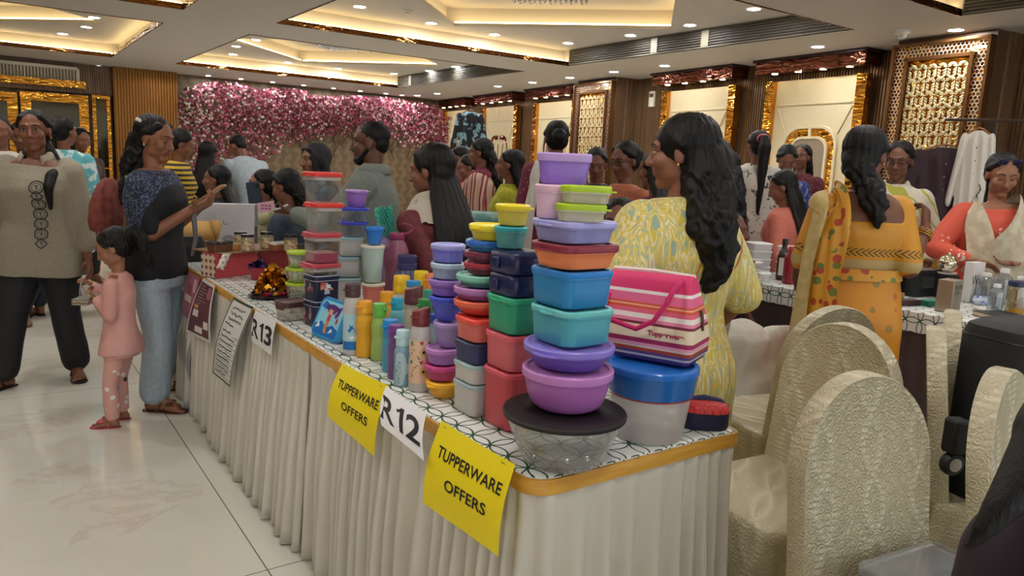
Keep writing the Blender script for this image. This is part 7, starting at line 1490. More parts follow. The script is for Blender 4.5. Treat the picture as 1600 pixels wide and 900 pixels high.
def grip_thing(fig, side): return fig.world(fig.arms[side][3]['_grip'])
# ---- woman in the grey kurta, left
F = Fig('woman in a loose grey kurta with a column of black emblems, facing the viewer', 53, 205, 4.12, 12, sc=0.97, fat=1.16, hyaw=8, hpitch=2, hroll=-4, tone='#7a4a33', vox=0.006, detail=True, feet={1: (120, 588, 25), -1: (8, 606, -30)}, L=dict(off=(0.27, -0.05, -0.08)), R=dict(off=(-0.25, 0.05, -0.02)), stance=0.12)
F.top(cloth('grey_linen', '#978e7c', '#8a816f', 90, 0.3, 0.7), hem=-0.14, infl=0.030, sleeve=0.82, sl_w=1.45, flare=0.06, wr=0.0045, seed=2, name='kurta', neckline=0.49); F.collar(cloth('grey_linen_collar', '#a39a86'), 0.04, 1.15, 70); F.pants(BLACK, w=1.35, flare=1.3); F.hair('lowpony', length=0.24, over=0.115, width=1.0); F.earrings(); F.sandal('#171314', '#171314')
tree = bvh_of(F.topo)
def emblem(kind, z, r, x=0.0):
    b = MB()
    def pr(u, v):
        h = tree.ray_cast(Vector((x + u, -0.6, z + v)), Vector((0, 1, 0))); q = h[0] if h[0] else Vector((x + u, -0.2, z + v)); return q + Vector((0, -0.0018, 0))
    n = 28
    def band(r0, r1, fn=lambda a: 1.0): vs = [pr(rr * fn(a) * math.cos(a), rr * fn(a) * math.sin(a)) for rr in (r0, r1) for a in np.linspace(0, 2 * math.pi, n, endpoint=False)]; b.add(vs, [(i, (i + 1) % n, n + (i + 1) % n, n + i) for i in range(n)])
    pet = (lambda a: 1 + 0.10 * abs(math.sin(kind * a / 2 + 0.3))) if kind > 2 else (lambda a: 1 / (abs(math.cos(a)) + abs(math.sin(a))) ** 0.8)
    band(r * 0.82, r, pet); band(r * 0.60, r * 0.68)
    b.add([pr(r * a, r * c) for a, c in ((-0.3, 0.3), (0.3, 0.3), (0.32, 0.18), (0.05, 0.18), (0.2, -0.3), (0.05, -0.32), (-0.1, 0.18), (-0.3, 0.2))], [tuple(range(8))]); return b
ex = F.loc(at(53, 340, 4.0)).x
for i, (py, kd) in enumerate(((293, 16), (307.5, 2), (320, 8), (336, 12), (352.5, 10), (369, 6), (384, 2))):
    z = float(at(53, py, 4.0)[2]); emblem(kd, z, 0.031 if i else 0.034, ex).build('printed_emblem', mat('#1d1c1c', 0.7), F.o)
# ---- woman in jeans, scrolling a phone
F2 = Fig('woman in a blue speckled top and pale jeans looking down at a phone', 243, 217, 3.80, 88, sc=0.96, fat=1.06, hpitch=14, hyaw=-6, tone='#8a5a3e', vox=0.006, detail='down', feet={-1: (243, 642, 2), 1: (256, 607, 4)}, R=dict(px=(300, 327), dd=-0.02, pole=(-0.3, 0.6, -1), curl=0.5, palm=(0.2, 0, 1), dir=(0.1, -0.9, 0.45)), L=dict(px=(306, 330), dd=0.13, pole=(0.3, 0.6, -1), curl=0.5, palm=(-0.2, 0, 1), dir=(-0.1, -0.9, 0.45)))
t = NT('blue_speckled_and_black_jersey'); v = t.coord(); x, y, z = t.sep(v); sp = t.ramp(t.noise(v, 95, 2), [(0.48, '#1d2333'), (0.62, '#5f6a8a')]); front = t.math('LESS_THAN', t.math('SUBTRACT', y, t.math('MULTIPLY', t.math('SUBTRACT', 1.12, z), 0.42)), -0.075); low = t.math('LESS_THAN', z, 0.90)
F2.top(t.fin(t.mix(t.math('MAXIMUM', front, low), sp, '#121317'), 0.8), hem=-0.05, infl=0.012, sleeve=0.44, sl_w=1.2, wr=0.002, seed=8, neckline=0.50); F2.pants(DENIM, w=1.25, flare=1.45, top=0.06); F2.hair('lowpony', length=0.16, width=1.5, clip='#7fae3a'); F2.earrings('#d8d8d8'); F2.sandal('#4a2a22', '#5b3329', bow=True)
b = MB(); c = F2.Hp((-0.05, 0.075, 0.075)); [b.ell(c + Vector((0.010 * q, 0.012 * q, 0.004 * q)), (0.016, 0.014, 0.013), 10) for q in (-1, 0, 1)]; b.build('hair_clip', mat('#d8d2c4', 0.3), F2.o)
g0, g1 = grip_thing(F2, -1), grip_thing(F2, 1); ph = (g0 + g1) / 2 + Vector((0, 0, 0.012)); t = thing('smartphone', 'phone in a tan case held by the woman in jeans', 'phone', at(331, 302, depth_of(ph)), F2.rz); b = MB(); mx = Matrix.Rotation(R_(-35), 3, 'X'); b.box((0, 0, 0), (0.075, 0.155, 0.009), mx=mx); b.build('case', mat('#b98a5c', 0.4), t, bevel=0.004); b = MB(); b.box(mx @ Vector((0, 0, 0.0052)), (0.068, 0.147, 0.0008), mx=mx); b.build('screen', mat('#11131a', 0.1), t)
q = at(163, 320, 3.98); b = MB(); b.loft([[(w * math.cos(a) * (1 + 0.05 * math.sin(11 * a + 9 * z)), dp * math.sin(a) * (1 + 0.10 * math.sin(9 * a + 14 * z)), z) for a in np.linspace(0, 2 * math.pi, 60, endpoint=False)] for z, w, dp in ((0, 0.07, 0.05), (0.01, 0.09, 0.065), (0.06, 0.105, 0.075), (0.14, 0.108, 0.075), (0.20, 0.10, 0.065), (0.25, 0.078, 0.05), (0.285, 0.045, 0.03), (0.295, 0.02, 0.015))]); bp = b.build('backpack', cloth('rose_velvet', '#8a4538', '#6a3026', 22, 0.35, 0.65, rough=0.8), ang=70); tag(bp, 'rusty rose velvet backpack behind the woman in jeans', 'backpack'); bp.location = (q[0], q[1], q[2] - 0.15); bp.rotation_euler = (0.06, 0.10, F2.rz)
b = MB(); pts = [Vector(at(px, py, 3.80).tolist()) for px, py in ((299, 318), (303, 340), (306, 372), (300, 400))]; b.tube(pts, [0.012, 0.014, 0.012, 0.008], 8); hb = b.build('strap', mat('#5d5d60', 0.6), None)
q = gz(300, 410, TZ); t = thing('handbag', 'black handbag with a grey strap hanging from the hands of the woman in jeans', 'bag', (q[0], q[1] + 0.05, TZ + 0.0015), 0.3); hb.parent = t; hb.matrix_parent_inverse = Matrix.Translation((-t.location.x, -t.location.y, -t.location.z)); hb.location = (0, 0, 0)
t.rotation_euler = (0, 0, 0); b = MB(); b.loft([rrect(0.15, 0.08, 0.02, 0, 4), rrect(0.17, 0.09, 0.03, 0.01, 4), rrect(0.15, 0.06, 0.02, 0.12, 4), rrect(0.13, 0.03, 0.012, 0.14, 4)]); b.build('pouch', mat('#17171a', 0.5), t)
# ---- little girl
G = Fig('little girl in pink pyjamas holding a snack box', 177, 388, 3.56, -84, sc=0.64, child=True, hpitch=26, hyaw=10, tone='#9a6a4c', vox=0.0055, detail='down', feet={1: (176, 668, 5), -1: (192, 655, 10)}, L=dict(px=(148, 466), dd=-0.02, pole=(0.4, 0.5, -1), curl=0.7, palm=(-0.5, 0, 0.8)), R=dict(px=(142, 444), dd=0.10, pole=(-0.5, 0.5, -0.8), curl=0.9, palm=(0.3, -0.3, -0.8)), stance=0.06)
G.top(cloth('pink_jersey', '#d9a59c', '#d2998f', 4), hem=-0.08, infl=0.014, sleeve=0.93, sl_w=1.5, flare=0.12, wr=0.003, seed=3); t = NT('pink_pyjama_print'); v = t.coord(); vd = t.vor(v, 19); ck = t.vor(v, 19, out='Color'); pc = t.ramp(t.sep(ck)[0], [(0.0, '#f2ece6'), (0.35, '#8fa9c8'), (0.55, '#3d3a44'), (0.7, '#d87a8c'), (0.85, '#f2ece6')], 'CONSTANT')
G.pants(t.fin(t.mix(t.math('LESS_THAN', vd, 0.24), '#dba79c', pc), 0.75), w=1.35, flare=1.25, infl=0.012); G.hair('pony', length=0.20, width=1.2, clip='#2a2326', vol=1.03); G.sandal('#b5475a', '#d0566a', bow=True)
q = Vector(at(131, 466, 3.55).tolist()); t = thing('snack_box', 'small clear snack box of layered cake in the girl\'s hands', 'snack', q, G.rz); b = MB(); b.box((0, 0, -0.012), (0.09, 0.075, 0.03)); b.build('box', clear('#e0dcd4', 0.25), t, bevel=0.004); b = MB(); b.box((0, 0, -0.012), (0.080, 0.066, 0.024)); tt = NT('layer_cake'); vv = tt.coord(); b.build('cake', tt.fin(tt.ramp(tt.wave(vv, 18, 2, 3, 'Z'), [(0.3, '#2a1e18'), (0.6, '#d9b878')]), 0.5), t); b = MB(); b.tube([(0.0, -0.02, 0.0), (0.01, -0.01, 0.05), (0.015, 0.0, 0.09)], 0.003, 6); b.ell((0, -0.022, 0.002), (0.010, 0.007, 0.003), 8); b.build('spoon', clear('#e8e8e8', 0.4), t)
# ---- man in the grey shirt
Mn = Fig('bearded man in a grey green shirt reaching out to the left behind the long table', 577, 224, 4.10, -92, sc=1.0, male=True, fat=1.08, hyaw=6, hpitch=4, tone='#5f3c2b', vox=0.006, detail=True, L=dict(px=(459, 333), dd=-0.04, pole=(0.6, 0.5, -0.9), curl=0.6, palm=(-0.3, 0, 0.9), dir=(0, -1, 0.05)), R=dict(off=(-0.2, -0.22, 0.08)))
Mn.top(cloth('grey_green_shirt', '#79807a', '#727a73', 40, 0.3, 0.7), hem=-0.12, infl=0.020, sleeve=0.93, sl_w=1.3, wr=0.003, seed=4, name='shirt'); Mn.collar(cloth('shirt_collar', '#7f867f'), 0.045, 1.25, 60); Mn.pants(DKDEN); Mn.hair('short', vol=1.0)
b = MB(); Mn.hell(b, (0, -0.058, -0.090), (0.038, 0.034, 0.030)); [Mn.hcap(b, (k * 0.060, -0.004, -0.035), (k * 0.040, -0.050, -0.085), 0.012, 0.017) for k in (-1, 1)]; Mn.hcap(b, (-0.020, -0.089, -0.043), (0.020, -0.089, -0.043), 0.006, 0.006); link('beard', remesh(b, 0.006, 2), HAIR, Mn.o)
q = at(416, 323, 4.02); t = thing('payment_card', 'pink printed card held out in the man\'s hand', 'card', q, Mn.rz); b = MB(); b.box((0, 0, 0), (0.006, 0.092, 0.052), mx=Matrix.Rotation(R_(12), 3, 'X')); b.build('card', mat('#d9a8b8', 0.4), t, bevel=0.001); b = MB(); [b.box((0.0036, -0.02 + 0.02 * i, 0.006 - 0.016 * j), (0.0008, 0.014, 0.008), mx=Matrix.Rotation(R_(12), 3, 'X')) for i in range(3) for j in range(2)]; b.build('print', mat('#8a4a6a', 0.5), t)
b = MB(); g = grip_thing(Mn, 1); b.tube([Vector(at(450, 320, 4.05).tolist()), Vector(at(437, 326, 4.03).tolist()), Vector(at(424, 328, 4.02).tolist())], 0.007, 6); Mn_ = b.build('pen', mat('#c9c9cc', 0.3)); tag(Mn_, 'pale pen held with the pink card', 'pen')
# ---- long haired woman with the watch
Wt_ = Fig('woman with very long straight black hair and a wristwatch behind the purple pile', 672, 268, 3.36, -128, sc=0.98, hyaw=22, hpitch=10, lean=8, tone='#7d5038', vox=0.0065, L=dict(px=(640, 377), dd=-0.04, pole=(0.1, 1, -0.7), curl=0.7, dir=(0.2, -1, 0.25)), R=dict(off=(-0.14, -0.30, 0.16)), detail='down')
Wt_.top(cloth('rust_maroon_cloth', '#6d2c30', '#5f2428', 30), hem=-0.40, infl=0.014, sleeve=0.60, wr=0.003, seed=5, name='kurta'); Wt_.pants(MAROON); Wt_.drape([(0.02, 0.11, 0.50), (0.09, 0.05, 0.515), (0.12, -0.05, 0.49), (0.12, -0.15, 0.36), (0.12, -0.17, 0.20), (0.13, -0.18, 0.0)], [0.17, 0.22], cloth('white_shawl', '#c2b8a6', '#8d8478', 26, 0.62, 0.70), over=[Wt_.topo]); Wt_.hair('long', length=0.50, width=1.42, vol=1.06); Wt_.watch(1, '#b09468', '#c9b078')
# ---- woman in the yellow print dress
Y = Fig('woman in a pale yellow multicolour print dress, back turned beside the pink bag', 1062, 241, 2.43, -148, sc=1.0, fat=1.22, hyaw=40, hpitch=4, tone='#8a5a42', vox=0.0065, L=dict(off=(0.30, -0.10, 0.06)), R=dict(off=(-0.26, -0.08, 0.04)), detail=True)
t = NT('yellow_multicolour_print'); v = t.coord('Object', (1, 1, 0.8)); w = t.noise(t.coord('Object', (34, 34, 5), (0, R_(28), 0)), 1.0, 2, 0.6, 0.6); c = t.ramp(w, [(0.0, '#8fb0a6'), (0.36, '#d9c04a'), (0.43, '#e8dfb8'), (0.48, '#dcc35a'), (0.54, '#9fb8a8'), (0.58, '#e2cf70'), (0.63, '#ece4c4'), (0.70, '#b9a8bc')], 'CONSTANT'); w2 = t.wave(t.coord('Object', (1.2, 1.2, 0.5)), 2.2, 5.0, 1.1, 'DIAGONAL'); c = t.mix(t.math('GREATER_THAN', w2, 0.9985), c, '#b5352c'); c = t.mix(t.math('LESS_THAN', t.vor(v, 8), 0.06), c, '#c24a34')
YM = t.fin(t.mix(t.math('MULTIPLY', t.noise(v, 40, 3), 0.30), c, '#d9c266'), 0.75); Y.top(YM, hem=-0.62, infl=0.020, sleeve=0.52, sl_w=1.5, flare=0.10, wr=0.0035, seed=6, name='dress', pl=0.02); Y.pants(CREAM); Y.hair('lowpony', length=0.22, width=2.2, vol=1.12); Y.earrings()
b = MB(); c = Y.Hp((-0.055, 0.095, 0.012)); [b.tube([c, c + Y.H @ Vector((0.018 * math.cos(a), 0.02, 0.018 * math.sin(a)))], [0.006, 0.003], 6) for a in np.linspace(0, 6.28, 6)[:5]]; b.build('hair_clip', mat('#b9b4ac', 0.25, 0.6), Y.o)
# ---- sari
S_ = Fig('woman in a mustard yellow sari seen from behind, one hand raised', 1354, 243, 3.25, 178, sc=1.0, fat=1.14, hyaw=-48, hpitch=2, tone='#6f452f', vox=0.0065, R=dict(px=(1446, 356), dd=0.04, pole=(-0.5, 0.3, -1), curl=0.7, palm=(0.6, -0.6, 0), dir=(-0.1, -0.35, 0.9)), L=dict(off=(0.16, -0.24, 0.10)), detail=True)
MUST = cloth('mustard_silk', '#c98a1e', '#bd7e18', 9, 0.35, 0.65, 0.5); t = NT('mustard_sari_print'); v = t.coord(); vd = t.vor(v, 12); ck = t.sep(t.vor(v, 12, out='Color'))[0]; base = t.ramp(t.noise(v, 4, 2), [(0.35, '#cc8414'), (0.65, '#dc921c')]); mo = t.ramp(ck, [(0.0, '#b5542a'), (0.4, '#8d7a3a'), (0.7, '#a84a28')], 'CONSTANT'); SARI = t.fin(t.mix(t.math('MULTIPLY', t.math('LESS_THAN', vd, 0.215), 0.8), base, mo), 0.5)
S_.skirt(SARI, top=0.17, flare=0.05, pl=0.018, npl=9, infl=0.026, wr=0.0065, name='sari_skirt'); t = NT('mustard_blouse'); v = t.coord(); x, y, z = t.sep(v); zz = S_.hipz; bandf = t.math('MULTIPLY', t.math('GREATER_THAN', z, zz + 0.26), t.math('LESS_THAN', z, zz + 0.295)); zig = t.math('GREATER_THAN', t.math('SINE', t.math('ADD', t.math('MULTIPLY', x, 260.0), t.math('MULTIPLY', t.math('ABSOLUTE', t.math('SUBTRACT', z, zz + 0.2775)), 400.0))), 0.2); cc = t.mix(t.math('MULTIPLY', bandf, zig), '#cf8f22', '#5f4a1e'); cc = t.mix(t.math('MULTIPLY', t.math('LESS_THAN', z, zz + 0.245), t.math('GREATER_THAN', z, zz + 0.20)), cc, '#b9a066')
S_.top(t.fin(cc, 0.5), hem=0.19, infl=0.010, sleeve=0.46, sl_w=1.3, wr=0.0015, seed=9, name='blouse', neckline=0.425); sk = [c for c in S_.o.children if c.name.startswith('sari_skirt')]
t = NT('sari_border'); v = t.coord(); nb = t.vor(v, 22); cb = t.sep(t.vor(v, 22, out='Color'))[0]; SB = t.fin(t.mix(t.math('LESS_THAN', nb, 0.42), '#d9992c', t.ramp(cb, [(0.0, '#b5442a'), (0.4, '#6d7a34'), (0.7, '#d2a02c')], 'CONSTANT')), 0.5)
b = MB(); b.loft([S_.ring(u, 0.034, 48) for u in (0.155, 0.165, 0.195, 0.205)], 0, (False, False)); b.build('waist_border', SB, S_.o, ang=70)
S_.drape([(0.07, -0.15, 0.42), (0.12, -0.04, 0.515), (0.135, 0.05, 0.50), (0.16, 0.14, 0.36), (0.19, 0.17, 0.18), (0.215, 0.19, -0.10), (0.225, 0.20, -0.40), (0.22, 0.20, -0.62)], [0.13, 0.17], SB, name='sari_pallu', over=[S_.topo] + sk, fold=0.010, nw=9); S_.drape([(0.13, -0.10, 0.44), (0.165, -0.02, 0.50), (0.185, 0.05, 0.47), (0.225, 0.10, 0.36), (0.255, 0.12, 0.18), (0.275, 0.14, -0.10), (0.28, 0.15, -0.60)], [0.07, 0.09], cloth('pale_gold_silk', '#c9b27c', '#bda468', 20), name='pallu_edge', over=[S_.topo] + sk, fold=0.006, nw=5)
S_.hair('lowpony', length=0.10, width=1.45, vol=1.06, clip='#c9b070'); S_.glasses(); S_.bangle(-1, GOLDM, 0.03, 0.036, n=3); S_.earrings()
# ---- woman in coral behind the right table
K_ = Fig('woman in a coral kurta with a cream dupatta and sunglasses on her head, looking down', 1566, 274, 4.36, -18, sc=1.04, fat=1.10, hpitch=20, hyaw=4, tone='#9a6a4e', vox=0.0065, detail='down', R=dict(px=(1516, 408), dd=-0.12, pole=(-1, 0.3, -0.5), curl=0.3, palm=(0, -0.5, -1), dir=(0.9, -0.25, -0.1)), L=dict(px=(1592, 410), dd=-0.10, pole=(1, 0.3, -0.5), curl=0.3, palm=(0, -0.4, 0.9), dir=(-0.95, -0.2, 0)))
t = NT('coral_embroidered_cotton'); v = t.coord(); n = t.vor(v, 42); msk = t.math('GREATER_THAN', t.noise(v, 7, 2), 0.56); K_.top(t.fin(t.mix(t.math('MULTIPLY', t.math('LESS_THAN', n, 0.3), msk), '#d2553f', '#e6cfc0'), 0.7), hem=-0.45, infl=0.016, sleeve=0.92, sl_w=1.35, wr=0.003, seed=12, name='kurta', neckline=0.485); K_.pants(CREAM); DUP = cloth('cream_dupatta', '#cdc2a8', '#bcb197', 14)
K_.drape([(0.10, 0.10, 0.47), (0.12, 0.0, 0.515), (0.13, -0.10, 0.46), (0.10, -0.20, 0.34), (0.02, -0.21, 0.20), (-0.06, -0.2, 0.06)], [0.16, 0.30], DUP, over=[K_.topo], fold=0.010, nw=11); K_.drape([(-0.10, 0.10, 0.47), (-0.125, 0.0, 0.515), (-0.125, -0.10, 0.45), (-0.10, -0.20, 0.32), (-0.07, -0.21, 0.16), (-0.05, -0.2, 0.0)], [0.12, 0.16], DUP, over=[K_.topo], fold=0.008)
K_.hair('lowpony', length=0.12, width=1.0, m=GREYHAIR, fore=-0.004); K_.glasses('#2a1d30', up=0.092, lens='#2c2348'); K_.watch(-1, '#d8d2c8', '#e6e2da'); b = MB(); b.tube([K_.S(0.052 * math.cos(a), -0.09 * max(0, -math.sin(a)) - 0.02, 0.53 - 0.09 * max(0, -math.sin(a))) for a in np.linspace(math.pi, 2 * math.pi, 14)], 0.0025, 6); b.build('necklace', GOLDM, K_.o)
# ---- woman with glasses behind the sari
A2 = Fig('woman in round glasses and a white and green embroidered kurta, half hidden by the sari', 1404, 252, 4.85, -25, sc=1.04, fat=1.1, hpitch=12, hyaw=-10, tone='#6d4530', vox=0.007, detail='down', R=dict(off=(-0.20, -0.2, 0.1)), L=dict(off=(0.22, -0.2, 0.08)))
t = NT('white_green_embroidery'); v = t.coord(); w = t.wave(v, 3.2, 8, 1.3, 'DIAGONAL'); A2.top(t.fin(t.mix(t.math('GREATER_THAN', w, 0.93), '#c9c3b0', '#a3a03a'), 0.75), hem=-0.4, infl=0.02, sleeve=0.9, wr=0.003, seed=13, name='kurta'); A2.pants(CREAM); A2.collar(cloth('white_collar', '#cbc5b3'), 0.035, 1.1); A2.hair('bun'); A2.glasses()
b = MB(); tr = bvh_of(A2.topo)
for i in range(16):
    for k in (-1, 1):
        h = tr.ray_cast(A2.S(0.03 * k, -0.4, 0.44 - 0.03 * i), Vector((0, 1, 0)))
        if h[0]: b.ell(h[0], (0.010, 0.003, 0.010), 8, i % 2)
b.build('placket_embroidery', [mat('#6d6a3a', 0.6), mat('#b08a3a', 0.5)], A2.o)
# ---- people further back
def extra(label, px, py, d, phi, hair, m, bottom=None, hem=-0.35, sleeve=0.6, hl=0.3, hw=1.0, ck=None, **k):
    k.setdefault('vox', 0.0095); k.setdefault('sc', 0.97); tone = k.pop('tone', '#7a4e38'); f = Fig(label, px, py, d, phi, tone=tone, **k); f.top(m, hem=hem, infl=0.016, sleeve=sleeve, sl_w=1.3, wr=0.003, seed=int(px) % 50, name='shirt' if k.get('male') else 'kurta')
    f.pants(bottom or BLACK, w=1.2); f.hair(hair, length=hl, width=hw, clip=ck); return f
f = extra('woman in a cyan and white print kurta, back turned behind the grey kurta', 101, 206, 5.9, 196, 'bun', cloth('cyan_print', '#5fb0bd', '#cfe0e0', 16, 0.5, 0.56), DKDEN, hem=-0.30, sleeve=0.9, hyaw=-30, feet={-1: (62, 492, 30), 1: (40, 498, 10)}); f.sandal('#1a1616', '#1a1616'); f.bangle(-1, GOLDM)
extra('person in a white shirt at the left edge of the picture', -2, 206, 5.4, 30, 'short', WHITE, male=True, sleeve=0.5)
extra('woman whose shadowed face shows between the white shirt and the grey kurta', 33, 213, 6.3, 25, 'bun', cloth('dusk_violet', '#4a3d4a'), detail=True, hpitch=12, tone='#6b412f')
extra('woman with her hair tied back beside the narrow gold mirror', 127, 219, 7.3, 60, 'bun', cloth('brown_cloth', '#4d3a30'), hpitch=10)
f = extra('woman in a yellow and black striped top beyond the woman in jeans', 286, 226, 6.4, 108, 'bun', bands('yellow_black_stripes', [(0.0, '#c9a52c'), (0.52, '#1c1a18')], 0.042), hem=-0.16, sleeve=0.95, hpitch=22, fat=1.12, lean=8, R=dict(px=(272, 290), dd=-0.05, pole=(-0.3, 0.7, -0.8)), L=dict(off=(0.15, -0.32, 0.16)), detail='down', sc=1.03); f.earrings()
f = extra('woman with long black hair and a cream stole, back turned by the blossom wall', 326, 240, 7.2, 178, 'long', BLACK, hl=0.42, hw=1.1); f.drape([(-0.10, -0.12, 0.42), (-0.12, 0.0, 0.515), (-0.13, 0.10, 0.45), (-0.15, 0.14, 0.30), (-0.17, 0.14, 0.10)], [0.10, 0.12], CREAM, over=[f.topo])
extra('woman in black with loose hair, seated low and facing left near the open carton', 337, 281, 5.9, -82, 'long', BLACK, hl=0.30, hw=1.2, seat=0.42, lean=6, detail=True, tone='#7d5138', R=dict(off=(-0.18, -0.28, 0.1)), L=dict(off=(0.18, -0.28, 0.1)))
extra('man in a pale blue shirt bending over a stall by the blossom wall', 371, 230, 7.6, -128, 'short', cloth('pale_blue_shirt', '#a9b6bd', '#a0adb5', 30), DKDEN, male=True, hem=-0.12, sleeve=0.95, lean=38, hpitch=30, hyaw=20, R=dict(off=(-0.2, -0.5, 0.05)), L=dict(off=(0.2, -0.5, 0.05)), fat=1.06)
f = extra('woman in a cream print top smiling and holding up a dark phone', 408, 289, 5.5, -72, 'lowpony', cloth('cream_print', '#bdb892', '#8c8f62', 24, 0.55, 0.6), hem=-0.2, seat=0.42, detail=True, tone='#8a5c42', L=dict(px=(405, 322), dd=-0.04, pole=(0.4, 0.6, -0.8), dir=(0, -0.3, 1), curl=0.6), R=dict(off=(-0.14, -0.30, 0.22)), vox=0.007)
q = at(397, 302, 5.38); t = thing('tablet_phone', 'dark blue phone held up in front of the smiling woman', 'phone', q, heading(-60)); b = MB(); b.box((0, 0, 0), (0.010, 0.095, 0.165), mx=Matrix.Rotation(R_(8), 3, 'X')); b.build('case', mat('#2a3142', 0.45), t, bevel=0.004); b = MB(); b.box((0.006, 0.02, 0.055), (0.003, 0.025, 0.03), mx=Matrix.Rotation(R_(8), 3, 'X')); b.build('camera_bump', mat('#15181f', 0.3), t, bevel=0.002)
f = extra('woman with a clipped ponytail and a navy top, seated behind the dessert jars', 446, 292, 4.95, -104, 'lowpony', cloth('slate_blue_cloth', '#2f3d4e', '#26323f', 12), NAVY, hem=-0.2, seat=0.42, hl=0.26, hw=1.5, lean=10, hpitch=16, sleeve=0.6, detail='down', L=dict(off=(0.16, -0.34, 0.14)), R=dict(off=(-0.16, -0.34, 0.14)), ck='#8a7a4a')
# hijab
Hj = Fig('woman in a black hijab and a denim blue dress behind the red lidded jars', 492, 250, 5.55, -48, sc=1.08, hpitch=6, tone='#8d6048', vox=0.007, detail=True, L=dict(off=(0.2, -0.22, 0.06)), R=dict(off=(-0.2, -0.22, 0.06))); Hj.top(cloth('denim_blue', '#3d5468', '#34495c', 50, 0.3, 0.7), hem=-0.55, infl=0.022, sleeve=0.92, wr=0.003, seed=21, name='dress', flare=0.1); Hj.pants(NAVY)
b = MB(); Hj.hell(b, (0, 0.026, 0.020), (0.098, 0.100, 0.106)); Hj.hcap(b, (0, 0.03, -0.04), (0, 0.035, -0.15), 0.078, 0.085); b.cap(Hj.S(-0.09, 0.0, 0.47), Hj.S(0.09, 0.0, 0.47), 0.10, 0.10); b.cap(Hj.S(0, 0.06, 0.45), Hj.S(0, 0.10, 0.18), 0.12, 0.13); b.cap(Hj.S(0, -0.06, 0.44), Hj.S(0.02, -0.10, 0.30), 0.09, 0.08)
for k in (-1, 1): Hj.hell(b, (k * 0.078, 0.010, -0.005), (0.030, 0.045, 0.055)); Hj.hcap(b, (k * 0.070, -0.035, 0.04), (k * 0.066, -0.035, -0.07), 0.026, 0.028)
Hj.hcap(b, (-0.05, -0.055, 0.075), (0.05, -0.055, 0.075), 0.018, 0.018); Hj.hcap(b, (-0.045, -0.035, -0.115), (0.045, -0.035, -0.115), 0.026, 0.026); me = remesh(b, 0.008, 4); Hj.wrinkle(me, 0.003, 3); link('hijab', me, BLACK, Hj.o)
# centre back
extra('woman with long hair at the edge of the blossom wall, facing left', 715, 246, 7.6, -84, 'long', cloth('brick_cloth', '#7a2c34'), hl=0.3, hw=1.0, detail=True)
extra('woman with a low face in pink, between the long hair and the maroon shawl', 729, 262, 6.8, -70, 'bun', cloth('rose_cloth', '#a83a50'), hpitch=14, detail=True)
f = extra('woman in a maroon and cream patterned kurta with a maroon shawl, looking left', 750, 239, 6.1, -100, 'lowpony', bands('maroon_cream_pattern', [(0.0, '#b89a84'), (0.30, '#7a2438'), (0.45, '#c4a890'), (0.62, '#8d3044'), (0.8, '#c0a48c')], 0.075, 'y', 0.03), hl=0.25, hw=1.3, sleeve=0.55, fat=1.12, hpitch=8, detail=True); f.drape([(-0.13, -0.08, 0.47), (-0.07, 0.05, 0.53), (0.0, 0.09, 0.525), (0.08, 0.05, 0.53), (0.13, -0.08, 0.47)], [0.10, 0.10], MAROON, name='shawl')
f = extra('young woman in a bright yellow green kurta with long hair, looking left', 795, 258, 5.5, -98, 'long', cloth('lime_yellow_cloth', '#b3b32a', '#a3a41f', 20), hl=0.34, hw=1.05, sleeve=0.45, hem=-0.3, detail=True); b = MB(); b.tube([f.S(0.06, -0.10, 0.50), f.S(0.02, -0.15, 0.3), f.S(-0.10, -0.12, 0.05)], 0.005, 6); b.build('bag_strap', mat('#a8862c', 0.4), f.o)
f = extra('woman in a maroon dotted kurta with a white dupatta, back turned behind the purple tub', 869, 217, 4.9, 186, 'bun', cloth('maroon_dots', '#6d1c38', '#b58a7a', 30, 0.12, 0.16, voro=True), sleeve=0.5, hem=-0.5, fat=1.14); f.drape([(0.05, -0.10, 0.46), (0.12, -0.02, 0.515), (0.14, 0.07, 0.47), (0.165, 0.15, 0.32), (0.19, 0.17, 0.10), (0.2, 0.17, -0.2)], [0.09, 0.10], WHITE, over=[f.topo])
f = extra('woman looking down, her face half behind the purple tub', 932, 257, 5.5, -6, 'bun', cloth('dark_print', '#2b2430', '#6a5a68', 30, 0.58, 0.62), hpitch=20, detail='down', tone='#6f4632'); f.earrings()
f = extra('woman in glasses and an orange T-shirt with her hair in a bun', 975, 252, 4.55, -48, 'bun', cloth('orange_jersey', '#b56a48', '#ac6242', 10), hem=-0.15, sleeve=0.4, hpitch=14, detail=True, tone='#6d4531', ck='#b0703a', fat=1.05); f.glasses(); tr = bvh_of(f.topo)
vv, ff = text_mesh('GOOD', 0.03, 0, 0.0006); b = MB(); 
def onto(p):
    h = tr.ray_cast(f.S(p[0] + 0.01, -0.5, 0.30) + Vector((0, 0, p[1])), Vector((0, 1, 0))); return (h[0] if h[0] else f.S(p[0], -0.15, 0.3)) + Vector((0, -0.002, 0))
b.add([onto(p) for p in vv], ff); b.build('printed_lettering', mat('#d8b090', 0.6), f.o)
extra('woman in dark maroon bending behind the woman in the yellow print dress', 1022, 268, 4.25, -150, 'long', MAROON, hl=0.22, hw=1.1, lean=14, sleeve=0.9, hem=-0.3)
extra('child whose face peeps out above the orange box', 966, 350, 3.75, -14, 'bun', BLACK, child=True, sc=0.88, detail=True, hpitch=4, tone='#7a5040', hem=-0.1)
extra('child in a black T-shirt seated by the takeaway boxes', 1140, 362, 4.2, 62, 'short', BLACK, child=True, sc=0.86, sleeve=0.4, hem=-0.1, seat=0.3, tone='#5f3a2a', L=dict(off=(0.18, -0.2, 0.08)), R=dict(px=(1168, 462), dd=-0.1), bottom=DKDEN)
extra('man half hidden behind the head of the woman in the yellow print dress', 1113, 226, 6.6, -20, 'short', cloth('brown_shirt', '#5a4838'), male=True)
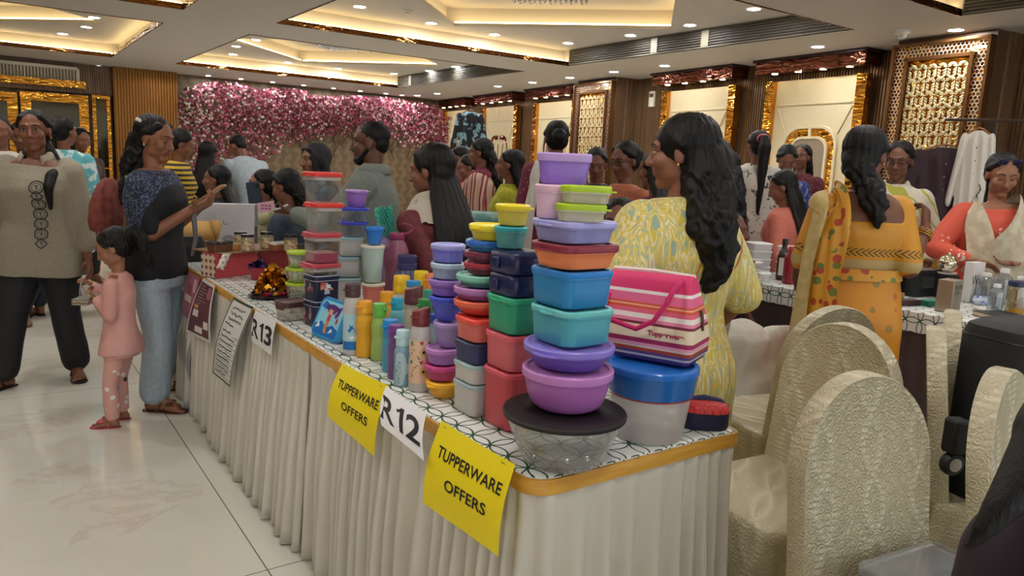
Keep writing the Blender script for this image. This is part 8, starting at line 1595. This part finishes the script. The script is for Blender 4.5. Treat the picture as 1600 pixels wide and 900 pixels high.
f = extra('woman in pink with a cream dupatta, back turned beyond the yellow print dress', 1130, 262, 5.1, -140, 'lowpony', cloth('hot_pink_cloth', '#a82a58'), hl=0.26, hw=1.5, sleeve=0.5); f.drape([(-0.05, -0.12, 0.45), (-0.12, 0.0, 0.515), (-0.13, 0.09, 0.45), (-0.14, 0.15, 0.25), (-0.15, 0.15, -0.1)], [0.09, 0.12], CREAM, over=[f.topo])
f = extra('woman with a very long ponytail and a white printed kurta, back turned', 1184, 228, 5.8, 182, 'pony', cloth('white_black_print', '#bdb8ac', '#3a3a3c', 26, 0.60, 0.64), hl=0.75, hw=1.25, sleeve=0.5, ck='#c9566a')
f = extra('woman in blue print with her head bowed, facing the viewer', 1229, 250, 6.2, -8, 'lowpony', cloth('blue_print', '#2a3f86', '#8f9cc0', 30, 0.56, 0.6), hpitch=34, detail='down', hl=0.3)
extra('woman with loose hair and a maroon dotted top at the niche panel', 1252, 246, 6.7, -40, 'long', cloth('maroon_fine_dots', '#5f1c2a', '#a87a6a', 50, 0.2, 0.25, voro=True), hl=0.2, detail=True)
f = extra('woman in a fluffy pink sweater with dark glasses pushed up on her hair', 1222, 293, 5.25, -132, 'long', cloth('pink_fleece', '#c4705e', '#b56252', 70, 0.3, 0.7), hl=0.22, hw=1.2, hem=-0.2, sleeve=0.95, hpitch=24, hyaw=20, fat=1.08, lean=8); f.glasses('#17141a', up=0.088, lens='#14121a')
# near right corner: shoulder and falling hair
f = extra('person in a dark purple top with long hair at the very bottom right corner', 1835, 600, 0.88, 176, 'long', cloth('dark_purple_cloth', '#2a1526', '#221020', 12), hl=0.32, hw=1.9, sleeve=0.9, hem=-0.1, vox=0.006, fat=1.0, seat=0.12, L=dict(off=(0.17, -0.1, 0.0)), R=dict(off=(-0.17, -0.1, 0.0)))
b = MB(); q = [f.loc(at(px, py, dd)) for px, py, dd in ((1780, 560, 0.84), (1708, 615, 0.80), (1650, 680, 0.775), (1606, 740, 0.76), (1568, 790, 0.75), (1535, 830, 0.75), (1512, 856, 0.755))]; [b.cap(q[i], q[i + 1], r0, r1, 14) for i, (r0, r1) in enumerate(((0.055, 0.050), (0.050, 0.040), (0.036, 0.026), (0.026, 0.018), (0.018, 0.011), (0.011, 0.005)))]; link('hair_lock', remesh(b, 0.006, 3), HAIR, f.o)
# ---- clothes hanging at the right, on a rail
def hung(name, label, px, py, d, phi, m, H, W, col2=None, sleeves=True, group=None):
    p = at(px, py, d); t = thing(name, label, 'hanging garment', p, heading(phi), group); b = MB(); rings = []
    for z, w, dp in ((-0.02, 0.05, 0.03), (-0.035, 0.10, 0.04), (-0.07, 0.185, 0.055), (-0.12, 0.20, 0.06), (-0.30, 0.19, 0.06), (-H * 0.6, W * 0.9, 0.055), (-H, W, 0.06)):
        rings.append([(w * math.cos(a) + 0.004 * math.sin(5 * a + 9 * z), dp * math.sin(a) * (1 + 0.3 * math.sin(9 * a + z * 6)), z) for a in np.linspace(0, 2 * math.pi, 40, endpoint=False)])
    b.loft(rings)
    if sleeves:
        for k in (-1, 1): b.cap((k * 0.17, 0, -0.09), (k * 0.27, 0.01, -0.52), 0.055, 0.045)
    me = remesh(b, 0.010, 4); link('garment', me, m, t); b = MB(); b.tube([(-0.17, 0, -0.055), (-0.06, 0, -0.012), (0, 0, 0.0), (0.06, 0, -0.012), (0.17, 0, -0.055)], 0.007, 6); b.tube([(0, 0, 0), (0, 0, 0.03), (0.012, 0, 0.05), (0.0, 0, 0.065), (-0.012, 0, 0.055)], 0.003, 6); b.build('hanger', mat('#8d6238', 0.5), t)
    if col2:
        b = MB(); [b.ell((0.0, -0.062, -0.14 - 0.09 * i), (0.007, 0.004, 0.007), 8) for i in range(6)]; b.build('buttons', mat(col2, 0.4), t)
        b = MB(); [b.ell((0.10 + 0.02 * math.sin(i), -0.060, -0.40 - 0.016 * i), (0.010, 0.005, 0.009), 8) for i in range(8)]; b.build('trim_beads', mat('#1f1d1c', 0.6), t)
    return t
hung('kurta_on_hanger', 'long white kurta hanging from a wooden hanger in front of the fretwork pillar', 1534, 192, 4.95, -30, WHITE, 1.0, 0.22, '#4a3a30').scale = (0.48, 0.8, 1)
hung('dress_on_hanger', 'dark plum embroidered dress hanging beside the white kurta', 1478, 226, 5.35, -14, cloth('plum_cloth', '#2c141f'), 0.62, 0.30, '#7d6a70')
hung('dress_on_hanger', 'mustard dress hanging low behind the plum dress', 1500, 318, 5.6, -14, cloth('amber_cloth', '#b07a1e', '#8f4a3a', 14, 0.62, 0.66), 0.5, 0.22)
t0, t1 = at(1474, 203, 5.30), at(1640, 172, 5.02); t0[2] = t1[2] = float((t0[2] + t1[2]) / 2); t = thing('clothes_rail', 'black clothes rail carrying the hanging garments at the right', 'clothes rail', ((t0[0] + t1[0]) / 2, (t0[1] + t1[1]) / 2, 0)); c = Vector(t.location); b = MB(); b.tube([Vector(t0.tolist()) - c, Vector(t1.tolist()) - c], 0.011, 8); b.build('rail', mat('#3d2c20', 0.4, 0.3), t)
for q in (t0 * 0.5 + t1 * 0.5, t1): b = MB(); b.tube([Vector((q[0], q[1], 0)) - c, Vector(q.tolist()) - c], 0.011, 8); b.build('upright', mat('#2a2522', 0.4, 0.5), t)
KH = [o for o in COL.objects if o.name == 'kurta_on_hanger'][0]; u = 0.36; rp = t0 + (t1 - t0) * u; KH.location = (rp[0], rp[1], rp[2] - 0.052)
p = at(735, 178, 8.6); hung('dress_on_hanger', 'black and pale blue print dress hanging high by the farthest niche', 735, 172, 8.6, -10, cloth('black_blue_print', '#16151b', '#7fa6b4', 9, 0.50, 0.54), 0.60, 0.17).scale = (0.75, 0.75, 0.9)
q = gz(735, 300, 0); b = MB(); t = thing('clothes_stand', 'thin stand holding the black and pale blue dress', 'clothes stand', (p[0] + 0.02, p[1] + 0.08, 0)); b.tube([(0, 0, 0), (0, 0, float(p[2]) + 0.06), (-0.01, -0.06, float(p[2]) + 0.08)], 0.012, 8); b.lathe([(0.16, 0), (0.16, 0.012), (0.02, 0.02)], 20); b.build('stand', mat('#3a3430', 0.4, 0.5), t)
# ---- clothing stall in the middle distance
p = at(752, 345, 4.45); t = thing('clothing_table', 'small table of folded clothes beyond the long haired woman', 'table', (p[0] - 0.02, p[1], 0), 0.0); b = MB(); b.box((0, 0, 0.74), (0.75, 0.75, 0.03)); b.build('tabletop', mat('#7a6048', 0.5), t)
for sx in (-1, 1):
    for sy in (-1, 1): b = MB(); b.tube([(sx * 0.33, sy * 0.33, 0), (sx * 0.33, sy * 0.33, 0.725)], 0.018, 8); b.build('leg', mat('#333', 0.4) if False else mat('#2f2f2f', 0.4), t)
zc = 0.7565; cx, cy = p[0] + 0.0, p[1]
for i, (c, c2, lab) in enumerate((('#8d8478', '#3a302c', 'grey'), ('#a89a70', '#8a7a4a', 'olive gold'), ('#5a2a30', '#8d6a5a', 'dark red'), ('#b9b4ae', '#7a7878', 'pale grey'), ('#c99a9c', '#b58488', 'dusty pink'), ('#8fb0a8', '#6a9a94', 'teal green'))):
    b = MB(); w = 0.34 + 0.03 * (i % 2); hh = 0.055; rr = [rrect(w * 0.96, 0.26, 0.03, 0, 5), rrect(w, 0.28, 0.04, hh * 0.5, 5), rrect(w * 0.95, 0.26, 0.03, hh * 0.96, 5), rrect(w * 0.7, 0.2, 0.03, hh, 5)]; o = b.loft(rr).build('folded_garment', cloth('folded_%s' % lab.replace(' ', '_'), c, c2, 18, 0.5, 0.56), None, ang=70); o.location = (cx, cy, zc); o.rotation_euler = (0, 0, 0.2 * math.sin(i * 2.1) - 0.6); tag(o, '%s folded garment in the pile on the small clothing table' % lab, 'folded garment', 'folded clothes on the small table'); zc += hh + 0.001
